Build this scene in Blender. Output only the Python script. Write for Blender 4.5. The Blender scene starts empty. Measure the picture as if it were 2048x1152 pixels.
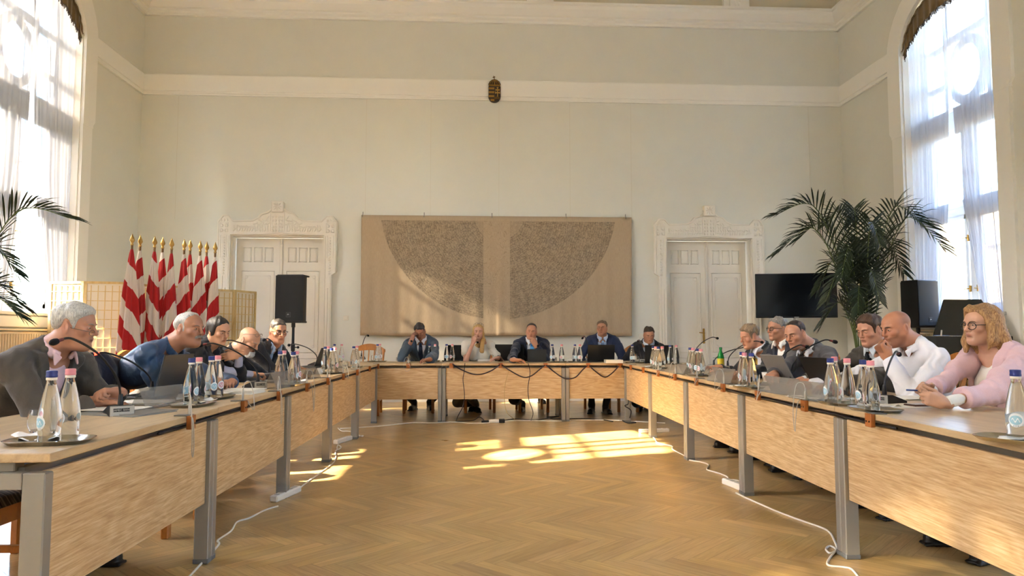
import bpy, math, random
import numpy as np
from mathutils import Vector, Matrix
from mathutils.bvhtree import BVHTree

sc = bpy.context.scene
COL = sc.collection
R = math.radians
random.seed(7)

# ---------------------------------------------------------------- camera, sky, sun, exposure
CAM_H = 1.11
cam = bpy.data.cameras.new('camera'); cam.sensor_width = 36; cam.lens = 1420 / 2048 * 36
cam.clip_start = .05; cam.clip_end = 200
camo = bpy.data.objects.new('camera', cam); COL.objects.link(camo)
yaw = math.atan(76 / 1420); pitch = math.atan(95 / 1420 * math.cos(yaw))
camo.location = (0, 0, CAM_H); camo.rotation_euler = (R(90) + pitch, 0, -yaw)
sc.camera = camo

vs = sc.view_settings
vs.view_transform = 'Standard'; vs.look = 'None'; vs.gamma = 1; vs.use_curve_mapping = False
vs.exposure = 1.72
cy = sc.cycles
cy.use_denoising = True
cy.max_bounces = 9; cy.diffuse_bounces = 5; cy.glossy_bounces = 4; cy.transmission_bounces = 8
cy.transparent_max_bounces = 16; cy.caustics_reflective = False
cy.sample_clamp_indirect = 6; cy.use_adaptive_sampling = True; cy.adaptive_threshold = 0.03

SUN_AZ = R(22); SUN_K = .70                      # travels towards +X and a little +Y
sund = Vector((math.cos(SUN_AZ), math.sin(SUN_AZ), -SUN_K * math.cos(SUN_AZ)))
w = bpy.data.worlds.new('sky'); sc.world = w; w.use_nodes = True
nt = w.node_tree; nt.nodes.clear()
so = nt.nodes.new('ShaderNodeOutputWorld'); sb = nt.nodes.new('ShaderNodeBackground')
sk = nt.nodes.new('ShaderNodeTexSky'); sk.sky_type = 'NISHITA'; sk.sun_disc = False
sk.sun_elevation = math.asin(-sund.normalized().z); sk.sun_rotation = R(270) + SUN_AZ * -1 + R(0)
sk.air_density = 1.0; sk.dust_density = 1.5; sk.ozone_density = .6
sb.inputs['Strength'].default_value = 3.2
hs = nt.nodes.new('ShaderNodeHueSaturation'); hs.inputs['Saturation'].default_value = 1.1
nt.links.new(sk.outputs[0], hs.inputs['Color']); nt.links.new(hs.outputs[0], sb.inputs['Color']); nt.links.new(sb.outputs[0], so.inputs[0])
sl = bpy.data.lights.new('sun', 'SUN'); sl.energy = 26; sl.angle = R(.6); sl.color = (1, .87, .64)
slo = bpy.data.objects.new('sun', sl); COL.objects.link(slo); slo.rotation_euler = sund.to_track_quat('-Z', 'Y').to_euler()
slo.location = (-12, -3, 10)

XL, XR, YB, YN = -5.6, 6.49, 12.05, -2.6         # left wall, right wall, far wall, near wall
WINS = [(8.33, 10.23), (3.50, 5.40), (-1.35, .55)]   # window openings along both side walls
for side, xw in ((1, XL - .42), (-1, XR + .42)):
    for (y0, y1) in WINS:
        pl = bpy.data.lights.new('window_daylight', 'AREA'); pl.shape = 'RECTANGLE'; pl.size = 5.0; pl.size_y = y1 - y0 + .1
        pl.cycles.is_portal = True
        po = bpy.data.objects.new('window_daylight', pl); COL.objects.link(po)
        po.location = (xw, (y0 + y1) / 2, 3.8); po.rotation_euler = (0, R(-90) * side, 0)

# ---------------------------------------------------------------- materials
def new_mat(name):
    m = bpy.data.materials.new(name); m.use_nodes = True
    return m, m.node_tree, m.node_tree.nodes['Principled BSDF']
def rgb(h):
    if isinstance(h, str):
        v = [int(h[i:i + 2], 16) / 255 for i in (0, 2, 4)]
        return tuple((c / 12.92 if c <= .04045 else ((c + .055) / 1.055) ** 2.4) for c in v) + (1,)
    return tuple(h) + (1,) if len(h) == 3 else tuple(h)
_mc = {}
def mat(name, col=(.8, .8, .8), rough=.6, metal=0, spec=.5, sheen=0, coat=0, noise=0, nscale=40, bump=0, bscale=200, emit=None, estr=0, trans=0, ior=1.45, alpha=1, coord='Object'):
    if name in _mc: return _mc[name]
    m, t, p = new_mat(name)
    c = rgb(col)
    p.inputs['Base Color'].default_value = c
    p.inputs['Roughness'].default_value = rough; p.inputs['Metallic'].default_value = metal
    p.inputs['Specular IOR Level'].default_value = spec; p.inputs['IOR'].default_value = ior
    p.inputs['Transmission Weight'].default_value = trans; p.inputs['Alpha'].default_value = alpha
    p.inputs['Coat Weight'].default_value = coat; p.inputs['Sheen Weight'].default_value = sheen
    if emit: p.inputs['Emission Color'].default_value = rgb(emit); p.inputs['Emission Strength'].default_value = estr
    tc = t.nodes.new('ShaderNodeTexCoord')
    if noise:
        n = t.nodes.new('ShaderNodeTexNoise'); n.inputs['Scale'].default_value = nscale; n.inputs['Detail'].default_value = 4
        t.links.new(tc.outputs[coord], n.inputs['Vector'])
        mr = t.nodes.new('ShaderNodeMapRange'); mr.inputs[3].default_value = 1 - noise; mr.inputs[4].default_value = 1 + noise
        t.links.new(n.outputs['Fac'], mr.inputs[0])
        mx = t.nodes.new('ShaderNodeMix'); mx.data_type = 'RGBA'; mx.blend_type = 'MULTIPLY'; mx.inputs[0].default_value = 1
        mx.inputs[6].default_value = c; t.links.new(mr.outputs[0], mx.inputs[7]); t.links.new(mx.outputs[2], p.inputs['Base Color'])
    if bump:
        n2 = t.nodes.new('ShaderNodeTexNoise'); n2.inputs['Scale'].default_value = bscale; n2.inputs['Detail'].default_value = 3
        t.links.new(tc.outputs[coord], n2.inputs['Vector'])
        b = t.nodes.new('ShaderNodeBump'); b.inputs['Strength'].default_value = bump; b.inputs['Distance'].default_value = .002
        t.links.new(n2.outputs['Fac'], b.inputs['Height']); t.links.new(b.outputs[0], p.inputs['Normal'])
    _mc[name] = m
    return m
def N(t, kind, **kw):
    n = t.nodes.new('ShaderNode' + kind)
    for k, v in kw.items():
        if k.startswith('i'):
            key = k[1:]
            n.inputs[int(key) if key.isdigit() else key].default_value = v
        else: setattr(n, k, v)
    return n
def ramp(t, src, stops, mode='LINEAR'):
    r = t.nodes.new('ShaderNodeValToRGB'); r.color_ramp.interpolation = mode
    e = r.color_ramp.elements
    while len(e) < len(stops): e.new(.5)
    for q, (pos, c) in zip(e, stops): q.position = pos; q.color = rgb(c)
    t.links.new(src, r.inputs[0]); return r
def wood_mat(name, c0, c1, scale=(1, 1, 1), rough=.45, wave=6, dist=5, coord='Object', bumps=.15, coat=0):
    m, t, p = new_mat(name)
    tc = N(t, 'TexCoord'); mp = N(t, 'Mapping'); mp.inputs['Scale'].default_value = scale
    t.links.new(tc.outputs[coord], mp.inputs[0])
    nz = N(t, 'TexNoise', iScale=wave, iDetail=6, iRoughness=.62, iDistortion=.6)
    t.links.new(mp.outputs[0], nz.inputs['Vector'])
    wv = N(t, 'TexNoise', iScale=wave * 6, iDetail=4, iRoughness=.7, iDistortion=dist * .2)
    t.links.new(mp.outputs[0], wv.inputs['Vector'])
    mx = N(t, 'Math', operation='MULTIPLY_ADD'); mx.inputs[1].default_value = .45
    t.links.new(wv.outputs['Fac'], mx.inputs[0]); t.links.new(nz.outputs['Fac'], mx.inputs[2])
    r = ramp(t, mx.outputs[0], [(.45, c0), (.62, tuple((a + b) / 2 for a, b in zip(rgb(c0), rgb(c1)))), (.85, c1)])
    t.links.new(r.outputs[0], p.inputs['Base Color'])
    p.inputs['Roughness'].default_value = rough; p.inputs['Coat Weight'].default_value = coat
    b = N(t, 'Bump', iStrength=bumps, iDistance=.001); t.links.new(wv.outputs['Fac'], b.inputs['Height']); t.links.new(b.outputs[0], p.inputs['Normal'])
    _mc[name] = m
    return m

# ---------------------------------------------------------------- mesh builder
class MB:
    def __init__(s): s.v = []; s.f = []; s.m = []; s.uv = None
    def add(s, vs_, fs, mi=0):
        o = len(s.v); s.v += [tuple(map(float, q)) for q in vs_]; s.f += [tuple(i + o for i in q) for q in fs]; s.m += [mi] * len(fs)
        return s
    def box(s, c, d, rot=None, bev=0, mi=0):
        x, y, z = d[0] / 2, d[1] / 2, d[2] / 2
        if bev:
            b = min(bev, x * .9, y * .9, z * .9); pts = []; 
            for sx in (-1, 1):
                for sy in (-1, 1):
                    for sz in (-1, 1):
                        pts += [(sx * x, sy * (y - b), sz * (z - b)), (sx * (x - b), sy * y, sz * (z - b)), (sx * (x - b), sy * (y - b), sz * z)]
            import bmesh
            bm = bmesh.new(); [bm.verts.new(q) for q in pts]; bmesh.ops.convex_hull(bm, input=bm.verts)
            bmesh.ops.dissolve_limit(bm, angle_limit=.02, verts=bm.verts, edges=bm.edges)
            bm.verts.index_update(); pts = [tuple(v.co) for v in bm.verts]; fs = [tuple(v.index for v in f.verts) for f in bm.faces]; bm.free()
        else:
            pts = [(-x, -y, -z), (x, -y, -z), (x, y, -z), (-x, y, -z), (-x, -y, z), (x, -y, z), (x, y, z), (-x, y, z)]
            fs = [(0, 3, 2, 1), (4, 5, 6, 7), (0, 1, 5, 4), (1, 2, 6, 5), (2, 3, 7, 6), (3, 0, 4, 7)]
        M = rot if rot is not None else Matrix.Identity(3)
        c = Vector(c)
        return s.add([M @ Vector(q) + c for q in pts], fs, mi)
    def bar(s, a, b, wd, th, up=(0, 0, 1), bev=0, mi=0):
        a, b = Vector(a), Vector(b); d = b - a; L = d.length; d.normalize()
        x = Vector(up).cross(d)
        if x.length < 1e-4: x = Vector((1, 0, 0)).cross(d)
        x.normalize(); y = d.cross(x)
        return s.box((a + b) / 2, (wd, th, L), Matrix((x, y, d)).transposed(), bev, mi)
    def tube(s, pts, r, seg=8, cap=True, closed=False, mi=0, flat=1):
        P = [Vector(p) for p in pts]; n = len(P); rs = r if hasattr(r, '__len__') else [r] * n
        ref = None; vs_ = []
        for i in range(n):
            if closed: d = P[(i + 1) % n] - P[i - 1]
            else: d = P[min(i + 1, n - 1)] - P[max(i - 1, 0)]
            d.normalize()
            if ref is None:
                ref = Vector((0, 0, 1)) if abs(d.z) < .9 else Vector((1, 0, 0))
            x = ref - d * ref.dot(d)
            if x.length < 1e-5: x = d.orthogonal()
            x.normalize(); y = d.cross(x); ref = x
            for k in range(seg):
                a = 2 * math.pi * k / seg
                vs_.append(P[i] + x * math.cos(a) * rs[i] + y * math.sin(a) * rs[i] * flat)
        fs = []
        for i in range(n if closed else n - 1):
            j = (i + 1) % n
            for k in range(seg):
                fs.append((i * seg + k, i * seg + (k + 1) % seg, j * seg + (k + 1) % seg, j * seg + k))
        if cap and not closed:
            fs.append(tuple(range(seg))[::-1]); fs.append(tuple((n - 1) * seg + k for k in range(seg)))
        return s.add(vs_, fs, mi)
    def lathe(s, prof, c=(0, 0, 0), seg=20, sx=1, sy=1, rot=None, mi=0, close=True):
        c = Vector(c); vs_ = []; M = rot if rot is not None else Matrix.Identity(3)
        for (r, z) in prof:
            for k in range(seg):
                a = 2 * math.pi * k / seg
                vs_.append(M @ Vector((r * math.cos(a) * sx, r * math.sin(a) * sy, z)) + c)
        fs = []; n = len(prof)
        for i in range(n - 1):
            for k in range(seg):
                fs.append((i * seg + k, i * seg + (k + 1) % seg, (i + 1) * seg + (k + 1) % seg, (i + 1) * seg + k))
        if close:
            fs.append(tuple(range(seg))[::-1]); fs.append(tuple((n - 1) * seg + k for k in range(seg)))
        return s.add(vs_, fs, mi)
    def ball(s, c, r, seg=16, ring=10, sx=1, sy=1, sz=1, rot=None, mi=0):
        prof = [(max(1e-4, math.sin(math.pi * i / ring)) * r, -math.cos(math.pi * i / ring) * r * sz) for i in range(ring + 1)]
        return s.lathe(prof, c, seg, sx, sy, rot, mi)
    def prism(s, poly, a, b, axis='y', mi=0):
        """poly in the plane across axis, extruded from a to b; concave outlines are fine (n-gon caps)"""
        def p3(q, t): return {'y': (q[0], t, q[1]), 'x': (t, q[0], q[1]), 'z': (q[0], q[1], t)}[axis]
        n = len(poly); vs_ = [p3(q, a) for q in poly] + [p3(q, b) for q in poly]
        ar = sum(poly[i][0] * poly[(i + 1) % n][1] - poly[(i + 1) % n][0] * poly[i][1] for i in range(n))
        fs = [tuple(range(n)), tuple(range(2 * n - 1, n - 1, -1))] + [(i, n + i, n + (i + 1) % n, (i + 1) % n) for i in range(n)]
        flip = (ar > 0) != (axis == 'y')
        if (b < a): flip = not flip
        if flip: fs = [q[::-1] for q in fs]
        return s.add(vs_, fs, mi)
    def grid(s, fn, nu, nv, mi=0, uvf=None):
        vs_ = [fn(i / (nu - 1), j / (nv - 1)) for j in range(nv) for i in range(nu)]
        fs = [(j * nu + i, j * nu + i + 1, (j + 1) * nu + i + 1, (j + 1) * nu + i) for j in range(nv - 1) for i in range(nu - 1)]
        return s.add(vs_, fs, mi)
    def build(s, name, mats, parent=None, smooth=False, org=None, auto=None):
        me = bpy.data.meshes.new(name)
        if org is not None:
            o = Vector(org); s.v = [tuple(Vector(q) - o) for q in s.v]
        me.from_pydata(s.v, [], s.f)
        mats = mats if isinstance(mats, (list, tuple)) else [mats]
        for q in mats: me.materials.append(q)
        if len(mats) > 1: me.polygons.foreach_set('material_index', s.m)
        if smooth or auto: me.polygons.foreach_set('use_smooth', [True] * len(s.f))
        me.update()
        if auto: me.set_sharp_from_angle(angle=R(auto))
        return link(name, me, parent, org)
def link(name, me, parent=None, org=None):
    o = bpy.data.objects.new(name, me); COL.objects.link(o)
    if parent is not None: o.parent = parent
    elif org is not None: o.location = org
    return o
def tag(o, label=None, cat=None, group=None, kind=None):
    if label: o['label'] = label
    if cat: o['category'] = cat
    if group: o['group'] = group
    if kind: o['kind'] = kind
    return o
def thing(name, label, cat, loc=(0, 0, 0), rz=0, group=None):
    o = bpy.data.objects.new(name, None); COL.objects.link(o); o.empty_display_size = .1
    o.location = loc; o.rotation_euler = (0, 0, rz)
    return tag(o, label, cat, group)
def struct(o): o['kind'] = 'structure'; return o
KIDS = {}
def dup(root, loc, rz=None, label=None, group=None):
    r = root.copy(); COL.objects.link(r); r.location = loc
    if rz is not None: r.rotation_euler = (0, 0, rz)
    if label: r['label'] = label
    if group: r['group'] = group
    for ch in root.children:
        c = ch.copy(); COL.objects.link(c); c.parent = r
        for g in ch.children:
            d = g.copy(); COL.objects.link(d); d.parent = c
    return r
def bez(pts, n=24):
    """smooth curve through the points (Catmull-Rom)"""
    P = [Vector(p) for p in pts]; out = []
    for i in range(len(P) - 1):
        p0 = P[max(i - 1, 0)]; p1 = P[i]; p2 = P[i + 1]; p3 = P[min(i + 2, len(P) - 1)]
        for k in range(n if i == len(P) - 2 else n):
            t = k / n
            out.append(.5 * ((2 * p1) + (p2 - p0) * t + (2 * p0 - 5 * p1 + 4 * p2 - p3) * t * t + (3 * p1 - p0 - 3 * p2 + p3) * t ** 3))
    out.append(P[-1]); return out
def text_mesh(body, size, name='lettering', ext=.0006):
    c = bpy.data.curves.new(name, 'FONT'); c.body = body; c.size = size; c.extrude = ext; c.align_x = 'CENTER'; c.align_y = 'CENTER'; c.resolution_u = 2
    o = bpy.data.objects.new(name, c); COL.objects.link(o)
    dg = bpy.context.evaluated_depsgraph_get(); dg.update()
    me = bpy.data.meshes.new_from_object(o.evaluated_get(dg)); bpy.data.objects.remove(o)
    return me
# ---------------------------------------------------------------- room
WALL = mat('wall_paint', 'e0dfd5', .85, noise=.03, nscale=3, bump=.15, bscale=120)
TRIM = mat('trim_paint', 'f3f1ea', .6, bump=.04, bscale=60)
DOORW = mat('door_paint', 'eae4d8', .55)
PLAST = mat('ceiling_plaster', 'd8d0ba', .9)

def floor_mat():
    m, t, p = new_mat('oak_parquet')
    at_ = N(t, 'Attribute', attribute_name='plank'); uv = N(t, 'UVMap')
    mp = N(t, 'Mapping'); mp.inputs['Scale'].default_value = (3.0, 42, 1); t.links.new(uv.outputs[0], mp.inputs[0])
    nz = N(t, 'TexNoise', iScale=1.4, iDetail=5, iRoughness=.6, iDistortion=.4); t.links.new(mp.outputs[0], nz.inputs['Vector'])
    r = ramp(t, nz.outputs['Fac'], [(.25, 'a58450'), (.55, 'bd9b64'), (.8, 'cdae78')])
    mx = N(t, 'Mix', data_type='RGBA', blend_type='MULTIPLY', i0=1); t.links.new(r.outputs[0], mx.inputs[6]); t.links.new(at_.outputs['Color'], mx.inputs[7])
    t.links.new(mx.outputs[2], p.inputs['Base Color'])
    tc = N(t, 'TexCoord'); n2 = N(t, 'TexNoise', iScale=2.3, iDetail=5); t.links.new(tc.outputs['Object'], n2.inputs['Vector'])
    mr = N(t, 'MapRange'); mr.inputs[3].default_value = .22; mr.inputs[4].default_value = .42; t.links.new(n2.outputs['Fac'], mr.inputs[0]); t.links.new(mr.outputs[0], p.inputs['Roughness'])
    p.inputs['Specular IOR Level'].default_value = .5; p.inputs['Coat Weight'].default_value = .25; p.inputs['Coat Roughness'].default_value = .18
    b = N(t, 'Bump', iStrength=.08, iDistance=.001); t.links.new(nz.outputs['Fac'], b.inputs['Height']); t.links.new(b.outputs[0], p.inputs['Normal'])
    return m
def make_floor():
    W_, n_ = .074, 7; L_ = W_ * n_; c, s = math.cos(R(-45)), math.sin(R(-45)); g = .0007
    vs_, fs, cols, uvs = [], [], [], []
    rnd = random.Random(3)
    def put(x0, y0, x1, y1, horiz):
        cx_, cy_ = (x0 + x1) / 2, (y0 + y1) / 2
        X, Y = c * cx_ - s * cy_, s * cx_ + c * cy_ + 5
        if not (XL - .3 < X < XR + .3 and YN - .3 < Y < YB + .3): return
        o = len(vs_)
        for (x, y) in ((x0 + g, y0 + g), (x1 - g, y0 + g), (x1 - g, y1 - g), (x0 + g, y1 - g)):
            vs_.append((c * x - s * y, s * x + c * y + 5, 0))
        fs.append((o, o + 1, o + 2, o + 3)); k = rnd.gauss(1, .085); cols.append((k, k * rnd.gauss(1, .012), k * rnd.gauss(1, .03), 1))
        u0, v0 = rnd.random() * 40, rnd.random() * 40
        q = [(0, 0), (L_, 0), (L_, W_), (0, W_)] if horiz else [(0, 0), (0, W_), (L_, W_), (L_, 0)]
        uvs.extend([(u0 + a, v0 + b) for a, b in q])
    for r_ in range(-150, 151):
        for m_ in range(-14, 15):
            x = r_ + 2 * n_ * m_
            put(x * W_, r_ * W_, (x + n_) * W_, (r_ + 1) * W_, True)
            put(x * W_, (r_ + 1) * W_, (x + 1) * W_, (r_ + 1 + n_) * W_, False)
    o = len(vs_); vs_ += [(XL - .6, YN - .3, -.0035), (XR + .6, YN - .3, -.0035), (XR + .6, YB + .3, -.0035), (XL - .6, YB + .3, -.0035)]
    fs.append((o, o + 1, o + 2, o + 3)); cols.append((.25, .2, .15, 1)); uvs += [(0, 0)] * 4
    me = bpy.data.meshes.new('floor'); me.from_pydata(vs_, [], fs); me.materials.append(floor_mat())
    ca = me.color_attributes.new('plank', 'FLOAT_COLOR', 'CORNER')
    ca.data.foreach_set('color', np.repeat(np.array(cols, np.float32), 4, 0).ravel())
    ul = me.uv_layers.new(name='UVMap'); ul.data.foreach_set('uv', np.array(uvs, np.float32).ravel())
    struct(link('floor', me))
make_floor()

# far wall with the two door openings
DOORS = [(-3.29, .775), (4.06, .755)]
def far_wall():
    b = MB(); t = .35; top = 8.6
    xs = [XL - .5] + [q for (cx_, hw) in DOORS for q in (cx_ - hw, cx_ + hw)] + [XR + .5]
    for i in range(0, len(xs) - 1):
        x0, x1 = xs[i], xs[i + 1]; z0 = 2.79 if i % 2 else 0
        b.box(((x0 + x1) / 2, YB + t / 2, (z0 + top) / 2), (x1 - x0, t, top - z0))
    struct(b.build('wall_far', WALL))
far_wall()
b = MB(); b.box(((XL + XR) / 2, YN - .15, 4.2), (XR - XL + 1, .3, 8.8)); struct(b.build('wall_near', WALL))

ZS = 5.35            # spring of the window arch
def arch_pts(y0, y1, zs, rise, n=16):
    c_ = (y0 + y1) / 2; hw = (y1 - y0) / 2
    return [(c_ - hw * math.cos(math.pi * i / n), zs + rise * math.sin(math.pi * i / n)) for i in range(n + 1)]
ZSILL = 1.36
def side_wall(name, x0, x1):
    b = MB(); top = 8.6; ys = sorted([YN - .3, YB + .1] + [q for wv in WINS for q in wv])
    seg = []
    for i in range(len(ys) - 1):
        if i % 2 == 0: b.box(((x0 + x1) / 2, (ys[i] + ys[i + 1]) / 2, top / 2), (abs(x1 - x0), ys[i + 1] - ys[i], top))
        else:
            b.box(((x0 + x1) / 2, (ys[i] + ys[i + 1]) / 2, ZSILL / 2), (abs(x1 - x0), ys[i + 1] - ys[i], ZSILL))
            ap = arch_pts(ys[i], ys[i + 1], ZS, .72)
            for k in range(len(ap) - 1):
                (ya, za), (yb, zb) = ap[k], ap[k + 1]
                b.prism([(ya, za), (yb, zb), (yb, top), (ya, top)], min(x0, x1), max(x0, x1), 'x')
    return struct(b.build(name, WALL))
side_wall('wall_left', XL - .5, XL); side_wall('wall_right', XR, XR + .5)

# dado rail, cornice, baseboard, cove
def rail_profile(kind):
    if kind == 'dado': return [(0, 5.16), (.035, 5.16), (.035, 5.185), (.022, 5.20), (.022, 5.225), (.04, 5.23), (.04, 5.50), (.03, 5.52), (0, 5.52)]
    if kind == 'cornice': return [(0, 6.53), (.05, 6.53), (.05, 6.575), (.085, 6.60), (.085, 6.635), (.12, 6.65), (.19, 6.74), (.2, 6.80), (.23, 6.81), (.23, 6.85), (0, 6.85)]
    return [(0, 0), (.025, 0), (.025, .13), (.015, .16), (0, .16)]
def run(name, kind, side, skips=()):
    b = MB(); pr_ = rail_profile(kind)
    if side == 'far':
        xs = [XL] + [q for s_ in skips for q in s_] + [XR]
        for i in range(0, len(xs) - 1, 2):
            b.prism([(YB - d, z) for d, z in pr_], xs[i], xs[i + 1], 'x')
    else:
        sgn, xw = (1, XL) if side == 'left' else (-1, XR)
        ys = [YN] + [q for s_ in skips for q in s_] + [YB]
        for i in range(0, len(ys) - 1, 2):
            b.prism([(xw + sgn * d, z) for d, z in pr_], ys[i], ys[i + 1], 'y')
    return struct(b.build(name, TRIM))
dskip = [(cx_ - hw - .22, cx_ + hw + .22) for cx_, hw in DOORS]
wskip = [(y0 - .3, y1 + .3) for (y0, y1) in sorted(WINS)]
run('trim_1', 'dado', 'far'); run('trim_2', 'dado', 'left', wskip); run('trim_3', 'dado', 'right', wskip)
run('trim_4', 'cornice', 'far'); run('trim_5', 'cornice', 'left'); run('trim_6', 'cornice', 'right')
run('baseboard_far', 'base', 'far', dskip); run('baseboard_left', 'base', 'left'); run('baseboard_right', 'base', 'right')
def ceiling():
    b = MB(); zc, zr, rad = 6.85, 8.05, 1.2; n = 8
    loops = []
    for i in range(n + 1):
        a = math.pi / 2 * i / n; d = rad * (1 - math.cos(a)); z = zc + rad * math.sin(a)
        loops.append([(XL + d, YN + d, z), (XR - d, YN + d, z), (XR - d, YB - d, z), (XL + d, YB - d, z)])
    vs_ = [q for l in loops for q in l]; fs = []
    for i in range(n):
        for k in range(4): fs.append((i * 4 + k, (i + 1) * 4 + k, (i + 1) * 4 + (k + 1) % 4, i * 4 + (k + 1) % 4))
    fs.append(tuple(n * 4 + k for k in range(4))[::-1])
    b.add(vs_, fs)
    o = struct(b.build('ceiling', PLAST)); return o
ceiling()
for i, x in enumerate((-.34, 1.13, 4.59, -3.2)):
    b = MB()
    b.prism([(YB - .16, 6.85), (YB - .09, 6.85), (YB - .02, 7.3), (YB - .14, 7.3)], x - .23, x + .23, 'x')
    b.prism([(YB - .2, 6.85), (YB - .16, 6.85), (YB - .14, 7.3), (YB - .18, 7.3)], x - .13, x + .13, 'x')
    for k in range(5):
        for sx in (-1, 1): b.ball((x + sx * (.03 + .02 * (k % 2)), YB - .19 + k * .004, 6.9 + k * .07), .03, 8, 6, 1, .5, 1.4)
    struct(b.build('trim_%d' % (7 + i), TRIM, auto=35))
# thin seams in the fabric wall covering
b = MB()
for x in (-5.0, -1.85, -.75, .42, 1.65, 2.72, 5.9):
    b.box((x, YB - .0012, 4.1), (.004, .0016, 2.1))
struct(b.build('trim_11', mat('wall_seam', 'd3cdbb', .9)))

# windows: cream surround, reveal, sash, oval tracery
def window(idx, side, y0, y1, detail=True):
    sgn, xw = (1, XL) if side == 'left' else (-1, XR)
    root = bpy.data.objects.new('window_%d' % idx, None); COL.objects.link(root); struct(root); root.location = (xw, (y0 + y1) / 2, ZSILL)
    org = root.location.copy(); c_ = (y0 + y1) / 2
    def xx(d): return xw + sgn * d
    # surround band on the wall face
    b = MB(); ap = arch_pts(y0 - .01, y1 + .01, ZS, .73); bw = .31
    ao = arch_pts(y0 - bw, y1 + bw, ZS + .05, .73 + bw - .02)
    for k in range(len(ap) - 1): b.prism([ap[k], ao[k], ao[k + 1], ap[k + 1]], xx(0), xx(.045), 'x')
    for (ya, s_) in ((y0, -1), (y1, 1)):
        b.prism([(ya, 4.12), (ya + s_ * .26, 4.12), (ya + s_ * .26, 4.16), (ya + s_ * bw, 4.22), (ya + s_ * bw, ZS + .05), (ya, ZS)], xx(0), xx(.045), 'x')
        b.prism([(ya, .0), (ya + s_ * .25, .0), (ya + s_ * .25, 4.12), (ya, 4.12)], xx(0), xx(.04), 'x')
    b.build('window_surround', TRIM, root, org=org)
    # reveal lining and sill
    b = MB()
    for ya in (y0, y1): b.box((xx(-.2), ya + (.01 if ya == y0 else -.01), (ZSILL + ZS) / 2), (.4, .02, ZS - ZSILL))
    b.build('window_reveal', DOORW, root, org=org)
    b = MB(); b.box((xx(-.14), c_, ZSILL + .02), (.42, y1 - y0 + .1, .04), bev=.008); b.box((xx(.03), c_, ZSILL - .08), (.05, y1 - y0 - .05, .14), bev=.01)
    b.build('window_sill', DOORW, root, org=org)
    # frame and sashes
    fx = -.36; b = MB(); T = .07
    b.prism([(y0, ZSILL), (y1, ZSILL), (y1, ZSILL + .12), (y0, ZSILL + .12)], xx(fx - .04), xx(fx + .04), 'x')
    for ya, s_ in ((y0, 1), (y1, -1)): b.box((xx(fx), ya + s_ * .06, (ZSILL + ZS) / 2), (.09, .12, ZS - ZSILL))
    b.box((xx(fx), c_, (ZSILL + 4.0) / 2), (.10, .13, 4.0 - ZSILL))
    b.box((xx(fx), c_, 2.86), (.09, y1 - y0, .15)); b.box((xx(fx + .03), c_, 2.92), (.05, y1 - y0, .04))
    if not 3 < y0 < 4: b.box((xx(fx), c_, 4.18), (.12, y1 - y0, .30)); b.box((xx(fx + .05), c_, 4.3), (.06, y1 - y0, .05))
    for cc in (c_ - (y1 - y0) / 4, c_ + (y1 - y0) / 4):
        for (za, zb) in ((ZSILL + .12, 2.79), (2.94, 4.03)):
            hw = (y1 - y0) / 4 - .1
            for s_ in (-1, 1): b.box((xx(fx + .02), cc + s_ * (hw - .03), (za + zb) / 2), (.05, .06, zb - za))
            for z in (za + .03, zb - .03): b.box((xx(fx + .02), cc, z), (.05, hw * 2, .06))
    if 3 < y0 < 4:       # unseen middle window: impost added to block sun, lights shaped to match sun patches
        b.box((xx(fx), c_, 3.73), (.1, y1 - y0, .56))
        yc, zc_, ry, rz_ = 4.16, 4.44, .30, .21
        ov = [(yc + ry * math.cos(a), zc_ + rz_ * math.sin(a)) for a in [2 * math.pi * k / 32 for k in range(32)]]
        rc = []
        for k in range(32):
            a = 2 * math.pi * k / 32; q = max(abs(math.cos(a)) / .42, abs(math.sin(a)) / (.44 if math.sin(a) < 0 else .25)); rc.append((yc + math.cos(a) / q, zc_ + math.sin(a) / q))
        for k in range(32): b.prism([ov[k], rc[k], rc[(k + 1) % 32], ov[(k + 1) % 32]], xx(fx - .04), xx(fx + .04), 'x')
        for ya, yb in ((y0, 3.74), (4.58, y1)):
            b.box((xx(fx), (ya + yb) / 2, 4.44), (.08, yb - ya, .16))
            for z in (4.10, 4.18, 4.27): b.box((xx(fx), (ya + yb) / 2, z), (.04, yb - ya, .022))
        for yy in (3.98, 4.28, 4.55): b.box((xx(fx), yy, 5.1), (.07, .07, .9))
        for z in (4.95,): b.box((xx(fx), c_, z), (.05, y1 - y0, .05))
    else:
        # upper tracery: central oval with mullions
        ov = [(c_ + .36 * math.cos(a), 4.80 + .44 * math.sin(a)) for a in [2 * math.pi * k / 28 for k in range(28)]]
        b.tube([(xx(fx), y, z) for y, z in ov], .055, 6, closed=True)
        ov2 = [(c_ + .30 * math.cos(a), 4.80 + .38 * math.sin(a)) for a in [2 * math.pi * k / 28 for k in range(28)]]
        b.tube([(xx(fx + .03), y, z) for y, z in ov2], .03, 6, closed=True)
        for s_ in (-1, 1):
            b.box((xx(fx), c_ + s_ * .42, 4.95), (.08, .07, 1.6)); b.box((xx(fx), c_ + s_ * .66, 4.72), (.07, .5, .06))
            b.box((xx(fx), c_ + s_ * .68, 5.3), (.07, .5, .06))
        b.box((xx(fx), c_, 5.34), (.07, .8, .08))
    ap = arch_pts(y0, y1, ZS, .72); b.tube([(xx(fx), y, z) for y, z in ap], .07, 6)
    fr = b.build('window_frame', TRIM, root, org=org)
    b = MB()
    for z in (1.75, 2.45, 3.35):
        for s_ in (-1, 1):
            b.box((xx(fx + .06), c_ + s_ * .075, z), (.03, .025, .09), bev=.004); b.tube([(xx(fx + .07), c_ + s_ * .075, z), (xx(fx + .11), c_ + s_ * .075, z), (xx(fx + .11), c_ + s_ * .15, z - .01)], .008, 6)
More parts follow.
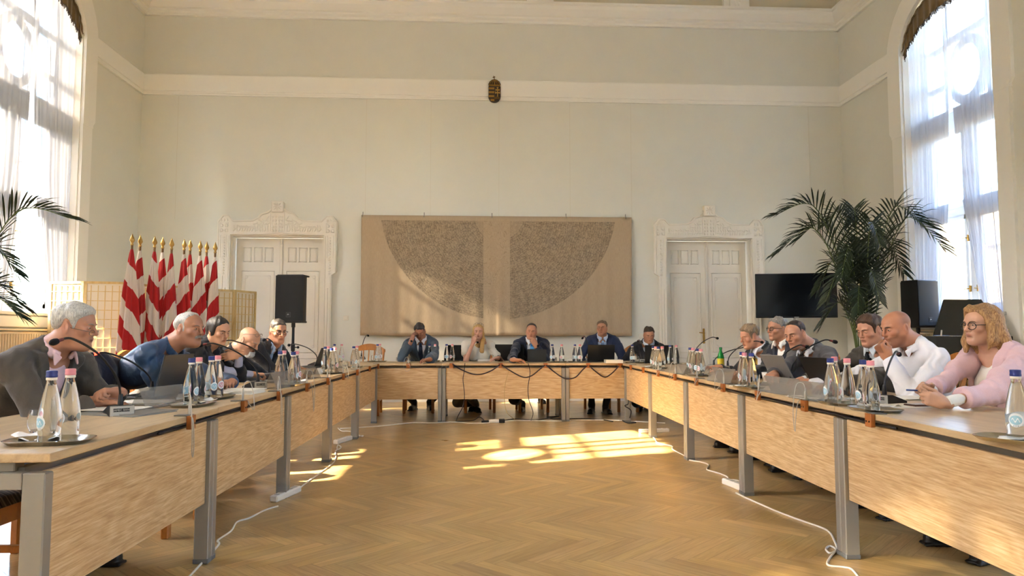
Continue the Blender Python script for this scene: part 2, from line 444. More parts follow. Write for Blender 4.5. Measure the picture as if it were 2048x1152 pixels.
    hd = b.build('handle', mat('brass', 'b08a45', .3, 1), fr); hd.location = -org * 0; 
    hd.data.transform(Matrix.Translation(-org))
    b = MB(); b.prism([(y0 + .05, ZSILL + .1), (y1 - .05, ZSILL + .1), (y1 - .05, ZS)] + arch_pts(y0 + .05, y1 - .05, ZS, .68)[::-1][1:-1] + [(y0 + .05, ZS)], xx(fx - .002), xx(fx + .002), 'x')
    b.build('pane', GLASSW, root, org=org)
    return root
def window_glass():
    m, t, p = new_mat('window_glass')
    o = t.nodes['Material Output']; tr = N(t, 'BsdfTransparent'); gl = N(t, 'BsdfGlossy', iRoughness=.02); mx = N(t, 'MixShader', i0=.06)
    t.links.new(tr.outputs[0], mx.inputs[1]); t.links.new(gl.outputs[0], mx.inputs[2]); t.links.new(mx.outputs[0], o.inputs[0]); return m
GLASSW = window_glass()
def sheer_mat(name, col, tfac=.2, thru=None, front=.42):
    m, t, p = new_mat(name); o = t.nodes['Material Output']
    tr = N(t, 'BsdfTransparent'); tl = N(t, 'BsdfTranslucent'); df = N(t, 'BsdfDiffuse')
    tl.inputs[0].default_value = rgb(col) if thru is None else (thru, thru, thru * 1.06, 1); df.inputs[0].default_value = rgb(col)
    m1 = N(t, 'MixShader', i0=front); t.links.new(tl.outputs[0], m1.inputs[1]); t.links.new(df.outputs[0], m1.inputs[2])
    m2 = N(t, 'MixShader', i0=1 - tfac); t.links.new(tr.outputs[0], m2.inputs[1]); t.links.new(m1.outputs[0], m2.inputs[2])
    t.links.new(m2.outputs[0], o.inputs[0]); return m
SHEER = {'left': sheer_mat('sheer_curtain_sunny_side', 'e4e5ea', .05, .035), 'thin': sheer_mat('unseen_left_fill_sheer', 'eeeef2', .05, .85, .08), 'right': sheer_mat('sheer_curtain', 'eeeef6', .10, .13)}  # transmission cut on sunny side against glare, raised on unseen left windows as fill
VAL = mat('valance_velvet', '6e5a3a', .8, sheen=.4, noise=.25, nscale=14)
FRI = mat('valance_fringe', '4f4238', .9)
def curtains(side, y0, y1, loc_word, gaps):
    sgn, xw = (1, XL) if side == 'left' else (-1, XR)
    c_ = (y0 + y1) / 2; hw = (y1 - y0) / 2
    for s_ in (-1, 1):
        gtop, gmid, gbot = gaps[s_]
        ye = y0 - .0 if s_ < 0 else y1 + .0
        rnd = random.Random(int(y0 * 10) + s_ + 5); ph = [rnd.random() * 6 for _ in range(4)]
        def fn(u, v):
            z = ZSILL + .02 + (ZS + .45 - ZSILL) * v
            zz = (z - ZSILL) / (ZS + .1 - ZSILL)
            gi = np.interp(zz, [0, .45, 1.], [gbot, gmid, gtop])
            yi = c_ + s_ * gi; y = ye + s_ * -.015 + (yi - ye) * u
            fold = math.sin(u * 62 + ph[0] + .6 * math.sin(v * 2 + ph[1])) * .5 + math.sin(u * 29 + ph[2]) * .35 + math.sin(u * 113 + ph[3]) * .2
            return (xw + sgn * (-.10 + .028 * fold * (.5 + .5 * min(1, abs(gi) + .4))), y, z)
        b = MB(); b.grid(fn, 130, 26)
        o = b.build('sheer_curtain', SHEER['thin' if side == 'left' and y0 < 7 else side], smooth=True)
        w2 = {-1: 'camera-side', 1: 'far-side'}[s_]
        tag(o, f'white sheer curtain drawn to the {"nearer" if s_ < 0 else "farther"} jamb of the {loc_word}', 'curtain', 'sheer curtains')
    # arched valance
    def fv(u, v):
        a = math.pi * (1 - u); 
        yt = c_ + (hw + .01) * math.cos(a); zt = ZS + .70 * math.sin(a)
        sc_ = abs(math.sin(u * math.pi * 3)) * .0
        zb = ZS - .12 + .50 * math.sin(a) ** 1.2 - sc_ if not 3 < y0 < 4 else 5.20 + .12 * math.sin(a)  # unseen middle window: hem lowered to cut off the top of the sunbeam
        z = zb + (zt - zb) * v; f = math.sin(u * 120 + .4 * math.sin(v * 3)) * .5 + math.sin(u * 47) * .4
        return (xw + sgn * (-.035 + .018 * f * (1 - .5 * v)), yt, z)
    t = thing('valance', f'brown fringed velvet valance in the arch of the {loc_word}', 'valance', (xw, c_, ZS)); org = t.location.copy()
    b = MB(); b.grid(fv, 240, 8); b.build('gathered_cloth', VAL, t, smooth=True, org=org)
    b = MB()
    for k in range(150):
        u = (k + .5) / 150; p_ = fv(u, 0); h = .05 + .02 * math.sin(k * 2.7)
        b.box((p_[0] + sgn * .004, p_[1], p_[2] - h / 2 + .008), (.01, .0075, h))
    b.build('fringe', FRI, t, org=org)
    b = MB()
    for k in range(110):
        u = (k + .5) / 110; p_ = fv(u, 1); b.ball((p_[0] + sgn * .02, p_[1], p_[2] - .03), .014, 6, 4, 1, .8, 1.6)
    b.build('heading', VAL, t, smooth=True, org=org)
WORD = {('left', 0): 'left-hand window by the flags', ('right', 0): 'right-hand window behind the palm'}
k = 1
for side in ('left', 'right'):
    for i, (y0, y1) in enumerate(WINS):
        window(k, side, y0, y1); k += 1
        if i == 0: curtains(side, y0, y1, WORD[(side, 0)], {-1: (.02, .10, .42), 1: (-.02, .16, .56)} if side == 'left' else {-1: (-.05, .10, .44), 1: (.06, .16, .40)})
        elif side == 'left' and i == 1: curtains(side, y0, y1, 'middle window of the left wall', {-1: (.88, .82, .80), 1: (.86, .80, .78)})
        elif side == 'left': curtains(side, y0, y1, 'unseen nearest left-hand window', {-1: (-.06, -.06, -.06), 1: (-.06, -.06, -.06)})  # unseen closed curtains, added to keep direct sun off the near right tables
        elif i == 1: curtains(side, y0, y1, 'middle window of the right wall', {-1: (.3, .35, .45), 1: (.3, .35, .4)})
# pale facades across the street
fm = mat('street_facade', 'b5a27c', .9, noise=.3, nscale=1.2)
b = MB(); b.box((-19, 6, 3.2), (1, 40, 8.4))
for yy in range(-12, 26, 3): b.box((-18.45, yy, 3.2), (.15, 1.0, 8.4)); b.box((-18.4, yy + 1.5, 4.8), (.2, 1.4, .2))
struct(b.build('exterior_facade', fm))
b = MB(); b.box((15.5, 6, 1.9), (1, 40, 5.8))
for yy in range(-12, 26, 3): b.box((14.95, yy, 1.9), (.15, 1.0, 5.8)); b.box((14.9, yy + 1.5, 3.8), (.2, 1.4, .2))
struct(b.build('exterior_facade', fm))
b = MB(); b.box((0, 6, -.9), (44, 50, .2)); struct(b.build('exterior_ground', mat('street_asphalt', '8a857c', .9)))

# doors with carved surrounds
def door(idx, cx_, hw):
    root = bpy.data.objects.new('door_%d' % idx, None); COL.objects.link(root); struct(root); root.location = (cx_, YB, 0); org = root.location.copy()
    half = [(hw, 0), (hw + .13, 0), (hw + .13, 2.12), (hw + .21, 2.17), (hw + .21, 3.02), (hw + .13, 3.12), (hw + .05, 3.12), (hw - .03, 3.03), (hw - .35, 3.04), (hw - .44, 3.08), (hw - .50, 3.15), (hw - .60, 3.18), (hw - .68, 3.25), (.10, 3.27), (.10, 3.34)]
    out = [(cx_ + x, z) for x, z in half] + [(cx_ - x, z) for x, z in half[::-1]]
    # u shape: left post, beam, right post
    b = MB()
    inner = [(cx_ - hw, 0), (cx_ - hw, 2.79), (cx_ + hw, 2.79), (cx_ + hw, 0)]
    poly = [(cx_ + hw, 0)] + [(cx_ + x, z) for x, z in half[1:]] + [(cx_ - x, z) for x, z in half[::-1][:-1]] + [(cx_ - hw, 0), (cx_ - hw, 2.79), (cx_ + hw, 2.79)]
    b.prism(poly, YB - .07, YB, 'y')
    poly2 = [(cx_ + (x - .02 if i > 0 else x), z - (.025 if z > 2.5 else 0)) for i, (x, z) in enumerate(half)]
    b.build('door_surround', DOORW, root, org=org)
    # raised border and relief
    b = MB(); rel = MB(); yf = YB - .07
    for s_ in (-1, 1):
        pts = [(cx_ + s_ * x, yf, z) for x, z in half[3:]]
        b.tube([(p_[0] - s_ * .018, p_[1], p_[2] - .018) for p_ in pts], .012, 5)
        b.tube([(cx_ + s_ * (hw + .11), yf, .1), (cx_ + s_ * (hw + .11), yf, 2.1)], .01, 5)
        b.tube([(cx_ + s_ * (hw + .02), yf, .1), (cx_ + s_ * (hw + .02), yf, 2.77), (cx_, yf, 2.82)], .01, 5)
        b.tube([(cx_ + s_ * (hw + .065), yf, .2), (cx_ + s_ * (hw + .065), yf, 1.9)], .012, 5)
        for k in range(14): rel.ball((cx_ + s_ * (hw + .095), yf, 2.14 + k * .046), .02, 6, 4, 1, .5, .9)
        for q in (-.04, .06): b.tube([(cx_ + s_ * (hw + .095 + q), yf, 2.4), (cx_ + s_ * (hw + .095 + q), yf, 2.78)], .007, 4)
        for dx in (-.04, .04):
            for dz in (-.04, .04): rel.ball((cx_ + s_ * (hw + .10) + dx, yf, 2.90 + dz), .03, 6, 4, 1, .5, 1)
        for dx in (-.05, 0, .05): rel.ball((cx_ + s_ * (hw + .10) + dx, yf, 3.03), .016, 6, 4, 1, .5, 1.7)
        fr = [(cx_ + s_ * (hw + .165), 2.83), (cx_ + s_ * (hw + .165), 2.985), (cx_ + s_ * (hw + .03), 2.985), (cx_ + s_ * (hw + .03), 2.83)]
        b.tube([(x, yf, z) for x, z in fr], .006, 4, closed=True)
        rr = random.Random(idx)
        def top(x): 
            return np.interp(x, [.12, hw - .66, hw - .58, hw - .44, hw - .33, hw], [3.2, 3.18, 3.1, 3.03, 2.97, 2.97])
        x = .16
        while x < hw - .04:
            z = 2.87
            while z < top(x) - .02:
                a = rr.uniform(-.9, .9); rel.ball((cx_ + s_ * x, yf, z), .024, 6, 4, .45, .55, 1.5, Matrix.Rotation(a + (0.6 if int(z * 20) % 2 else -.6), 3, 'Y')); z += .052
            x += .042
        for k in range(5):
            for dx in (.03, .075): rel.ball((cx_ + s_ * dx, yf, 2.86 + k * .058), .022, 6, 4, .8, .5, 1.1)
        b.tube([(cx_ + s_ * .115, yf, 2.85), (cx_ + s_ * .115, yf, 3.2)], .007, 4)
    b.box((cx_, yf - .015, 3.26), (.2, .05, .19), bev=.012)
    for dx, dz, a in ((0, .04, 0), (0, -.04, 0), (.04, 0, 1.57), (-.04, 0, 1.57), (.035, .035, .78), (-.035, -.035, .78), (.035, -.035, -.78), (-.035, .035, -.78)):
        rel.ball((cx_ + dx, yf - .045, 3.26 + dz), .022, 6, 4, .5, .5, 1.4, Matrix.Rotation(a, 3, 'Y'))
    b.build('door_moulding', DOORW, root, org=org, auto=40); rel.build('door_carving', DOORW, root, smooth=True, org=org)
    # jamb lining
    b = MB()
    for s_ in (-1, 1): b.box((cx_ + s_ * (hw - .012), YB + .14, 1.395), (.024, .3, 2.79))
    b.box((cx_, YB + .14, 2.778), (2 * hw, .3, .024)); b.build('door_frame', DOORW, root, org=org)
    # two leaves
    for s_ in (-1, 1):
        x0, x1 = (cx_ - hw + .03, cx_ - .004) if s_ < 0 else (cx_ + .004, cx_ + hw - .03)
        yl = YB + .2; wd = x1 - x0; b = MB(); xc = (x0 + x1) / 2
        b.box((xc, yl, 1.385), (wd, .04, 2.75))
        st = .10
        def frame(xa, xb, za, zb, y, r_=.012):
            b.tube([(xa, y, za), (xb, y, za), (xb, y, zb), (xa, y, zb)], r_, 4, closed=True)
        yf2 = yl - .02
        for k in range(3):
            ww = (wd - 2 * st) / 3; xa = x0 + st + k * ww + .02; xb = xa + ww - .05
            frame(xa, xb, 2.36, 2.6, yf2)
            b.box(((xa + xb) / 2, yf2 - .003, 2.48), (xb - xa - .03, .008, .21), bev=.003)
        frame(x0 + st, x1 - st, .82, 2.2, yf2); frame(x0 + st, x1 - st, .15, .72, yf2)
        frame(x0 + st + .06, x1 - st - .06, .9, 2.12, yf2, .005)
        for xa in (x0 + st + .08, x1 - st - .08):
            for za in (.92, 2.10): b.ball((xa, yf2, za), .028, 8, 6, 1, .3, 1)
        for xa in (x0 + st + .1, xc, x1 - st - .1):
            b.box((xa, yf2 - .004, .42), (.05, .008, .3), bev=.003)
            b.tube([(xa + .05 * math.cos(q), yf2, .55 + .05 * math.sin(q)) for q in [k * 2 * math.pi / 12 for k in range(12)]], .006, 4, closed=True)
        b.build('door_leaf', DOORW, root, org=org, auto=35)
    b = MB(); b.box((cx_ + .012, YB + .17, 1.385), (.05, .03, 2.75), bev=.008); b.ball((cx_ + .012, YB + .155, 2.7), .03, 8, 6, .7, .5, 1.6); b.build('door_astragal', DOORW, root, org=org, auto=35)
    b = MB(); b.box((cx_ - .055, YB + .168, 1.1), (.035, .012, .26), bev=.004)
    b.tube([(cx_ - .055, YB + .16, 1.15), (cx_ - .055, YB + .115, 1.15), (cx_ - .15, YB + .115, 1.16)], .009, 8)
    b.build('door_handle', mat('brass', 'b08a45', .3, 1), root, org=org, auto=35)
for i, (c0, h0) in enumerate(DOORS): door(i + 1, c0, h0)
# ---------------------------------------------------------------- tables
def oak_panel():
    m, t, p = new_mat('sonoma_oak'); tc = N(t, 'TexCoord'); mp = N(t, 'Mapping'); mp.inputs['Scale'].default_value = (.55, 1, 3.4); t.links.new(tc.outputs['Object'], mp.inputs[0])
    oi = N(t, 'ObjectInfo'); ad = N(t, 'VectorMath', operation='ADD'); cb = N(t, 'CombineXYZ'); ml = N(t, 'Math', operation='MULTIPLY'); ml.inputs[1].default_value = 23.0; t.links.new(oi.outputs['Random'], ml.inputs[0]); t.links.new(ml.outputs[0], cb.inputs[0]); t.links.new(ml.outputs[0], cb.inputs[2]); t.links.new(mp.outputs[0], ad.inputs[0]); t.links.new(cb.outputs[0], ad.inputs[1])
    n1 = N(t, 'TexNoise', iScale=1.7, iDetail=3, iRoughness=.5, iDistortion=.4); t.links.new(ad.outputs[0], n1.inputs['Vector'])
    rg = N(t, 'Math', operation='MULTIPLY'); rg.inputs[1].default_value = 24.0; t.links.new(n1.outputs['Fac'], rg.inputs[0]); fr = N(t, 'Math', operation='PINGPONG'); fr.inputs[1].default_value = 1.0; t.links.new(rg.outputs[0], fr.inputs[0])
    mp2 = N(t, 'Mapping'); mp2.inputs['Scale'].default_value = (4, 4, 90); t.links.new(tc.outputs['Object'], mp2.inputs[0]); n2 = N(t, 'TexNoise', iScale=1.6, iDetail=5, iRoughness=.7); t.links.new(mp2.outputs[0], n2.inputs['Vector'])
    mx = N(t, 'Math', operation='MULTIPLY_ADD'); mx.inputs[1].default_value = .12; t.links.new(fr.outputs[0], mx.inputs[0]); t.links.new(n2.outputs['Fac'], mx.inputs[2])
    r = ramp(t, mx.outputs[0], [(.36, 'a68458'), (.56, 'c2a175'), (.76, 'd6bd94')]); t.links.new(r.outputs[0], p.inputs['Base Color']); p.inputs['Roughness'].default_value = .5
    b = N(t, 'Bump', iStrength=.12, iDistance=.001); t.links.new(n2.outputs['Fac'], b.inputs['Height']); t.links.new(b.outputs[0], p.inputs['Normal']); return m
OAK = oak_panel()
OAKTOP = wood_mat('sonoma_oak_top', '9c8160', 'c2a982', scale=(5, .6, 5), rough=.38, wave=2.6, dist=5)
OAKTOPX = wood_mat('sonoma_oak_top_across', '9c8160', 'c2a982', scale=(.6, 5, 5), rough=.38, wave=2.6, dist=5)
STEEL = mat('silver_lacquered_steel', '94918a', .42, .5)
DARK = mat('dark_plastic', '1c1c1d', .5)
TZ = .75
def table(name, label, L, loc, rz, along='y', group=None):
    """table whose public (panel) side faces -Y in its own frame; length along X"""
    t = thing(name, label, 'table', loc, rz, group); D = .80
    b = MB(); b.box((0, D / 2, TZ - .014), (L - .003, D, .028), bev=.003); b.build('table_top', OAKTOPX, t)
    b = MB(); b.box((0, .045, .49), (L - .10, .018, .40), bev=.002); b.build('modesty_panel', OAK, t)
    for sx in (-1, 1):
        x = sx * (L / 2 - .026); b = MB()
        b.box((x, .05, .345), (.046, .07, .69), bev=.004); b.box((x, D - .06, .345), (.046, .07, .69), bev=.004)
        b.box((x, D / 2 - .005, .665), (.046, D - .18, .05), bev=.002)
        b.box((x, .05, .012), (.05, .074, .024), bev=.003, mi=1); b.box((x, D - .06, .012), (.05, .074, .024), bev=.003, mi=1)
        lg = b.build('leg_frame', [STEEL, mat('leg_foot_grey', '6a6a68', .6)], t)
        for yy in (.16, D - .18): b = MB(); b.box((x - sx * .03, yy, .706), (.05, .07, .034), bev=.003); b.build('spacer', STEEL, lg)
    b = MB()
    for yy in (.12, D - .14): b.box((0, yy, .68), (L - .1, .03, .04))
    b.build('rail', STEEL, t)
    return t
rank = ['nearest', 'second', 'third', 'fourth', 'fifth and farthest']
L1 = 1.388; aL = .011; aR = -.0187 * .6
for i in range(5):
    y = 2.27 + L1 * (i + .5)
    table('conference_table', f'light oak table, {rank[i]} from the viewer in the row along the left side', L1, (-1.29 + .011 * (y - 2.27), y, 0), R(90) - .011, group='left row of conference tables')
for i in range(5):
    y = 2.16 + L1 * (i + .5) * 1.008
    table('conference_table', f'light oak table, {rank[i]} from the viewer in the row along the right side', L1 * 1.008, (1.815 + .0165 * (y - 2.27), y, 0), R(-90) - .0165, group='right row of conference tables')
for i, (x0, x1, wd) in enumerate(((-2.02, -.41, 'head table, the one at the flag side'), (-.41, 1.19, 'middle head table facing the viewer'), (1.19, 2.80, 'head table, the one at the television side'))):
    table('conference_table', f'light oak {wd} under the tapestry', x1 - x0, ((x0 + x1) / 2, 9.21, 0), 0, group='head row of conference tables')

# ---------------------------------------------------------------- chairs
CHW = wood_mat('honey_beech', '8a4f18', 'c07a30', scale=(3, 3, 1.2), rough=.38, wave=3, dist=3, coat=.2)
def seat_cloth():
    m, t, p = new_mat('striped_grey_upholstery'); tc = N(t, 'TexCoord'); mp = N(t, 'Mapping'); mp.inputs['Scale'].default_value = (60, 3, 3); t.links.new(tc.outputs['Object'], mp.inputs[0])
    nz = N(t, 'TexNoise', iScale=1.4, iDetail=4); t.links.new(mp.outputs[0], nz.inputs['Vector']); r = ramp(t, nz.outputs['Fac'], [(.35, '2b2a28'), (.5, '4b4843'), (.62, '7a756b')]); t.links.new(r.outputs[0], p.inputs['Base Color']); p.inputs['Roughness'].default_value = .9; return m
SEATF = seat_cloth()
def make_chair():
    """faces -Y in its own frame (back at +Y)"""
    t = thing('wooden_chair', 'x', 'chair')
    b = MB()
    def seat(u, v):
        x = (u - .5); y = (v - .5); ed = (1 - abs(2 * x) ** 3) * (1 - abs(2 * y) ** 3)
        return (x * (.46 - .04 * v), y * .46, .425 + .065 * ed ** .45)
    b.grid(seat, 21, 21); b.grid(lambda u, v: (-(u - .5) * (.46 - .04 * v), (v - .5) * .46, .425), 2, 2)
    b.box((0, 0, .43), (.44, .45, .02), bev=.008)
    b.build('seat', SEATF, t, smooth=True)
    b = MB(); b.box((0, -.20, .385), (.40, .024, .07)); b.box((0, .20, .385), (.38, .024, .07))
    for sx in (-1, 1): b.bar((sx * .20, -.2, .385), (sx * .19, .2, .385), .024, .07)
    b.build('seat_frame', CHW, t)
    for sx in (-1, 1):
        b = MB(); b.bar((sx * .205, -.205, 0), (sx * .205, -.205, .42), .042, .042, bev=.006); b.build('leg', CHW, t)
        b = MB(); b.bar((sx * .19, .26, 0), (sx * .19, .215, .44), .036, .045, bev=.006); b.build('leg', CHW, t)
        b = MB(); b.bar((sx * .19, .215, .42), (sx * .20, .25, .72), .034, .042, bev=.006); b.bar((sx * .20, .25, .71), (sx * .215, .30, .915), .034, .04, bev=.006); b.build('back_post', CHW, t)
    b = MB(); b.bar((-.2, -.2, .2), (-.19, .24, .2), .02, .03); b.bar((.2, -.2, .2), (.19, .24, .2), .02, .03); b.bar((-.2, 0, .2), (.2, 0, .2), .02, .03); b.build('stretcher', CHW, t)
    b = MB()
    def crest(u, v):
        x = (u - .5) * .47; a = (u - .5) * 2; z0 = .895 - .03 * a * a; z1 = .99 - .085 * a * a
        return (x, .325 + .02 * (1 - a * a) + (v - .5) * 0, z0 + (z1 - z0) * v)
    n = 15
    for off, fl in ((-.012, 1), (.012, -1)): b.grid(lambda u, v: (lambda p: (p[0], p[1] + off, p[2]))(crest(u if fl > 0 else 1 - u, v)), n, 2)
    for v in (0, 1): b.grid(lambda u, w_: (lambda p: (p[0], p[1] + (w_ - .5) * .024 * (1 if v else -1), p[2]))(crest(u, v)), n, 2)
    for u in (0, 1): b.grid(lambda w_, v: (lambda p: (p[0], p[1] + (w_ - .5) * .024 * (-1 if u == 0 else 1), p[2]))(crest(u, v)), 2, 2)
    b.build('crest_rail', CHW, t, auto=40)
    b = MB(); b.bar((-.19, .235, .55), (.19, .235, .55), .03, .022, bev=.004); b.build('lower_rail', CHW, t)
    for k in range(5):
        x = (k - 2) * .07; b = MB(); b.bar((x, .235, .55), (x * 1.08, .262, .74), .028, .014, up=(1, 0, 0)); b.bar((x * 1.08, .262, .735), (x * 1.15, .325, .905), .028, .014, up=(1, 0, 0)); b.build('slat', CHW, t)
    return t
chair0 = make_chair(); first_chair = [True]
def chair(x, y, rz, label, group='wooden slat-back chairs'):
    if first_chair[0]:
        first_chair[0] = False; chair0.location = (x, y, 0); chair0.rotation_euler = (0, 0, rz); chair0['label'] = label; chair0['group'] = group; return chair0
    return dup(chair0, (x, y, 0), rz, label, group)

# ---------------------------------------------------------------- bottles, trays, tumblers
def glass_mat():
    m, t, p = new_mat('bottle_glass')
    p.inputs['Base Color'].default_value = (.93, .97, .98, 1); p.inputs['Roughness'].default_value = .02; p.inputs['Transmission Weight'].default_value = 1; p.inputs['IOR'].default_value = 1.3
    return m
BG = glass_mat(); CAPB = mat('blue_cap', '1b2a6e', .4); CAPP = mat('pink_cap', 'd98a92', .4); RINGW = mat('cap_ring', 'e6dccb', .5)
LABW = mat('bottle_label_white', 'e9edf0', .5); LABP = mat('bottle_label_pink', 'd0a0ac', .5); LABB = mat('bottle_label_blue', '9cc6d8', .5); LABT = mat('bottle_label_print', '7d8690', .6)
BR = [(.024, .0), (.033, .003), (.0345, .012), (.033, .028), (.036, .06), (.0365, .08), (.035, .10), (.030, .13), (.024, .16), (.0185, .183), (.0145, .197), (.0142, .206)]
def rad_at(z):
    return float(np.interp(z, [q[1] for q in BR], [q[0] for q in BR]))
def make_bottle(kind):
    t = thing('water_bottle', 'x', 'bottle')
    b = MB(); b.lathe(BR, seg=24); b.build('glass_body', BG, t, auto=50)
    b = MB(); b.lathe([(.0155, .206), (.0165, .208), (.0165, .213), (.0155, .215)], seg=18); b.build('neck_ring', RINGW, t, auto=40)
    b = MB(); b.lathe([(.0165, .2152), (.0175, .217), (.0175, .222), (.0168, .224), (.0168, .229), (.0172, .234), (.0162, .2375), (.012, .238)], seg=24)
    b.build('cap', CAPB if kind == 'blue' else CAPP, t, auto=40)
    inner = LABB if kind == 'blue' else LABP
    for ang in (R(-90), R(90)):
        b = MB()
        for (sa, sz, off, mi) in ((.62, .024, .0006, 0), (.50, .016, .0011, 1)):
            vs_ = []; fs = []; n = 20
            vs_.append(((rad_at(.068) + off) * math.cos(ang), (rad_at(.068) + off) * math.sin(ang), .068))
            for rr in (.55, 1):
                for k in range(n):
                    q = 2 * math.pi * k / n; a = ang + sa * rr * math.cos(q); z = .068 + sz * rr * math.sin(q); r_ = rad_at(z) + off
                    vs_.append((r_ * math.cos(a), r_ * math.sin(a), z))
            for k in range(n):
                k2 = (k + 1) % n; fs.append((0, 1 + k, 1 + k2)); fs.append((1 + k, 1 + n + k, 1 + n + k2, 1 + k2))
            b.add(vs_, fs, mi)
        for dz in (-.0185, -.0215):
            vs_ = []; r_ = rad_at(.068 + dz) + .0014
            for k in range(9):
                a = ang + (k - 4) * .055
                for z in (.068 + dz, .0695 + dz): vs_.append((r_ * math.cos(a), r_ * math.sin(a), z))
            b.add(vs_, [(2 * k, 2 * k + 2, 2 * k + 3, 2 * k + 1) for k in range(8) if k % 3 != 2], 2)
        # wavy mark on the inner oval
        vs_ = []
        for k in range(13):
            a = ang + (k - 6) * .055; z = .068 + .006 * math.sin(k * .9); r_ = rad_at(z) + .0016
            for dz in (-.0022, .0022): vs_.append((r_ * math.cos(a), r_ * math.sin(a), z + dz))
        b.add(vs_, [(2 * k, 2 * k + 2, 2 * k + 3, 2 * k + 1) for k in range(12)], 0)
        b.build('label', [LABW, inner, LABT], t)
    return t
BOT = {}
def bottle(kind, x, y, z, label, rz=0):
    if kind not in BOT:
        BOT[kind] = make_bottle(kind); o = BOT[kind]; o.location = (x, y, z); o.rotation_euler = (0, 0, rz); o['label'] = label; o['group'] = f'{kind}-capped water bottles'; return o
    return dup(BOT[kind], (x, y, z), rz, label, f'{kind}-capped water bottles')
TRAYM = mat('polished_tray', 'b9b6ae', .22, 1); NAP = mat('paper_napkin', 'f2efe8', .85)
tray0 = []
def tray(x, y, rz, label, sx=.13, sy=.085):
    if not tray0:
        b = MB(); b.lathe([(.86, .002), (.88, 0), (1.0, .012), (1.03, .0135), (1.03, .0155), (.99, .014), (.87, .004), (.01, .004)], seg=40, sx=1, sy=1)
        for i in range(len(b.v)):  # superellipse plan
            X, Y, Z = b.v[i]; r_ = math.hypot(X, Y); a = math.atan2(Y, X); q = (abs(math.cos(a)) ** 3.2 + abs(math.sin(a)) ** 3.2) ** (-1 / 3.2)
            b.v[i] = (math.cos(a) * q * r_ * .13, math.sin(a) * q * r_ * .085, Z)
        o = b.build('serving_tray', TRAYM, auto=60); tray0.append(o)
        tag(o, label, 'tray', 'metal serving trays')
    else:
        o = tray0[0].copy(); COL.objects.link(o); o['label'] = label
    o.location = (x, y, TZ); o.rotation_euler = (0, 0, rz); return o
GL = mat('tumbler_glass', (.95, .98, 1), .02, trans=1, ior=1.45)
gl0 = []
def tumbler(x, y, z, label):
    if not gl0:
        b = MB(); b.lathe([(.02, 0), (.026, .002), (.034, .03), (.034, .055), (.028, .085), (.0265, .085), (.032, .055), (.032, .03), (.024, .01), (.001, .008)], seg=24)
        o = b.build('glass_tumbler', GL, auto=50); gl0.append(o); tag(o, label, 'glass', 'stemless tumblers')
    else: o = gl0[0].copy(); COL.objects.link(o); o['label'] = label
    o.location = (x, y, z); return o
def napkin(x, y, z, rz, label):
    b = MB(); b.grid(lambda u, v: ((u - .5) * .11, (v - .5) * .08, .002 + .028 * max(0, u - .55) + .006 * math.sin(v * 7 + u * 3)), 10, 8)
    o = b.build('paper_napkin', NAP, smooth=True); o.location = (x, y, z); o.rotation_euler = (0, 0, rz)
    md = o.modifiers.new('thick', 'SOLIDIFY'); md.thickness = .0012
    return tag(o, label, 'napkin', 'paper napkins')

# ---------------------------------------------------------------- microphones
MBK = mat('microphone_black', '151516', .45); FOAM = mat('microphone_foam', '0c0c0d', 1, bump=.6, bscale=900); MSIL = mat('microphone_silver', 'b5b4ae', .35, .6)
LEDR = mat('microphone_led_red', 'ff3020', .4, emit='ff2a18', estr=6); MRED = mat('microphone_ring_dull', '6a2a26', .5)
def mic(base, aim, tipz, label, face=None, lit=False, bulge=.06):
    """base = (x, y) on the table, aim = capsule (x, y), tipz = capsule height; face = the angle the front plate looks"""
    bx, by = base; ax, ay = aim
    t = thing('gooseneck_microphone', label, 'microphone', (bx, by, TZ), 0, 'gooseneck conference microphones')
    f = face if face is not None else math.atan2(by - ay, bx - ax)
    Rz = Matrix.Rotation(f, 3, 'Z')
    b = MB(); b.prism([(-.085, 0), (.055, 0), (.055, .046), (.02, .046), (-.085, .012)], -.05, .05, 'y')
    b.v = [tuple(Rz @ Vector(q)) for q in b.v]; bd = b.build('base', MBK, t)
    b = MB(); b.box((.0565, 0, .023), (.004, .098, .044), bev=.0015); b.v = [tuple(Rz @ Vector(q)) for q in b.v]; pl = b.build('front_plate', MSIL, t)
    b = MB(); b.box((.0592, -.003, .027), (.0015, .066, .015)); b.v = [tuple(Rz @ Vector(q)) for q in b.v]; b.build('name_strip', MBK, pl)
    me = text_mesh('GAMEC BANC', .0125); me.materials.append(MSIL)
    me.transform(Matrix.Rotation(f, 4, 'Z') @ Matrix.Translation((.0602, -.003, .0268)) @ Matrix.Rotation(R(90), 4, 'Z') @ Matrix.Rotation(R(90), 4, 'X'))
    link('lettering', me, pl)
    p0 = Rz @ Vector((.02, 0, .045)); tip = Vector((ax - bx, ay - by, tipz - TZ)); d = tip - p0
    hor = Vector((d.x, d.y, 0)); L = d.length
    c1 = p0 + Vector((0, 0, .38 * d.z)) + hor * .06; c2 = p0 + Vector((0, 0, d.z * .78)) + hor * .38; c3 = p0 + Vector((0, 0, d.z * (1.0 + bulge))) + hor * .80
    pts = bez([p0, c1, c2, c3, tip], 8)
    b = MB(); b.lathe([(.012, 0), (.012, .012), (.008, .05), (.007, .052)], p0, 12); b.tube(pts, .0052, 8); b.build('gooseneck', MBK, t, auto=45)
    e = (pts[-1] - pts[-3]).normalized(); q = e.to_track_quat('Z', 'Y').to_matrix()
    b = MB(); b.lathe([(.006, -.02), (.0075, -.015), (.0075, .005), (.006, .006)], tip, 12, rot=q); b.build('ring', LEDR if lit else MRED, t, auto=40)
    b = MB(); b.lathe([(.006, .004), (.012, .008), (.0145, .02), (.0135, .032), (.008, .041), (.002, .043)], tip, 14, rot=q); b.build('foam_capsule', FOAM, t, smooth=True)
    return t

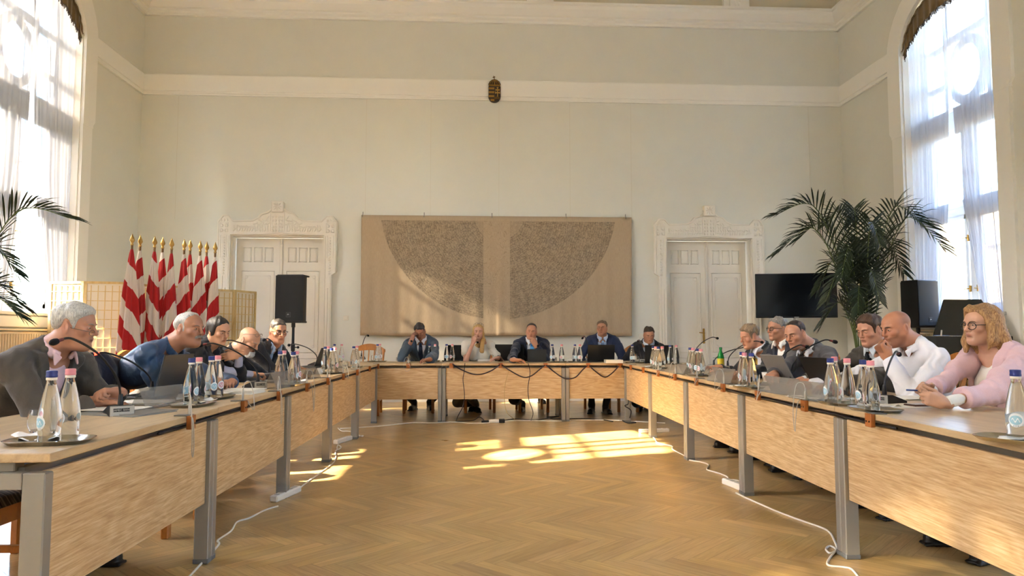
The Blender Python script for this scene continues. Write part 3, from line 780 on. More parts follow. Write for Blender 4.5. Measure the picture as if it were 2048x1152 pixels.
# ---------------------------------------------------------------- laptops, papers, holders
LAPG = mat('laptop_dark_grey', '3a3a3a', .35, .3); LAPB = mat('laptop_black', '121213', .4); LAPS = mat('laptop_silver', '8f8d88', .35, .5); SCR = mat('laptop_screen', '0a0c10', .12); KEY = mat('laptop_keys', '141414', .5); LOGO = mat('laptop_badge', 'a8a8a8', .3, .6)
def laptop(x, y, rz, label, m, wd=.34, dp=.23, ang=105, name='laptop', badge=''):
    """user sits at +Y of its own frame; the lid's back faces -Y"""
    t = thing(name, label, 'laptop', (x, y, TZ), rz)
    b = MB(); b.box((0, dp / 2, .009), (wd, dp, .016), bev=.004); b.build('keyboard_base', m, t)
    b = MB()
    for r_ in range(5):
        for c_ in range(12): b.box(((c_ - 5.5) * wd * .073, dp * .15 + r_ * .021, .0178), (wd * .066, .017, .0022))
    b.box((0, dp * .8, .0174), (wd * .3, dp * .28, .001)); b.build('keys', KEY, t)
    M = Matrix.Rotation(R(ang - 90), 3, 'X'); h = dp
    def tr(b): b.v = [tuple(M @ Vector(q) + Vector((0, .006, .018))) for q in b.v]; return b
    b = MB(); b.box((0, 0, h / 2), (wd, .008, h), bev=.003); ld = tr(b).build('lid', m, t)
    b = MB(); b.box((0, .0045, h / 2 + .004), (wd - .016, .001, h - .028)); tr(b).build('screen', SCR, ld)
    if badge:
        me = text_mesh(badge, .016); me.materials.append(LOGO)
        me.transform(Matrix.Translation((0, .006, .018)) @ M.to_4x4() @ Matrix.Translation((.03, -.0045, h * .5)) @ Matrix.Rotation(R(90), 4, 'X')); link('badge', me, ld)
    return t
PAP = mat('paper_white', 'e8e4da', .8); PAPG = mat('grey_folder', '85827c', .6); PAPB = mat('kraft_folder', 'cbb083', .75)
def papers(x, y, rz, label, n=3, wd=.21, dp=.297, th=.004, m=None, z=None, cat='paper', name='paper_stack', group=None):
    b = MB(); rnd = random.Random(int(x * 991 + y * 77))
    for k in range(n):
        a = rnd.uniform(-.09, .09); c_ = (rnd.uniform(-.012, .012), rnd.uniform(-.012, .012), th * (k + .5)); b.box(c_, (wd, dp, th * .92), Matrix.Rotation(a, 3, 'Z'))
    o = b.build(name, m or PAP); o.location = (x, y, TZ if z is None else z); o.rotation_euler = (0, 0, rz)
    return tag(o, label, cat, group)
def acry():
    m, t, p = new_mat('smoked_acrylic'); o = t.nodes['Material Output']
    tr = N(t, 'BsdfTransparent'); tr.inputs[0].default_value = (.80, .78, .74, 1); df = N(t, 'BsdfPrincipled'); df.inputs['Base Color'].default_value = (.55, .53, .50, 1); df.inputs['Roughness'].default_value = .12
    mx = N(t, 'MixShader', i0=.2); t.links.new(tr.outputs[0], mx.inputs[1]); t.links.new(df.outputs[0], mx.inputs[2]); t.links.new(mx.outputs[0], o.inputs[0]); return m
ACR = acry()
def holder(x, y, rz, label, wd=.30, h=.085, dp=.09):
    """tent shaped see-through name plate holder, long side along X"""
    b = MB(); th = .003
    for s_ in (-1, 1):
        ang = math.atan2(dp / 2, h); b.box((0, s_ * dp / 4, h / 2), (wd, th, math.hypot(h, dp / 2)), Matrix.Rotation(s_ * ang, 3, 'X'))
    b.box((0, 0, .0015), (wd, dp, .003))
    o = b.build('name_plate_holder', ACR); o.location = (x, y, TZ + .0005); o.rotation_euler = (0, 0, rz)
    return tag(o, label, 'name plate holder', 'see-through name plate holders')

# ---------------------------------------------------------------- wooden socket blocks with cables under the table edge
BLK = wood_mat('socket_block_wood', '6e3d15', '9c5a22', scale=(8, 8, 8), rough=.5, wave=2); USBW = mat('cable_grey_white', 'aaa69c', .5)
def block(p, inward, label, cable=0, seed=0):
    """p = the table edge point; inward = unit vector from the public side towards the sitter; cable 0 none, 1 short loop, 2 long drop, 3 small ring"""
    d = Vector((inward[0], inward[1], 0)); s_ = Vector((-d.y, d.x, 0))
    t = thing('socket_block', label, 'socket block', (p[0], p[1], TZ), 0, 'wooden socket blocks along the table edges')
    M = Matrix((s_, d, Vector((0, 0, 1)))).transposed(); rnd = random.Random(seed)
    b = MB(); b.box(M @ Vector((0, -.012, -.028)), (.052, .022, .062), M, bev=.002); b.box(M @ Vector((0, .02, .003)), (.052, .07, .005), M, bev=.001, mi=1); b.build('clamp', [BLK, mat('clamp_plate_grey', '6f6c66', .4, .4)], t)
    b = MB(); b.ball(M @ Vector((.012, -.0235, -.034)), .004, 8, 6); b.ball(M @ Vector((-.012, -.0235, -.034)), .004, 8, 6); b.build('jack', DARK, t)
    if cable:
        def P(x, y, z): return M @ Vector((x, y, z))
        b = MB(); b.bar(P(0, -.004, .004), P(0, -.004, .05), .014, .010, bev=.002); b.tube([P(0, -.004, .05), P(0, -.004, .068)], [.006, .0035], 6)
        sd = 1 if seed % 2 else -1; k = rnd.uniform(.85, 1.2)
        if cable == 1: pts = [P(0, -.004, .06), P(sd * .02, -.008, .10), P(sd * .07 * k, -.02, .10), P(sd * .09 * k, -.035, .03), P(sd * .07 * k, -.045, -.05), P(sd * .05, -.03, -.03), P(sd * .05, -.012, .0)]
        elif cable == 2: pts = [P(0, -.004, .06), P(sd * .02, -.010, .095), P(sd * .06 * k, -.03, .08), P(sd * .075 * k, -.045, -.04), P(sd * .07 * k, -.045, -.16 * k), P(sd * .055 * k, -.045, -.185 * k), P(sd * .045, -.045, -.12), P(sd * .035, -.035, -.02), P(sd * .03, -.02, .004)]
        else: pts = [P(0, -.004, .06), P(sd * .01, -.02, .085), P(sd * .045, -.04, .06), P(sd * .055, -.04, -.05), P(sd * .02, -.04, -.095), P(-sd * .025, -.04, -.07), P(-sd * .02, -.03, -.02), P(sd * .02, -.02, -.005)]
        b.tube(bez(pts, 8), .0023, 6); b.build('cable', USBW, t, auto=50)
    return t

# ---------------------------------------------------------------- flags
def flag_mat():
    m, t, p = new_mat('flag_cloth'); uv = N(t, 'UVMap'); sx = N(t, 'SeparateXYZ'); t.links.new(uv.outputs[0], sx.inputs[0])
    fr = N(t, 'Math', operation='FRACT'); t.links.new(sx.outputs[0], fr.inputs[0])
    r = ramp(t, fr.outputs[0], [(0, 'c01c22'), (.5, 'ece4dc')], 'CONSTANT'); t.links.new(r.outputs[0], p.inputs['Base Color'])
    p.inputs['Roughness'].default_value = .75; p.inputs['Sheen Weight'].default_value = .2
    tr = N(t, 'BsdfTranslucent'); t.links.new(r.outputs[0], tr.inputs[0]); mx = N(t, 'MixShader', i0=.3)
    t.links.new(p.outputs[0], mx.inputs[1]); t.links.new(tr.outputs[0], mx.inputs[2]); t.links.new(mx.outputs[0], t.nodes['Material Output'].inputs[0]); return m
FLM = flag_mat(); POLE = mat('flag_pole_wood', '7d5a32', .5); GOLD = mat('gilt_finial', 'b59455', .32, .9); GRN = mat('flag_green_ribbon', '2d6b45', .7)
def flag(x, y, top, slope, ph, label, wid=1.0, green=False, period=.52):
    t = thing('standing_flag', label, 'flag', (x, y, 0), 0, 'red and white striped flags on poles')
    b = MB(); b.tube([(0, 0, .12), (0, 0, top)], .014, 10); b.build('pole', POLE, t, auto=50)
    b = MB(); b.lathe([(.016, 0), (.02, .01), (.014, .02), (.014, .035), (.028, .055), (.03, .07), (.02, .1), (.006, .135), (.003, .15)], (0, 0, top), 12); b.build('finial', GOLD, t, smooth=True)
    b = MB(); b.lathe([(.19, 0), (.19, .02), (.06, .05), (.03, .12), (.02, .14)], (0, 0, 0), 20); b.build('foot', mat('flag_stand_iron', '3a3632', .5, .5), t, auto=40)
    nu, nv = 73, 40; zt = top - .05; zb = .42; rnd = random.Random(int(ph * 100)); p1, p2, p3 = [rnd.random() * 6 for _ in range(3)]
    vs_, uvs = [], []
    for j in range(nv):
        v = j / (nv - 1); z = zt + (zb - zt) * v; r0 = .016 + .112 * wid * v ** .72
        for i in range(nu):
            u = i / (nu - 1); a = 2 * math.pi * u
            fold = 1 + (.26 * math.sin(5 * a + p1 + v * .9) + .16 * math.sin(8 * a + p2 - v * 1.2) + .08 * math.sin(13 * a + p3)) * min(1, v * 3 + .15)
            r_ = r0 * fold
            X = r_ * math.cos(a) * 1.0 + .03 * v * math.sin(p1); Y = r_ * math.sin(a) * .8
            vs_.append((X, Y, z + .03 * v * math.sin(3 * a + p2)))
            uvs.append(((zt - z) / period + slope * X / .14 * (.30 + .35 * v) + ph, v))
    fs = [(j * nu + i, (j + 1) * nu + i, (j + 1) * nu + i + 1, j * nu + i + 1) for j in range(nv - 1) for i in range(nu - 1)]
    me = bpy.data.meshes.new('flag_cloth'); me.from_pydata(vs_, [], fs); me.materials.append(FLM)
    ul = me.uv_layers.new(name='UVMap'); li = np.empty(len(me.loops), np.int32); me.loops.foreach_get('vertex_index', li)
    ul.data.foreach_set('uv', np.array(uvs, np.float32)[li].ravel()); me.polygons.foreach_set('use_smooth', [True] * len(fs)); me.update()
    link('flag_cloth', me, t)
    if green:
        b = MB(); b.grid(lambda u, v: (.06 + .03 * u + .02 * v, -.10 - .02 * math.sin(u * 3), top - .85 - .75 * v), 4, 8); b.build('green_ribbon', GRN, t, smooth=True)
    return t

# ---------------------------------------------------------------- palm
LEAF = mat('palm_leaf', '22301c', .45, noise=.3, nscale=6); RACH = mat('palm_stalk', '5c6b35', .5); POT = mat('plant_pot', '4a4038', .7)
def palm(x, y, label, fronds, base=.45, seed=1):
    t = thing('potted_palm', label, 'plant', (x, y, 0)); rnd = random.Random(seed)
    b = MB(); b.lathe([(.17, 0), (.18, .02), (.23, .40), (.24, .43), (.22, .43), (.2, .40), (.01, .39)], seg=28); b.build('pot', POT, t, auto=40)
    for k, (az, reach, hgt, droop) in enumerate(fronds):
        az = R(az); h = Vector((math.cos(az), math.sin(az), 0)); o = h * rnd.uniform(.02, .07)
        P0 = o + Vector((0, 0, base - .06)); P1 = o + h * reach * .16 + Vector((0, 0, base + (hgt - base) * .55)); P2 = o + h * reach * .52 + Vector((0, 0, hgt)); P3 = o + h * reach + Vector((0, 0, hgt - droop))
        pts = bez([P0, P1, P2, P3], 14); n = len(pts); b = MB(); b.tube(pts, [.011 * (1 - .8 * i / n) for i in range(n)], 6)
        fr = b.build('frond', RACH, t, smooth=True); lf = MB(); s0 = int(n * .36); tot = 30
        for q in range(tot):
            i = s0 + q * (n - 1.01 - s0) / tot; i0 = int(i); p_ = pts[i0].lerp(pts[min(i0 + 1, n - 1)], i - i0); d = (pts[min(i0 + 1, n - 1)] - pts[i0 - 1]).normalized()
            f = q / tot; ln = (.12 + reach * .30) * (1 - .45 * f) * (0.62 + .38 * math.sin(math.pi * min(1, f + .25))) + .08
            sd = d.cross(Vector((0, 0, 1)))
            if sd.length < .05: sd = d.orthogonal()
            sd.normalize(); upv = sd.cross(d).normalized()
            for s_ in (-1, 1):
                l2 = ln * rnd.uniform(.85, 1.1); dr = (d * (.62 + .5 * f) + sd * s_ * (.85 - .35 * f) + upv * rnd.uniform(.10, .40)).normalized()
                wv = d.cross(dr).cross(dr).normalized() * .0115; nrm = wv.normalized().cross(dr) * .005
                a0 = p_; a1 = p_ + dr * l2 * .4; a2 = p_ + dr * l2 * .75 + Vector((0, 0, -.045 * l2)); a3 = p_ + dr * l2 + Vector((0, 0, -.15 * l2))
                lf.add([a0 - wv * .4, a0 + nrm * .3, a0 + wv * .4, a1 - wv * 1.1, a1 + nrm, a1 + wv * 1.1, a2 - wv * .8, a2 + nrm, a2 + wv * .8, a3], [(0, 1, 4, 3), (1, 2, 5, 4), (3, 4, 7, 6), (4, 5, 8, 7), (6, 7, 9), (7, 8, 9)])
        lf.build('leaflets', LEAF, fr)
    return t

# ---------------------------------------------------------------- loudspeakers
SPB = mat('loudspeaker_black', '121214', .55); GRL = mat('loudspeaker_grille', '08080a', .6, bump=.8, bscale=1500)
def loudspeaker(x, y, zb, rz, label, standlabel, top=True):
    t = thing('loudspeaker', label, 'loudspeaker', (x, y, zb), rz, 'loudspeakers on tripod stands')
    W_, H_, D_ = .38, .64, .34; b = MB()
    b.prism([(-W_ / 2, -D_ / 2), (W_ / 2, -D_ / 2), (W_ / 2 - .01, -.02), (W_ / 2 - .09, D_ / 2), (-W_ / 2 + .09, D_ / 2), (-W_ / 2 + .01, -.02)], .015, H_ - .01, 'z'); b.box((0, -.02, .012), (.3, .26, .024), bev=.008); b.box((0, -.03, H_ - .008), (W_ - .02, .26, .02), bev=.008)
    b.build('cabinet', SPB, t, auto=30)
    b = MB(); b.grid(lambda u, v: (-(W_ - .012) / 2 + (W_ - .012) * u, -D_ / 2 - .004 - .02 * math.sin(math.pi * u) ** .7, .03 + (H_ - .05) * v), 18, 4); g = b.build('grille', GRL, t, smooth=True)
    b = MB(); b.box((0, -D_ / 2 - .026, .105), (.062, .004, .062), bev=.004); b.box((0, -D_ / 2 - .0285, .105), (.054, .002, .054), mi=1); bd = b.build('badge', [mat('badge_frame', '5a5a5c', .4, .4), SPB], t)
    me = text_mesh('JBL', .022); me.materials.append(mat('badge_letters', 'c4c4c4', .4)); me.transform(Matrix.Translation((0, -D_ / 2 - .030, .108)) @ Matrix.Rotation(R(90), 4, 'X')); link('lettering', me, bd)
    s_ = thing('speaker_stand', standlabel, 'speaker stand', (x, y, 0), rz, 'tripod speaker stands')
    b = MB(); b.tube([(0, 0, .18), (0, 0, zb + .02)], .018, 12); b.build('pole', SPB, s_, auto=50)
    b = MB(); b.tube([(0, 0, .9), (0, 0, 1.0)], .027, 12); b.tube([(.02, 0, .95), (.06, 0, .95)], .007, 6); b.ball((.07, 0, .95), .018, 10, 8); b.build('collar', SPB, s_, auto=50); b = MB(); b.tube([(0, 0, zb - .06), (0, 0, zb)], .026, 12); b.build('collar', SPB, s_, auto=50)
    for k in range(3):
        a = R(90 + 120 * k); b = MB(); b.bar((.02 * math.cos(a), .02 * math.sin(a), .75), (.42 * math.cos(a), .42 * math.sin(a), .015), .024, .012); b.bar((.02 * math.cos(a), .02 * math.sin(a), .25), (.30 * math.cos(a), .30 * math.sin(a), .34), .02, .01); b.ball((.42 * math.cos(a), .42 * math.sin(a), .014), .014, 8, 6); b.build('leg', SPB, s_)
    return t, s_
# ---------------------------------------------------------------- people: distance-field bodies turned into one continuous surface each
V3 = lambda *a: np.array(a if len(a) > 1 else a[0], float)
def unit(v): v = np.asarray(v, float); return v / (np.linalg.norm(v) + 1e-12)
class Field:
    def __init__(s, lo, hi, h, fine=None, hf=None):
        """grid over [lo,hi]; spacing h, or hf inside the box fine"""
        s.ax = []
        for i in range(3):
            if fine is None: s.ax.append(np.arange(lo[i], hi[i] + h, h)); continue
            a, b = max(lo[i], fine[0][i]), min(hi[i], fine[1][i])
            s.ax.append(np.concatenate([np.arange(a - h, lo[i] - h, -h)[::-1], np.arange(a, b, hf), np.arange(b, hi[i] + h, h)]))
        s.D = np.full([len(a) for a in s.ax], 9.0, np.float32)
    def sl(s, lo, hi):
        r = [(max(0, np.searchsorted(a, lo[i]) - 1), min(len(a), np.searchsorted(a, hi[i]) + 1)) for i, a in enumerate(s.ax)]
        return tuple(slice(a, b) for a, b in r)
    def add(s, prim, k=.02, op='u'):
        fn, lo, hi = prim; pad = k + .02
        S = s.sl(lo - pad, hi + pad)
        X, Y, Z = [s.ax[i][S[i]].reshape([-1 if j == i else 1 for j in range(3)]).astype(np.float32) for i in range(3)]
        if not (X.size and Y.size and Z.size): return s
        d = fn(X, Y, Z).astype(np.float32); c = s.D[S]
        if op == 'u': h = np.maximum(k - np.abs(c - d), 0); s.D[S] = np.minimum(c, d) - h * h / (4 * k)
        else: h = np.maximum(k - np.abs(c + d), 0); s.D[S] = np.maximum(c, -d) + h * h / (4 * k)
        return s
    def warp(s, fn, lo=None, hi=None):
        S = s.sl(lo, hi) if lo is not None else (slice(None),) * 3
        X, Y, Z = [s.ax[i][S[i]].reshape([-1 if j == i else 1 for j in range(3)]).astype(np.float32) for i in range(3)]
        s.D[S] = fn(X, Y, Z, s.D[S]); return s
    def mesh(s):
        D = s.D; S = D < 0; c = np.zeros([n - 1 for n in D.shape], np.uint8)
        for i in (0, 1):
            for j in (0, 1):
                for k in (0, 1): c += S[i:S.shape[0] - 1 + i, j:S.shape[1] - 1 + j, k:S.shape[2] - 1 + k]
        idx = np.argwhere((c > 0) & (c < 8)); look = np.full(c.shape, -1, np.int32); look[tuple(idx.T)] = np.arange(len(idx))
        acc = np.zeros((len(idx), 3)); cnt = np.zeros(len(idx)); ax = s.ax
        cor = [(i, j, k) for i in (0, 1) for j in (0, 1) for k in (0, 1)]
        val = {q: D[idx[:, 0] + q[0], idx[:, 1] + q[1], idx[:, 2] + q[2]] for q in cor}
        for a in cor:
            for ax_i in range(3):
                if a[ax_i]: continue
                b = list(a); b[ax_i] = 1; b = tuple(b); va, vb = val[a], val[b]; m = (va < 0) != (vb < 0)
                t = np.where(m, va / np.where(m, va - vb, 1), 0)
                for d in range(3):
                    pa = ax[d][idx[:, d] + a[d]]; pb = ax[d][idx[:, d] + b[d]]; acc[:, d] += np.where(m, pa + (pb - pa) * t, 0)
                cnt += m
        v = acc / np.maximum(cnt, 1)[:, None]; quads = []
        for d in range(3):
            e = [slice(1, -1)] * 3; e[d] = slice(0, -1); f = [slice(1, -1)] * 3; f[d] = slice(1, None)
            A, B = S[tuple(e)], S[tuple(f)]; m = np.argwhere(A != B)
            if not len(m): continue
            up = A[tuple(m.T)]; off = np.ones(3, int); off[d] = 0; p = m + off; o1, o2 = [q for q in range(3) if q != d]
            def L(da, db):
                q = p.copy(); q[:, o1] += da; q[:, o2] += db; return look[tuple(q.T)]
            Q = np.stack([L(-1, -1), L(0, -1), L(0, 0), L(-1, 0)], 1); fl = up if d != 1 else ~up
            Q = np.where(fl[:, None], Q, Q[:, ::-1]); quads.append(Q)
        Q = np.concatenate(quads) if quads else np.zeros((0, 4), int); Q = Q[(Q >= 0).all(1)]
        return v, Q
def np_mesh(name, v, q, mats, parent=None, smooth=True):
    me = bpy.data.meshes.new(name); me.vertices.add(len(v)); me.vertices.foreach_set('co', np.asarray(v, np.float32).ravel())
    me.loops.add(q.size); me.loops.foreach_set('vertex_index', q.astype(np.int32).ravel())
    me.polygons.add(len(q)); me.polygons.foreach_set('loop_start', np.arange(0, q.size, 4, dtype=np.int32))
    me.polygons.foreach_set('use_smooth', np.ones(len(q), bool)); me.update(calc_edges=True)
    for m in mats if isinstance(mats, (list, tuple)) else [mats]: me.materials.append(m)
    return link(name, me, parent)
def relax(v, q, it=1, lam=.5):
    for _ in range(it):
        s = np.zeros_like(v); n = np.zeros(len(v))
        for a, b in ((0, 1), (1, 2), (2, 3), (3, 0)):
            np.add.at(s, q[:, a], v[q[:, b]]); np.add.at(n, q[:, a], 1); np.add.at(s, q[:, b], v[q[:, a]]); np.add.at(n, q[:, b], 1)
        v = v + lam * (s / np.maximum(n, 1)[:, None] - v)
    return v
def cone(a, b, ra, rb=None):
    a, b = V3(a), V3(b); rb = ra if rb is None else rb; ba = b - a; L2 = float(ba @ ba) + 1e-12; r = max(ra, rb)
    def fn(X, Y, Z):
        x, y, z = X - a[0], Y - a[1], Z - a[2]; t = np.clip((x * ba[0] + y * ba[1] + z * ba[2]) / L2, 0, 1)
        return np.sqrt((x - t * ba[0]) ** 2 + (y - t * ba[1]) ** 2 + (z - t * ba[2]) ** 2) - (ra + (rb - ra) * t)
    return fn, np.minimum(a, b) - r, np.maximum(a, b) + r
def ell(c, r, M=None):
    c = V3(c); r = V3(r); M = np.eye(3) if M is None else np.asarray(M); R_ = np.sqrt((M ** 2) @ (r ** 2))
    def fn(X, Y, Z):
        x, y, z = X - c[0], Y - c[1], Z - c[2]; k0 = 0; k1 = 0
        for i in range(3):
            q = (x * M[0, i] + y * M[1, i] + z * M[2, i]) / r[i]; k0 = k0 + q * q; k1 = k1 + (q / r[i]) ** 2
        k0 = np.sqrt(k0); return k0 * (k0 - 1) / (np.sqrt(k1) + 1e-9)
    return fn, c - R_, c + R_
def rbox(c, h, M=None, r=.01):
    c = V3(c); h = V3(h) - r; M = np.eye(3) if M is None else np.asarray(M); R_ = np.abs(M) @ (h + r)
    def fn(X, Y, Z):
        x, y, z = X - c[0], Y - c[1], Z - c[2]; o = 0; m = None
        for i in range(3):
            q = np.abs(x * M[0, i] + y * M[1, i] + z * M[2, i]) - h[i]; o = o + np.maximum(q, 0) ** 2; m = q if m is None else np.maximum(m, q)
        return np.sqrt(o) + np.minimum(m, 0) - r
    return fn, c - R_, c + R_
def poly_sd(P, U, V_):
    """signed distance to the 2D polygon P (negative inside)"""
    P = np.asarray(P, float); d = np.full(np.broadcast(U, V_).shape, 9.0); sg = np.ones(d.shape, bool) * False; n = len(P)
    for i in range(n):
        a, b = P[i], P[(i + 1) % n]; e = b - a; wx, wy = U - a[0], V_ - a[1]; t = np.clip((wx * e[0] + wy * e[1]) / (e @ e), 0, 1)
        d = np.minimum(d, (wx - e[0] * t) ** 2 + (wy - e[1] * t) ** 2)
        c = (a[1] > V_) != (b[1] > V_); xi = a[0] + (V_ - a[1]) / (e[1] if abs(e[1]) > 1e-9 else 1e-9) * e[0]; sg ^= c & (U < xi)
    return np.where(sg, -1, 1) * np.sqrt(d)

def skin_mat(name, col):
    m, t, p = new_mat(name); at_ = N(t, 'Attribute', attribute_name='tint'); c = rgb(col); c = (c[0] * .80, c[1] * .79, c[2] * .76, 1)
    tc = N(t, 'TexCoord'); nz = N(t, 'TexNoise', iScale=30, iDetail=4); t.links.new(tc.outputs['Object'], nz.inputs['Vector'])
    mr = N(t, 'MapRange'); mr.inputs[3].default_value = .88; mr.inputs[4].default_value = 1.10; t.links.new(nz.outputs['Fac'], mr.inputs[0])
    m1 = N(t, 'Mix', data_type='RGBA', blend_type='MULTIPLY', i0=1); m1.inputs[6].default_value = c; t.links.new(mr.outputs[0], m1.inputs[7])
    m2 = N(t, 'Mix', data_type='RGBA', blend_type='MULTIPLY', i0=1); t.links.new(m1.outputs[2], m2.inputs[6]); t.links.new(at_.outputs['Color'], m2.inputs[7])
    t.links.new(m2.outputs[2], p.inputs['Base Color']); p.inputs['Roughness'].default_value = .48; p.inputs['Subsurface Weight'].default_value = .0
    n2 = N(t, 'TexNoise', iScale=420, iDetail=2); t.links.new(tc.outputs['Object'], n2.inputs['Vector']); b = N(t, 'Bump', iStrength=.12, iDistance=.001); t.links.new(n2.outputs['Fac'], b.inputs['Height']); t.links.new(b.outputs[0], p.inputs['Normal'])
    return m
def hair_mat(name, c0, c1):
    m, t, p = new_mat(name); tc = N(t, 'TexCoord'); mp = N(t, 'Mapping'); mp.inputs['Scale'].default_value = (1, 1, .13); t.links.new(tc.outputs['Object'], mp.inputs[0])
    nz = N(t, 'TexNoise', iScale=240, iDetail=3, iDistortion=.5); t.links.new(mp.outputs[0], nz.inputs['Vector'])
    r = ramp(t, nz.outputs['Fac'], [(.3, c0), (.7, c1)]); t.links.new(r.outputs[0], p.inputs['Base Color']); p.inputs['Roughness'].default_value = .5
    b = N(t, 'Bump', iStrength=.7, iDistance=.004); t.links.new(nz.outputs['Fac'], b.inputs['Height']); t.links.new(b.outputs[0], p.inputs['Normal']); return m
def cloth_mat(name, col, rough=.85, stripe=None, sheen=.15, sc=420):
    m, t, p = new_mat(name); c = rgb(col); tc = N(t, 'TexCoord'); nz = N(t, 'TexNoise', iScale=sc, iDetail=2); t.links.new(tc.outputs['Object'], nz.inputs['Vector'])
    mr = N(t, 'MapRange'); mr.inputs[3].default_value = .95 if sheen < .1 else .84; mr.inputs[4].default_value = 1.05 if sheen < .1 else 1.16; t.links.new(nz.outputs['Fac'], mr.inputs[0])
    mx = N(t, 'Mix', data_type='RGBA', blend_type='MULTIPLY', i0=1); mx.inputs[6].default_value = c; t.links.new(mr.outputs[0], mx.inputs[7]); src = mx.outputs[2]
    if stripe:
        wv = N(t, 'TexWave', iScale=stripe[1], iDistortion=2.5); wv.bands_direction = 'DIAGONAL'; t.links.new(tc.outputs['Object'], wv.inputs['Vector'])
        m2 = N(t, 'Mix', data_type='RGBA'); t.links.new(src, m2.inputs[6]); m2.inputs[7].default_value = rgb(stripe[0]); r = ramp(t, wv.outputs['Fac'], [(.5, (0, 0, 0)), (.62, (1, 1, 1))]); t.links.new(r.outputs[0], m2.inputs[0]); src = m2.outputs[2]
    t.links.new(src, p.inputs['Base Color']); p.inputs['Roughness'].default_value = rough; p.inputs['Sheen Weight'].default_value = sheen
    n2 = N(t, 'TexNoise', iScale=26, iDetail=3, iDistortion=1.0); t.links.new(tc.outputs['Object'], n2.inputs['Vector'])
    b = N(t, 'Bump', iStrength=.28, iDistance=.012); t.links.new(n2.outputs['Fac'], b.inputs['Height']); t.links.new(b.outputs[0], p.inputs['Normal']); return m
EYEW = mat('eye_white', 'b9b0a6', .6, spec=.2); IRIS = mat('eye_iris', '33251a', .5, spec=.2); PUP = mat('eye_pupil', '060606', .4, spec=.2); SHOE = mat('shoe_leather', '14110f', .35)
LENS = window_glass(); FRBK = mat('spectacle_frame_black', '141416', .35); FRMT = mat('spectacle_frame_metal', '6b6157', .3, .8)

def frame(f, tilt=0, roll=0):
    """columns: left, back, up for a head looking along the horizontal direction f, then tilted down and rolled"""
    f = unit([f[0], f[1], 0]); u = V3(0, 0, 1); ct, st = math.cos(tilt), math.sin(tilt)
    f2 = f * ct - u * st; u2 = u * ct + f * st; l = np.cross(u2, f2)
    cr, sr = math.cos(roll), math.sin(roll); l3 = l * cr + u2 * sr; u3 = u2 * cr - l * sr
    return np.stack([l3, -f2, u3], 1)

def head_prims(H, F, s, o):
    """H centre, F frame, s scale, o options -> [(prim, k, op)]"""
    W = lambda p: H + F @ (V3(p) * s); out = []
    fat = o.get('fat', 0); fem = o.get('fem', 0); jw = 1 + .16 * fat - .10 * fem
    def E(c, r, k, op='u', M=None): out.append((ell(W(c), V3(r) * s, F if M is None else F @ M), k * s, op))
    def C(a, b, ra, rb, k, op='u'): out.append((cone(W(a), W(b), ra * s, rb * s), k * s, op))
    E((0, .014, .046), (.076, .097, .083), .01)
    E((0, -.03, .045), (.066, .062, .062), .03)
    E((0, -.028, -.03), (.056 * jw, .062, .082), .035)
    for q in (-1, 1):
        C((q * .050 * jw, .002, -.050), (q * .016, -.076, -.098), .018, .015, .03)
        C((q * .055, .0, .0), (q * .051 * jw, .004, -.048), .018, .017, .03)
        E((q * .043, -.062, -.018), (.024, .024, .021), .025)
        C((q * .012, -.0925, .030), (q * .046, -.078, .034), .0105, .008, .016)
    E((0, -.078, -.097), (.022, .019, .019), .022)
    E((0, -.074, -.056), (.034, .028, .034), .025)
    if fat: E((0, -.035, -.098), (.05, .05, .028 + .012 * fat), .03)
    for q in (-1, 1): E((q * .0315, -.105, .010), (.021, .019, .0125), .014, 's')
    for q in (-1, 1): E((q * .032, -.0785, .009), (.0165, .0135, .0135), .006)
    nz = o.get('nose', 1)
    C((0, -.094, .022), (0, -.1135 - .004 * nz, -.022), .0075, .0115, .012)
    for q in (-1, 1): E((q * .0125, -.100, -.0275), (.0085, .012, .008), .008)
    for q in (-1, 1): E((q * .0065, -.107, -.036), (.0042, .006, .005), .004, 's')
    C((-.019, -.0948, -.0535), (.019, -.0948, -.0535), .0055, .0055, .008)
    E((0, -.0978, -.0535), (.014, .0065, .006), .008)
    E((0, -.0962, -.0655), (.020, .0075, .0065), .008)
    C((-.022, -.1022, -.0592), (.022, -.1022, -.0592), .0022, .0022, .004, 's')
    C((-.018, -.104, -.078), (.018, -.104, -.078), .009, .009, .012, 's')
    for q in (-1, 1):
        a = R(18) * q; M = np.array([[math.cos(a), -math.sin(a), 0], [math.sin(a), math.cos(a), 0], [0, 0, 1]])
        tl = R(-12); M2 = np.array([[1, 0, 0], [0, math.cos(tl), -math.sin(tl)], [0, math.sin(tl), math.cos(tl)]])
        E((q * .080, .016, .0), (.009, .020, .034), .008, 'u', M @ M2)
        E((q * .090, .011, .004), (.007, .011, .018), .005, 's', M @ M2)
        E((q * .077, .008, -.028), (.007, .010, .010), .006)
    return out

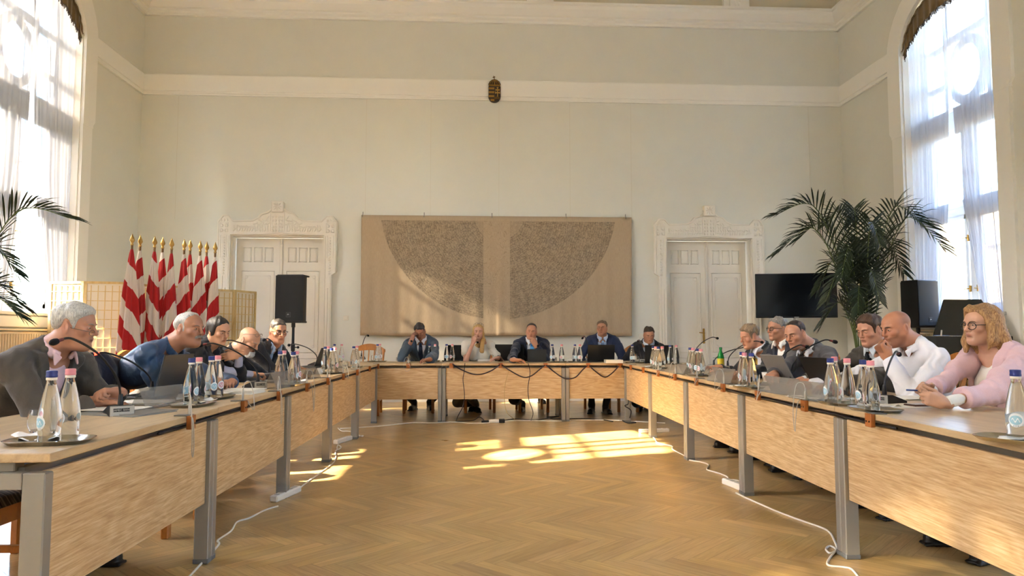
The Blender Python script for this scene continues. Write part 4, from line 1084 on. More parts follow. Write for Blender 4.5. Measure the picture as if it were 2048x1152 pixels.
def hand_prims(w_, d, n, right, curl, s=1.0, spread=.0, thumb=.6, tuck=False):
    """w_ wrist, d finger direction, n palm normal, curl = degrees per joint per finger (list of 4 triples or one triple)"""
    d = unit(d); n = unit(n - d * (n @ d)); t = np.cross(d, n) * (1 if right else -1); out = []
    W = lambda a, b, c: w_ + (d * a + t * b + n * c) * s
    off = (.029, .010, -.009, -.027); kn = (.092, .096, .091, .083); ln = (.072, .080, .074, .058)
    if not hasattr(curl[0], '__len__'): curl = [curl] * 4
    out.append((cone(w_ - d * .03 * s, W(.02, 0, 0), .025 * s, .024 * s), .02 * s))
    out.append((rbox(W(.052, .001, 0), V3(.040, .046, .0135) * s, np.stack([t, d, n], 1), .012 * s), .02 * s))
    out.append((ell(W(.042, .026, .012), V3(.018, .032, .014) * s, np.stack([t, d, n], 1)), .015 * s))
    for i in range(4):
        p = W(kn[i], off[i], -.001); a = 0.0; q = w_ + (d * .03 + t * off[i] * .6) * s
        out.append((cone(q, p, .012 * s, .0105 * s), .012 * s)); r0 = (.0092, .0094, .009, .008)[i]
        dd0 = unit(d + t * spread * (1.5 - i))
        for j, fr in enumerate((.46, .30, .24)):
            a += R(curl[i][j]); dv = dd0 * math.cos(a) + n * math.sin(a); p2 = p + dv * ln[i] * fr * s
            out.append((cone(p, p2, r0 * (1 - .1 * j) * s, r0 * (.92 - .1 * j) * s), .005 * s)); p = p2
    p = W(.022, .026, .008); dv = unit(d * .62 + t * (.75 * thumb + .1) + n * .35); p1 = p + dv * .042 * s; dv2 = unit(d * .85 + t * .25 * thumb + n * (.2 + .3 * (1 - thumb))); p2 = p1 + dv2 * .034 * s; p3 = p2 + unit(dv2 + n * .2) * .027 * s
    if tuck: p1 = p + unit(d * .75 + t * .25 + n * .55) * .040 * s; p2 = p1 + unit(d * .35 - t * .55 + n * .35) * .034 * s; p3 = p2 + unit(-t * .9 + d * .1 + n * .1) * .026 * s
    out.append((cone(p, p1, .0155 * s, .0115 * s), .014 * s)); out.append((cone(p1, p2, .0112 * s, .0102 * s), .006 * s)); out.append((cone(p2, p3, .0102 * s, .008 * s), .004 * s))
    return out
CURL = dict(flat=(8, 10, 8), relaxed=(22, 30, 18), fist=(72, 88, 50), half=(48, 60, 35), type=(30, 28, 18), chin=(38, 55, 30), grip=[(35, 45, 25), (45, 60, 35), (60, 75, 45), (65, 80, 45)], fore=(18, 30, 22))
def ik(S, Wp, pole, L1_, L2_):
    v = Wp - S; d = np.linalg.norm(v)
    if d > (L1_ + L2_) * .985: k = d / ((L1_ + L2_) * .985); L1_ *= k; L2_ *= k
    a = math.acos(np.clip((L1_ ** 2 + d * d - L2_ ** 2) / (2 * L1_ * d), -1, 1)); u = v / d; p = pole - u * (pole @ u); p = unit(p)
    return S + u * L1_ * math.cos(a) + p * L1_ * math.sin(a)
_rs = np.random.RandomState(5)
def fold_fn(seed, amp=.004, freq=38, zs=1.0):
    rs = np.random.RandomState(seed); ks = [(unit(rs.normal(size=3)) * freq * f, rs.rand() * 6, a) for f, a in ((.35, 1.2), (.6, .9), (1, .6), (1.35, .45), (1.8, .25))]
    def fn(X, Y, Z, D):
        Z = Z * zs; w1 = .35 * np.sin(ks[0][0][0] * X + ks[0][0][1] * Y + ks[0][0][2] * Z)
        q = 0
        for kv, ph, a in ks: q = q + a * np.sin(kv[0] * X + kv[1] * Y + kv[2] * Z + ph + 2.2 * w1)
        return D + (amp * q).astype(np.float32)
    return fn

def person(label, head, look, tilt=0, roll=0, s=1.0, sit=None, face=None, hands=None, skin='c98f73', hairc=('3a2c22', '5c4634'), hair='short', suit=None, shirt='e8e8ee', tie=None, opts=None, near=1.0, legs=True, glasses=None, gaze=None, lids=.5, beard=None, brow='40322a', shl=.0, feet=None, ysh=0, extra=None, collar=True, trousers='1b1d24', wid=1.0):
    """head = head centre; look = direction the face points; sit = pelvis (x, y); face = direction the torso faces"""
    hs = s * .84; o = dict(opts or {}); H = V3(head); look = unit([look[0], look[1], 0]); tf = unit([face[0], face[1], 0]); Fh = frame(look, tilt, roll); up = V3(0, 0, 1)
    rgt = np.cross(tf, up); rgt = unit(rgt); P = V3(sit[0], sit[1], .54)
    nb = H + Fh @ V3(0, .03, -.05) * hs + V3(0, 0, -.068 * s) - tf * o.get('nbk', .03); nb = nb + rgt * shl
    N0 = H + Fh @ V3(0, .022, -.04) * hs
    sp = unit(nb - P); fr = unit(tf - sp * (tf @ sp)); T = np.stack([rgt, fr, sp], 1); Ls = np.linalg.norm(nb - P)
    def TP(r_, f_, u_): return nb + rgt * r_ * s * wid + fr * f_ * s + sp * u_ * s
    SH = {}
    for nm, q in (('R', 1), ('L', -1)):
        SH[nm] = TP(q * .172, -.012 + .02 * (1 if hands and hands.get(nm) else 0), -.078 + ysh * q)
    chest = TP(0, -.012, -.19); belly = P + sp * .14 + fr * .02
    arms = {}
    for nm, q in (('R', 1), ('L', -1)):
        hd = (hands or {}).get(nm)
        if hd is None: hd = dict(w=P + rgt * q * .16 + tf * .34 + V3(0, 0, .09), d=tf, n=-up, curl='relaxed')
        Wp = V3(hd['w']); pole = V3(hd['pole']) if 'pole' in hd else (rgt * q * .55 - up * .8 - tf * .15)
        arms[nm] = (SH[nm], ik(SH[nm], Wp, pole, .30 * s, .265 * s), Wp, hd, q)
    # ---- skin body
    base = V3(P[0], P[1], 0); hv = .0042 / near; hf = .003 / near
    pts = [H, P] + [a for nm in arms for a in arms[nm][:3]] + [arms[nm][2] + unit(arms[nm][3]['d']) * .2 for nm in arms]
    lo = np.min(pts, 0) - .14; hi = np.max(pts, 0) + .16; hb = (H - .150 * hs, H + .160 * hs)
    Fd = Field(lo, hi, hv * 1.35, hb, hf)
    for pr_, k, op in head_prims(H, Fh, hs, o): Fd.add(pr_, k, op)
    Fd.add(cone(N0, nb + V3(0, 0, .01), .056 * s * (1 - .12 * o.get('fem', 0) + .12 * o.get('fat', 0)), .062 * s * (1 - .10 * o.get('fem', 0) + .1 * o.get('fat', 0))), .03)
    Fd.add(ell(TP(0, -.02, -.185), V3(.145 * wid, .098, .155) * s, T), .03); Fd.add(ell(belly, V3(.135 * wid, .105, .17) * s, T), .05); Fd.add(cone(SH['L'], SH['R'], .038 * s, .038 * s), .03)
    for q in (-1, 1): Fd.add(cone(TP(0, -.01, .015), TP(q * .13, -.015, -.06), .036 * s, .036 * s), .04)
    if o.get('fem'):
        for q in (-1, 1): Fd.add(ell(TP(q * .075, .075, -.215), V3(.06, .05, .06) * s, T), .04)
    for nm in arms:
        S_, E_, W_, hd, q = arms[nm]; af = (.88 if o.get('fem') else 1) * (1 if o.get('tee') else .84)
        Fd.add(cone(S_, E_, .047 * s * af, .038 * s * af), .03); Fd.add(cone(E_, W_, .039 * s * af, .026 * s * max(af, .9)), .02)
        cu = hd.get('curl', 'relaxed'); cu = CURL[cu] if isinstance(cu, str) else cu
        for pr_, k in hand_prims(W_, V3(hd['d']), V3(hd['n']), nm == 'R', cu, s * (.86 if o.get('fem') else .93), hd.get('spread', .04), hd.get('thumb', .6), hd.get('curl') == 'fist'): Fd.add(pr_, k)
    v, q_ = Fd.mesh(); del Fd
    SK = skin_mat('skin', skin)
    body = np_mesh('person', v - base, q_, SK); body.location = base; tag(body, label, 'person')
    # intrinsic tints: lips, stubble, brows, ears; dark mouth crease is painted shade
    hl = (v - H) @ Fh / hs; x, y, z = hl[:, 0], hl[:, 1], hl[:, 2]; tint = np.ones((len(v), 4), np.float32); inh = (np.abs(x) < .11) & (np.abs(z) < .16) & (y < .13)
    g = lambda cx_, cy_, cz_, rx, ry, rz: np.exp(-(((x - cx_) / rx) ** 2 + ((y - cy_) / ry) ** 2 + ((z - cz_) / rz) ** 2))
    lip = np.clip(np.maximum(g(0, -.103, -.0537, .018, .02, .006), g(0, -.103, -.066, .017, .02, .006)) * 1.4, 0, 1) * inh
    lc = V3(.74, .50, .50) if o.get('fem') else V3(.84, .66, .64)
    tint[:, :3] *= (1 - lip[:, None] * (1 - lc)); mo = g(0, -.104, -.0595, .023, .02, .0026) * inh; tint[:, :3] *= 1 - .6 * mo[:, None]
    ck = np.clip(g(.045, -.07, -.02, .025, .04, .025) + g(-.045, -.07, -.02, .025, .04, .025) + g(0, -.12, -.025, .014, .02, .014) + g(.085, .015, 0, .02, .03, .04) + g(-.085, .015, 0, .02, .03, .04), 0, 1) * inh
    tint[:, :3] *= 1 - ck[:, None] * V3(.02, .14, .15)
    if o.get('stubble'):
        d1 = np.clip((-.032 - z) / .02, 0, 1) * np.clip((.012 - y) / .02, 0, 1) * inh * (z > -.125); d1 *= 1 - np.clip(lip * 1.5, 0, 1)
        ckz = np.clip((np.abs(x) - .0) / .02, 0, 1); d1 *= np.where((z > -.045) & (y < -.06), np.clip((.028 - np.abs(x)) / .01, 0, 1) + np.clip((np.abs(x) - .052) / .01, 0, 1), 1)
        tint[:, :3] *= 1 - o['stubble'] * np.clip(d1, 0, 1)[:, None] * V3(.8, .85, .85)
    if o.get('scalp'):
        d1 = np.clip((z - .02) / .02, 0, 1) * np.clip((y - (-.015 + .0 * z)) / .03, 0, 1) * inh; tint[:, :3] *= 1 - o['scalp'] * d1[:, None]
    tint = np.clip(tint, .05, 1.2); me = body.data; ca = me.color_attributes.new('tint', 'FLOAT_COLOR', 'POINT'); ca.data.foreach_set('color', tint.ravel())
    def child(name, v_, q2, m, label_=None, parent=None):
        ob = np_mesh(name, v_ - base, q2, m, parent or body)
        if label_: ob['label'] = label_
        return ob
    Wh = lambda p: H + Fh @ (V3(p) * hs)
    # ---- eyes
    gz = V3(gaze) if gaze is not None else V3(0, -1, 0)
    for q in (-1, 1):
        b = MB(); b.ball((0, 0, 0), .0128 * hs, 18, 14); ctr = Wh((q * .0315, -.0826, .0085)); gw = unit(Fh @ gz); Mv = frame(gw, -math.asin(np.clip(gw[2], -1, 1)))
        b2 = MB(); vs_ = [Mv @ (np.array([p[0], -p[2], p[1]])) for p in b.v]; sq = Fh @ np.diag([1.05, .9, max(.12, .62 * (1 - lids) + .12)]) @ Fh.T
        cc = [np.mean([vs_[i] for i in f], 0) for f in b.f]; mi = [2 if unit(c) @ gw > .975 else (1 if unit(c) @ gw > .80 else 0) for c in cc]
        b2.v = [tuple(sq @ p + ctr - base) for p in vs_]; b2.f = b.f; b2.m = mi; b2.build('eye', [EYEW, IRIS, PUP], body, smooth=True)
    # ---- eyebrows
    bm_ = mat('brow_' + brow, brow, .9)
    for q in (-1, 1):
        pts = [Wh((q * a, -b_, c)) - base for a, b_, c in ((.012, .1015, .0265), (.022, .1015, .0305), (.034, .0965, .0325), (.046, .0855, .0295), (.053, .0775, .025))]
        if not o.get('nobrow'):
            b = MB(); b.tube(bez([Vector(p) for p in pts], 4), [.0020 * hs] * 2 + [.0030 * hs] * 12 + [.0012 * hs] * 3, 6); b.build('eyebrow', bm_, body, smooth=True)
    # ---- hair
    def head_field(lo_, hi_, h, inflate=None):
        Fq = Field(lo_, hi_, h)
        for pr_, k, op in head_prims(H, Fh, hs, o)[:9]: Fq.add(pr_, k, op)
        return Fq
    HM = hair_mat('hair', *hairc)
    def local(X, Y, Z):
        dx, dy, dz = X - H[0], Y - H[1], Z - H[2]
        return [(dx * Fh[0, i] + dy * Fh[1, i] + dz * Fh[2, i]) / hs for i in range(3)]
    REG = dict(short=[(-.13, .092), (-.088, .088), (-.062, .066), (-.044, .050), (-.036, .02), (-.030, -.018), (-.014, -.022), (-.012, .012), (.006, .036), (.026, .034), (.036, .0), (.040, -.035), (.06, -.075), (.2, -.085), (.2, .25), (-.13, .25)],
               side=[(-.012, .072), (-.022, .035), (-.020, -.015), (-.010, -.016), (-.008, .012), (.006, .036), (.026, .034), (.036, .0), (.040, -.035), (.06, -.07), (.2, -.08), (.2, .07), (.06, .085)],
               recede=[(-.13, .116), (-.07, .112), (-.040, .092), (-.028, .06), (-.026, .02), (-.022, -.02), (-.010, -.02), (-.009, .012), (.006, .036), (.026, .034), (.036, .0), (.040, -.035), (.06, -.07), (.2, -.08), (.2, .25), (-.13, .25)],
               female=[(-.13, .098), (-.084, .094), (-.062, .074), (-.044, .050), (-.034, .02), (-.02, -.03), (.0, -.04), (.03, -.05), (.05, -.09), (.2, -.1), (.2, .25), (-.13, .25)])
    def hair_mesh(kind, t0, ttop, tback=None, seed=1, amp=.003, extra_=None, name='hair', xcut=None):
        r_ = .17 * hs if not extra_ else .30 * hs; lo_ = H - r_; hi_ = H + r_; lo_[2] = H[2] - (.15 if not extra_ else .34) * hs
        Fq = head_field(lo_, hi_, (.0036 if near > .8 else .005)); poly = REG[kind]; ff = fold_fn(seed, amp, 150, .22 if extra_ else .6)
        def wf(X, Y, Z, D):
            lx, ly, lz = local(X, Y, Z); tt = (t0 + (ttop - t0) * np.clip((lz - .02) / .08, 0, 1) + (tback or 0) * np.clip(ly / .06, 0, 1) * np.clip(1 - np.abs(lz) / .12, 0, 1)) * hs
            rg = poly_sd(poly, ly, lz) * hs; tt = tt * np.clip(.12 - rg / .022, .12, 1); D2 = ff(X, Y, Z, D - tt.astype(np.float32)); k = .010
            h = np.maximum(k - np.abs(D2 - rg), 0) ; D3 = np.maximum(D2, rg) + h * h / (4 * k)
            return D3.astype(np.float32)
        Fq.warp(wf)
        for pr_, k in extra_ or []: Fq.add(pr_, k)
        if extra_: Fq.warp(fold_fn(seed + 3, .0022, 110, .16)); Fq.warp(fold_fn(seed + 4, .0016, 45, .8))
        v_, q2 = Fq.mesh(); return child(name, v_, q2, HM)
    if hair == 'short': hair_mesh('short', o.get('ht', .005), o.get('htop', .013), o.get('hback', .004), 3)
    elif hair == 'buzz': hair_mesh('recede', .0028, .009, 0, 4, .0012)
    elif hair == 'recede': hair_mesh('recede', .006, .008, .005, 5, .002)
    elif hair == 'side': hair_mesh('side', .004, .004, .002, 6, .001)
    elif hair == 'bun':
        hair_mesh('female', .006, .010, .008, 7, .0022, [(ell(Wh((0, .115, -.005)), V3(.045, .038, .04) * hs, Fh), .015), (ell(Wh((0, .095, -.05)), V3(.04, .03, .03) * hs, Fh), .02)])
    elif hair == 'bob':     # full shoulder-length waves
        ex = []
        for q in (-1, 1):
            ex += [(cone(Wh((q * .055, -.035, .085)), Wh((q * .088, -.012, .0)), .020 * hs, .024 * hs), .02), (cone(Wh((q * .088, -.010, .0)), Wh((q * .098, -.02, -.10)), .024 * hs, .030 * hs), .02), (cone(Wh((q * .098, -.022, -.10)), Wh((q * .085, -.045, -.165)), .028 * hs, .012 * hs), .02),
                   (cone(Wh((q * .08, .04, .06)), Wh((q * .10, .05, -.10)), .034 * hs, .045 * hs), .03), (cone(Wh((q * .10, .05, -.10)), Wh((q * .10, .05, -.175)), .042 * hs, .022 * hs), .02)]
        ex += [(ell(Wh((0, .06, .04)), V3(.092, .075, .095) * hs, Fh), .03), (cone(Wh((0, .085, 0)), Wh((0, .10, -.15)), .06 * hs, .05 * hs), .03), (cone(Wh((-.05, .09, -.16)), Wh((.05, .09, -.18)), .035 * hs, .03 * hs), .03)]
        hair_mesh('female', .010, .020, .012, 8, .003, ex)
    elif hair == 'long':
        ex = []
        for q in (-1, 1):
            ex += [(cone(Wh((q * .060, -.02, .08)), Wh((q * .080, .0, -.02)), .016 * hs, .018 * hs), .02), (cone(Wh((q * .080, .0, -.02)), Wh((q * .088, .0, -.13)), .019 * hs, .026 * hs), .02)]
        ex += [(cone(Wh((.085, -.01, -.13)), Wh((.07, -.10, -.31)), .030 * hs, .026 * hs), .03), (cone(Wh((.055, -.02, -.14)), Wh((.045, -.11, -.30)), .024 * hs, .018 * hs), .03), (cone(Wh((0, .08, .02)), Wh((0, .085, -.22)), .06 * hs, .06 * hs), .03)]
        hair_mesh('female', .005, .010, .006, 9, .002, ex)
    # ---- beard / moustache
    if beard:
        Fq = Field(H - .16 * hs, H + .16 * hs, .0036 if near > .8 else .005)
        for pr_, k, op in head_prims(H, Fh, hs, o): Fq.add(pr_, k, op)
        def wf(X, Y, Z, D):
            lx, ly, lz = local(X, Y, Z); D2 = fold_fn(11, .0016, 200)(X, Y, Z, D)
            if beard[0] == 'moustache': rg = np.maximum(np.abs(lx) - .034, np.abs(lz + .0455 + lx * lx * 9) - .0085); rg = np.maximum(rg, ly + .07); t_ = .008
            else: rg = np.maximum(np.abs(lx) - .036, lz + .066); rg = np.maximum(rg, ly + .055); t_ = .016 * np.clip((-lz - .05) / .05, .3, 1)
            return np.maximum(D2 - t_ * hs, rg * hs).astype(np.float32)
        Fq.warp(wf); v_, q2 = Fq.mesh(); child(beard[0], v_, q2, hair_mat('beard', *beard[1]))
    # ---- clothes
    hc = .0062 / near
    def cloth(kind, col, off, sleeve_end, seed, vdepth=None, amp=.0058, nm='jacket', rough=.85, sleeves=True, stripe=None, collar_=False, label_=None, wedge=.30, neck_r=.068, lowcut=None, hem=0.02, sheen=.15):
        lo_ = np.min([P - .28, arms['R'][1] - .1, arms['L'][1] - .1, arms['R'][2] - .07, arms['L'][2] - .07, SH['R'] - .1, SH['L'] - .1], 0); hi_ = np.max([P + .28, SH['R'] + .14, SH['L'] + .14, arms['R'][1] + .1, arms['L'][1] + .1, arms['R'][2] + .07, arms['L'][2] + .07, nb + .12], 0)
        lo_[2] = max(lo_[2], .50)
        Fc = Field(lo_, hi_, hc); fw = o.get('fat', 0)
        Fc.add(ell(TP(0, -.015, -.185), (V3(.158 * wid, .112 + .012 * fw, .165) * s + off), T), .03); Fc.add(ell(belly, V3(.150 * wid + .02 * fw, .125 + .03 * fw, .20) * s + off, T), .06); Fc.add(ell(P + V3(0, 0, .0), V3(.175 * wid, .13, .13) * s + off, T), .05)
        un0 = .012 if kind == 'under' else 0
        Fc.add(cone(SH['L'], SH['R'], .046 * s + off - un0, .046 * s + off - un0), .03)
        for q in (-1, 1): Fc.add(cone(TP(q * .03, -.02, .012), TP(q * .145, -.02, -.058), .034 * s + off, .038 * s + off), .04)
        if o.get('fem'):
            for q in (-1, 1): Fc.add(ell(TP(q * .078, .080, -.215), V3(.068, .058, .068) * s + off, T), .04)
        def coords(X, Y, Z):
            dx, dy, dz = X - nb[0], Y - nb[1], Z - nb[2]
            return [(dx * T[0, i] + dy * T[1, i] + dz * T[2, i]) / s for i in range(3)]
        if vdepth:
            def vf(X, Y, Z, D):
                u_, f_, w2 = coords(X, Y, Z); half = (w2 + vdepth) * wedge; front = f_ > -.02
                lw = np.clip((w2 + vdepth) * .42, .0, .062); lap = np.clip(1 - np.abs(np.abs(u_) - half - lw * .5) / (lw * .5 + .004) , 0, 1) * (w2 > -vdepth) * (w2 < .0) * (f_ > .0)
                D = D - (.016 * np.clip(lap * 5, 0, 1)).astype(np.float32)
                slit = np.maximum(np.abs(u_ - .004) - .004, w2 + vdepth)    # front edge below the button
                cut = np.maximum(np.minimum(np.abs(u_) - half, slit + 0 * u_), -(f_ - .0)) * s
                return np.maximum(D, -cut).astype(np.float32)
            Fc.warp(vf)
        if lowcut:
            def lf(X, Y, Z, D):
                u_, f_, w2 = coords(X, Y, Z); cut = np.maximum(-(w2 + lowcut - 5.0 * u_ * u_), -(f_ + .0)) * s
                cut2 = np.maximum(-(w2 + .02), -(f_ + .3)) * s
                return np.maximum(D, -cut).astype(np.float32)
            Fc.warp(lf)
        Fc.add(cone(nb - sp * .03 * s + fr * .005, N0 + up * .1, neck_r * s, neck_r * s), .008, 's')
        for nm_ in arms:
            S_, E_, W_, hd, q = arms[nm_]; e = sleeve_end if not isinstance(sleeve_end, dict) else sleeve_end[nm_]
            if not sleeves: Fc.add(cone(S_, S_ + (E_ - S_) * .5, .062 * s + off, .060 * s + off), .03); continue
            L2_ = np.linalg.norm(W_ - E_); We = E_ + (W_ - E_) * (1 - e / L2_)
            un = .009 if kind == 'under' else 0
            Fc.add(cone(S_, E_, .052 * s + off - un, .044 * s + off - un), .03); Fc.add(cone(E_, We, .045 * s + off - un, .036 * s + off - un * .3), .02)
            Fc.add(rbox(We + unit(W_ - E_) * .08, V3(.08, .08, .08), np.stack([unit(np.cross(unit(W_ - E_), V3(.3, .2, .9))), unit(np.cross(unit(W_ - E_), np.cross(unit(W_ - E_), V3(.3, .2, .9)))), unit(W_ - E_)], 1), .002), .003, 's')
        ff = fold_fn(seed, amp, 30); f2 = fold_fn(seed + 1, amp * .6, 70); els = [arms[k_][1] for k_ in arms] + [arms[k_][0] - fr * 0 + (arms[k_][1] - arms[k_][0]) * .15 for k_ in arms]
        axs = [(unit(arms[k_][2] - arms[k_][0])) for k_ in arms] * 2
        def wf(X, Y, Z, D):
            D = ff(X, Y, Z, D); D = f2(X, Y, Z, D)
            for e_, a_ in zip(els, axs):   # crease rings near elbow and armpit
                dx, dy, dz = X - e_[0], Y - e_[1], Z - e_[2]; r2 = dx * dx + dy * dy + dz * dz; al = dx * a_[0] + dy * a_[1] + dz * a_[2]
                D = D + ((0 if kind == 'under' else .0055) * np.exp(-r2 / .0060) * np.sin(al * 120 + 26 * (dx * .6 - dz * .5) * np.sin(dy * 30 + seed) + dy * 34 + 2 * np.sin(dz * 55 + seed))).astype(np.float32)
            return D
        Fc.warp(wf)
        # jacket collar behind the neck
        if kind == 'jacket':
            for k_ in range(9):
                a = R(-105 + 210 * k_ / 8); a2 = R(-105 + 210 * (k_ + 1) / 8) if k_ < 8 else a
                cp = lambda an: nb + (rgt * math.sin(an) * .078 - fr * (math.cos(an) * .070 - .004)) * s + sp * (.016 + .014 * math.cos(an)) * s
                Fc.add(cone(cp(a), cp(a2), .0135 * s, .0135 * s), .012)
        v_, q2 = Fc.mesh(); v_ = relax(v_, q2, 1, .4); return child(nm, v_, q2, cloth_mat(nm, col, rough, stripe, sheen), label_)
    def collar_mesh(col, open_=False, nm='shirt_collar', parent=None):
        Fc = Field(nb - .17 * s, nb + .17 * s, .0045 / near); n_ = 16; st = 35 if open_ else 16
        for k_ in range(n_):
            a, a2 = [R(st + (360 - 2 * st) * (k_ + t_) / n_) for t_ in (0, 1)]
            cp = lambda an, h_: nb + (fr * (math.cos(an) * .066 + .012) + rgt * math.sin(an) * .071) * s + sp * h_ * s + (Fh @ V3(0, 0, 0))
            h0 = .012 - .012 * math.cos(a); h1 = .012 - .012 * math.cos(a2)
            Fc.add(cone(cp(a, h0 + .018), cp(a2, h1 + .018), .0065 * s, .0065 * s), .008); Fc.add(cone(cp(a, h0 + .006) + fr * 0, cp(a2, h1 + .006), .009 * s, .009 * s), .008); Fc.add(cone(cp(a, h0 - .008), cp(a2, h1 - .008), .011 * s, .011 * s), .008)
        for q in (-1, 1):
            a = nb + (fr * .088 + rgt * q * (.020 if not open_ else .045)) * s + sp * .006 * s; b_ = nb + (fr * .097 + rgt * q * (.046 if not open_ else .066)) * s - sp * (.040 if not open_ else .026) * s; c_ = nb + (fr * .062 + rgt * q * .062) * s + sp * .012 * s
            for t_ in np.linspace(0, 1, 6): Fc.add(cone(a + (c_ - a) * t_, b_ + (c_ - b_) * t_ * .55, .006 * s, .004 * s), .006)
        v_, q2 = Fc.mesh(); return child(nm, v_, q2, cloth_mat(nm, col, .75), parent=parent)
    def ray_front(obj, u_, w2):
        me_ = obj.data; co = np.empty(len(me_.vertices) * 3, np.float32); me_.vertices.foreach_get('co', co); co = co.reshape(-1, 3) + base
        pf = (co - nb) @ T / s; m_ = (np.abs(pf[:, 0] - u_) < .012) & (np.abs(pf[:, 2] - w2) < .012) & (pf[:, 1] > 0)
        return pf[m_, 1].max() if m_.any() else .1
    sh_ = None
    if suit:
        if shirt:
            sh_ = cloth('under', shirt, -.007, .012, 21, nm='shirt', amp=.0025, rough=.75, lowcut=o.get('lowcut'), neck_r=.066, sheen=.05, label_=None)
            if collar: collar_mesh(shirt, tie is None, parent=sh_)
        jk = cloth('jacket', suit, .011, {k_: arms[k_][3].get('cuff', .035) for k_ in arms}, o.get('seed', 31), vdepth=o.get('vd', .34), nm=o.get('jname', 'jacket'), wedge=o.get('wedge', .24), rough=.9, neck_r=.066)
        if o.get('pin'):
            u_, w2 = -.105, -.16; f_ = ray_front(jk, u_, w2); b = MB(); c_ = TP(u_ / wid, f_ + .003, w2) - base; Mq = Matrix(np.stack([rgt, sp, fr], 1).tolist()); b.lathe([(.009, 0), (.009, .003), (.007, .004)], c_, 14, rot=Mq); b.ball(c_ + fr * .004, .004, 8, 6, mi=1); b.build('lapel_pin', [mat('pin_silver', 'b8b8b4', .3, .9), mat('pin_blue', '2b3c6e', .4)], jk)
    else:
        sh_ = cloth('shirt', shirt, .006, {k_: arms[k_][3].get('cuff', .02) for k_ in arms}, o.get('seed', 41), nm=o.get('sname', 'shirt'), sleeves=not o.get('tee'), stripe=o.get('stripe'), vdepth=o.get('svd'), wedge=.25, neck_r=.066, amp=.0048, rough=o.get('srough', .7), sheen=.05)
        if collar: collar_mesh(shirt, True, parent=sh_)
    if tie:
        b = MB(); ks = [-.012, -.05, -.09, -.13, -.17, -.21, -.25, -.29]; pts = []
        prev = 0
        for w2 in ks: f_ = ray_front(sh_, 0, w2) + .006; pts.append(TP(0, f_, w2) - base)
        for i in range(1, len(pts) - 1):
            wd0 = (.017 + .0035 * i) * s; wd1 = (.017 + .0035 * (i + 1)) * s
            a, c_ = pts[i], pts[i + 1]; b.add([a - rgt * wd0 + fr * -.004, a + fr * .004, a + rgt * wd0 - fr * .004, c_ - rgt * wd1 - fr * .004, c_ + fr * .004, c_ + rgt * wd1 - fr * .004], [(0, 1, 4, 3), (1, 2, 5, 4)])
        kx = pts[0] * .35 + pts[1] * .65; b.ball(kx + fr * .004, .021 * s, 12, 8, .95, .6, 1.1, Matrix(np.stack([rgt, fr, sp], 1).tolist()))
        b.build('tie', cloth_mat('tie_silk', tie, .5, None, .0, 150), body, smooth=True)
    # ---- legs and shoes
    if legs:
        Fl = None; kz = []; ank = []
        for q in (-1, 1):
            hp_ = P + rgt * q * .09 + V3(0, 0, -.03); ft = feet[0 if q > 0 else 1] if feet else (P + rgt * q * .12 + tf * .40)[:2]
            an = V3(ft[0], ft[1], .11); kn_ = ik(hp_, an, tf * .7 + up * .75 + rgt * q * .12, .44, .43); kz.append(kn_); ank.append((hp_, kn_, an, q))
        pts = [P] + [a for t_ in ank for a in t_[:3]]; Fl = Field(np.min(pts, 0) - .13, np.max(pts, 0) + .13, .011)
        Fl.add(ell(P + V3(0, 0, -.03), V3(.18, .14, .10), np.stack([rgt, tf, up], 1)), .05)
        for hp_, kn_, an, q in ank: Fl.add(cone(hp_, kn_, .090, .064), .04); Fl.add(cone(kn_, an, .064, .048), .03)
        Fl.warp(fold_fn(77, .004, 40)); v_, q2 = Fl.mesh(); tr_ = child('trousers', v_, q2, cloth_mat('trousers', trousers))
        for hp_, kn_, an, q in ank:
            td = unit(tf + rgt * q * .25); b = MB(); Mq = np.stack([np.cross(td, up), td, up], 1); Fs = Field(an - .26, an + .26, .008); b0 = V3(an[0], an[1], 0)
            Fs.add(cone(b0 + up * .045 - td * .03, b0 + up * .037 + td * .15, .040, .036), .02); Fs.add(cone(b0 + up * .05, b0 + up * .10, .045, .05), .02); Fs.add(rbox(b0 + td * .06 + up * .008, V3(.042, .135, .010), Mq, .006), .01)
            Fs.warp(lambda X, Y, Z, D: np.maximum(D, .002 - Z).astype(np.float32)); v_, q2 = Fs.mesh(); child('shoe', v_, q2, SHOE)
    # ---- spectacles
    if glasses:
        kind = glasses[0]; fm_ = FRBK if kind == 'black' else FRMT; rr = .0016 if kind != 'black' else .0024; dz = glasses[1]; dy = glasses[2]; tl = glasses[3] if len(glasses) > 3 else 0; gs = glasses[4] if len(glasses) > 4 else 1
        def G(p):
            x_, y_, z_ = p; ct, st = math.cos(tl), math.sin(tl); y2, z2 = y_ * ct - z_ * st, y_ * st + z_ * ct
            return Wh((x_, y2 + dy, z2 + dz)) - base
        b = MB(); g_ = None
        for q in (-1, 1):
            ring = [G((q * .033 + .0235 * gs * math.cos(a), -.106 + .010 * ((q * .033 + .0235 * gs * math.cos(a)) / .06) ** 2, .006 + (.0185 if kind == 'black' else .0155) * gs * math.sin(a))) for a in [2 * math.pi * k_ / 22 for k_ in range(22)]]
            b.tube(ring, rr * hs, 6, closed=True)
            b.tube([G((q * .056, -.098, .012)), G((q * .076, -.085, .013)), G((q * .079, .0, .012)), G((q * .079, .022, .002))], rr * hs, 6)
        b.tube([G((-.010, -.106, .010)), G((0, -.109, .013)), G((.010, -.106, .010))], rr * hs, 6); g_ = b.build('spectacles', fm_, body, smooth=True)
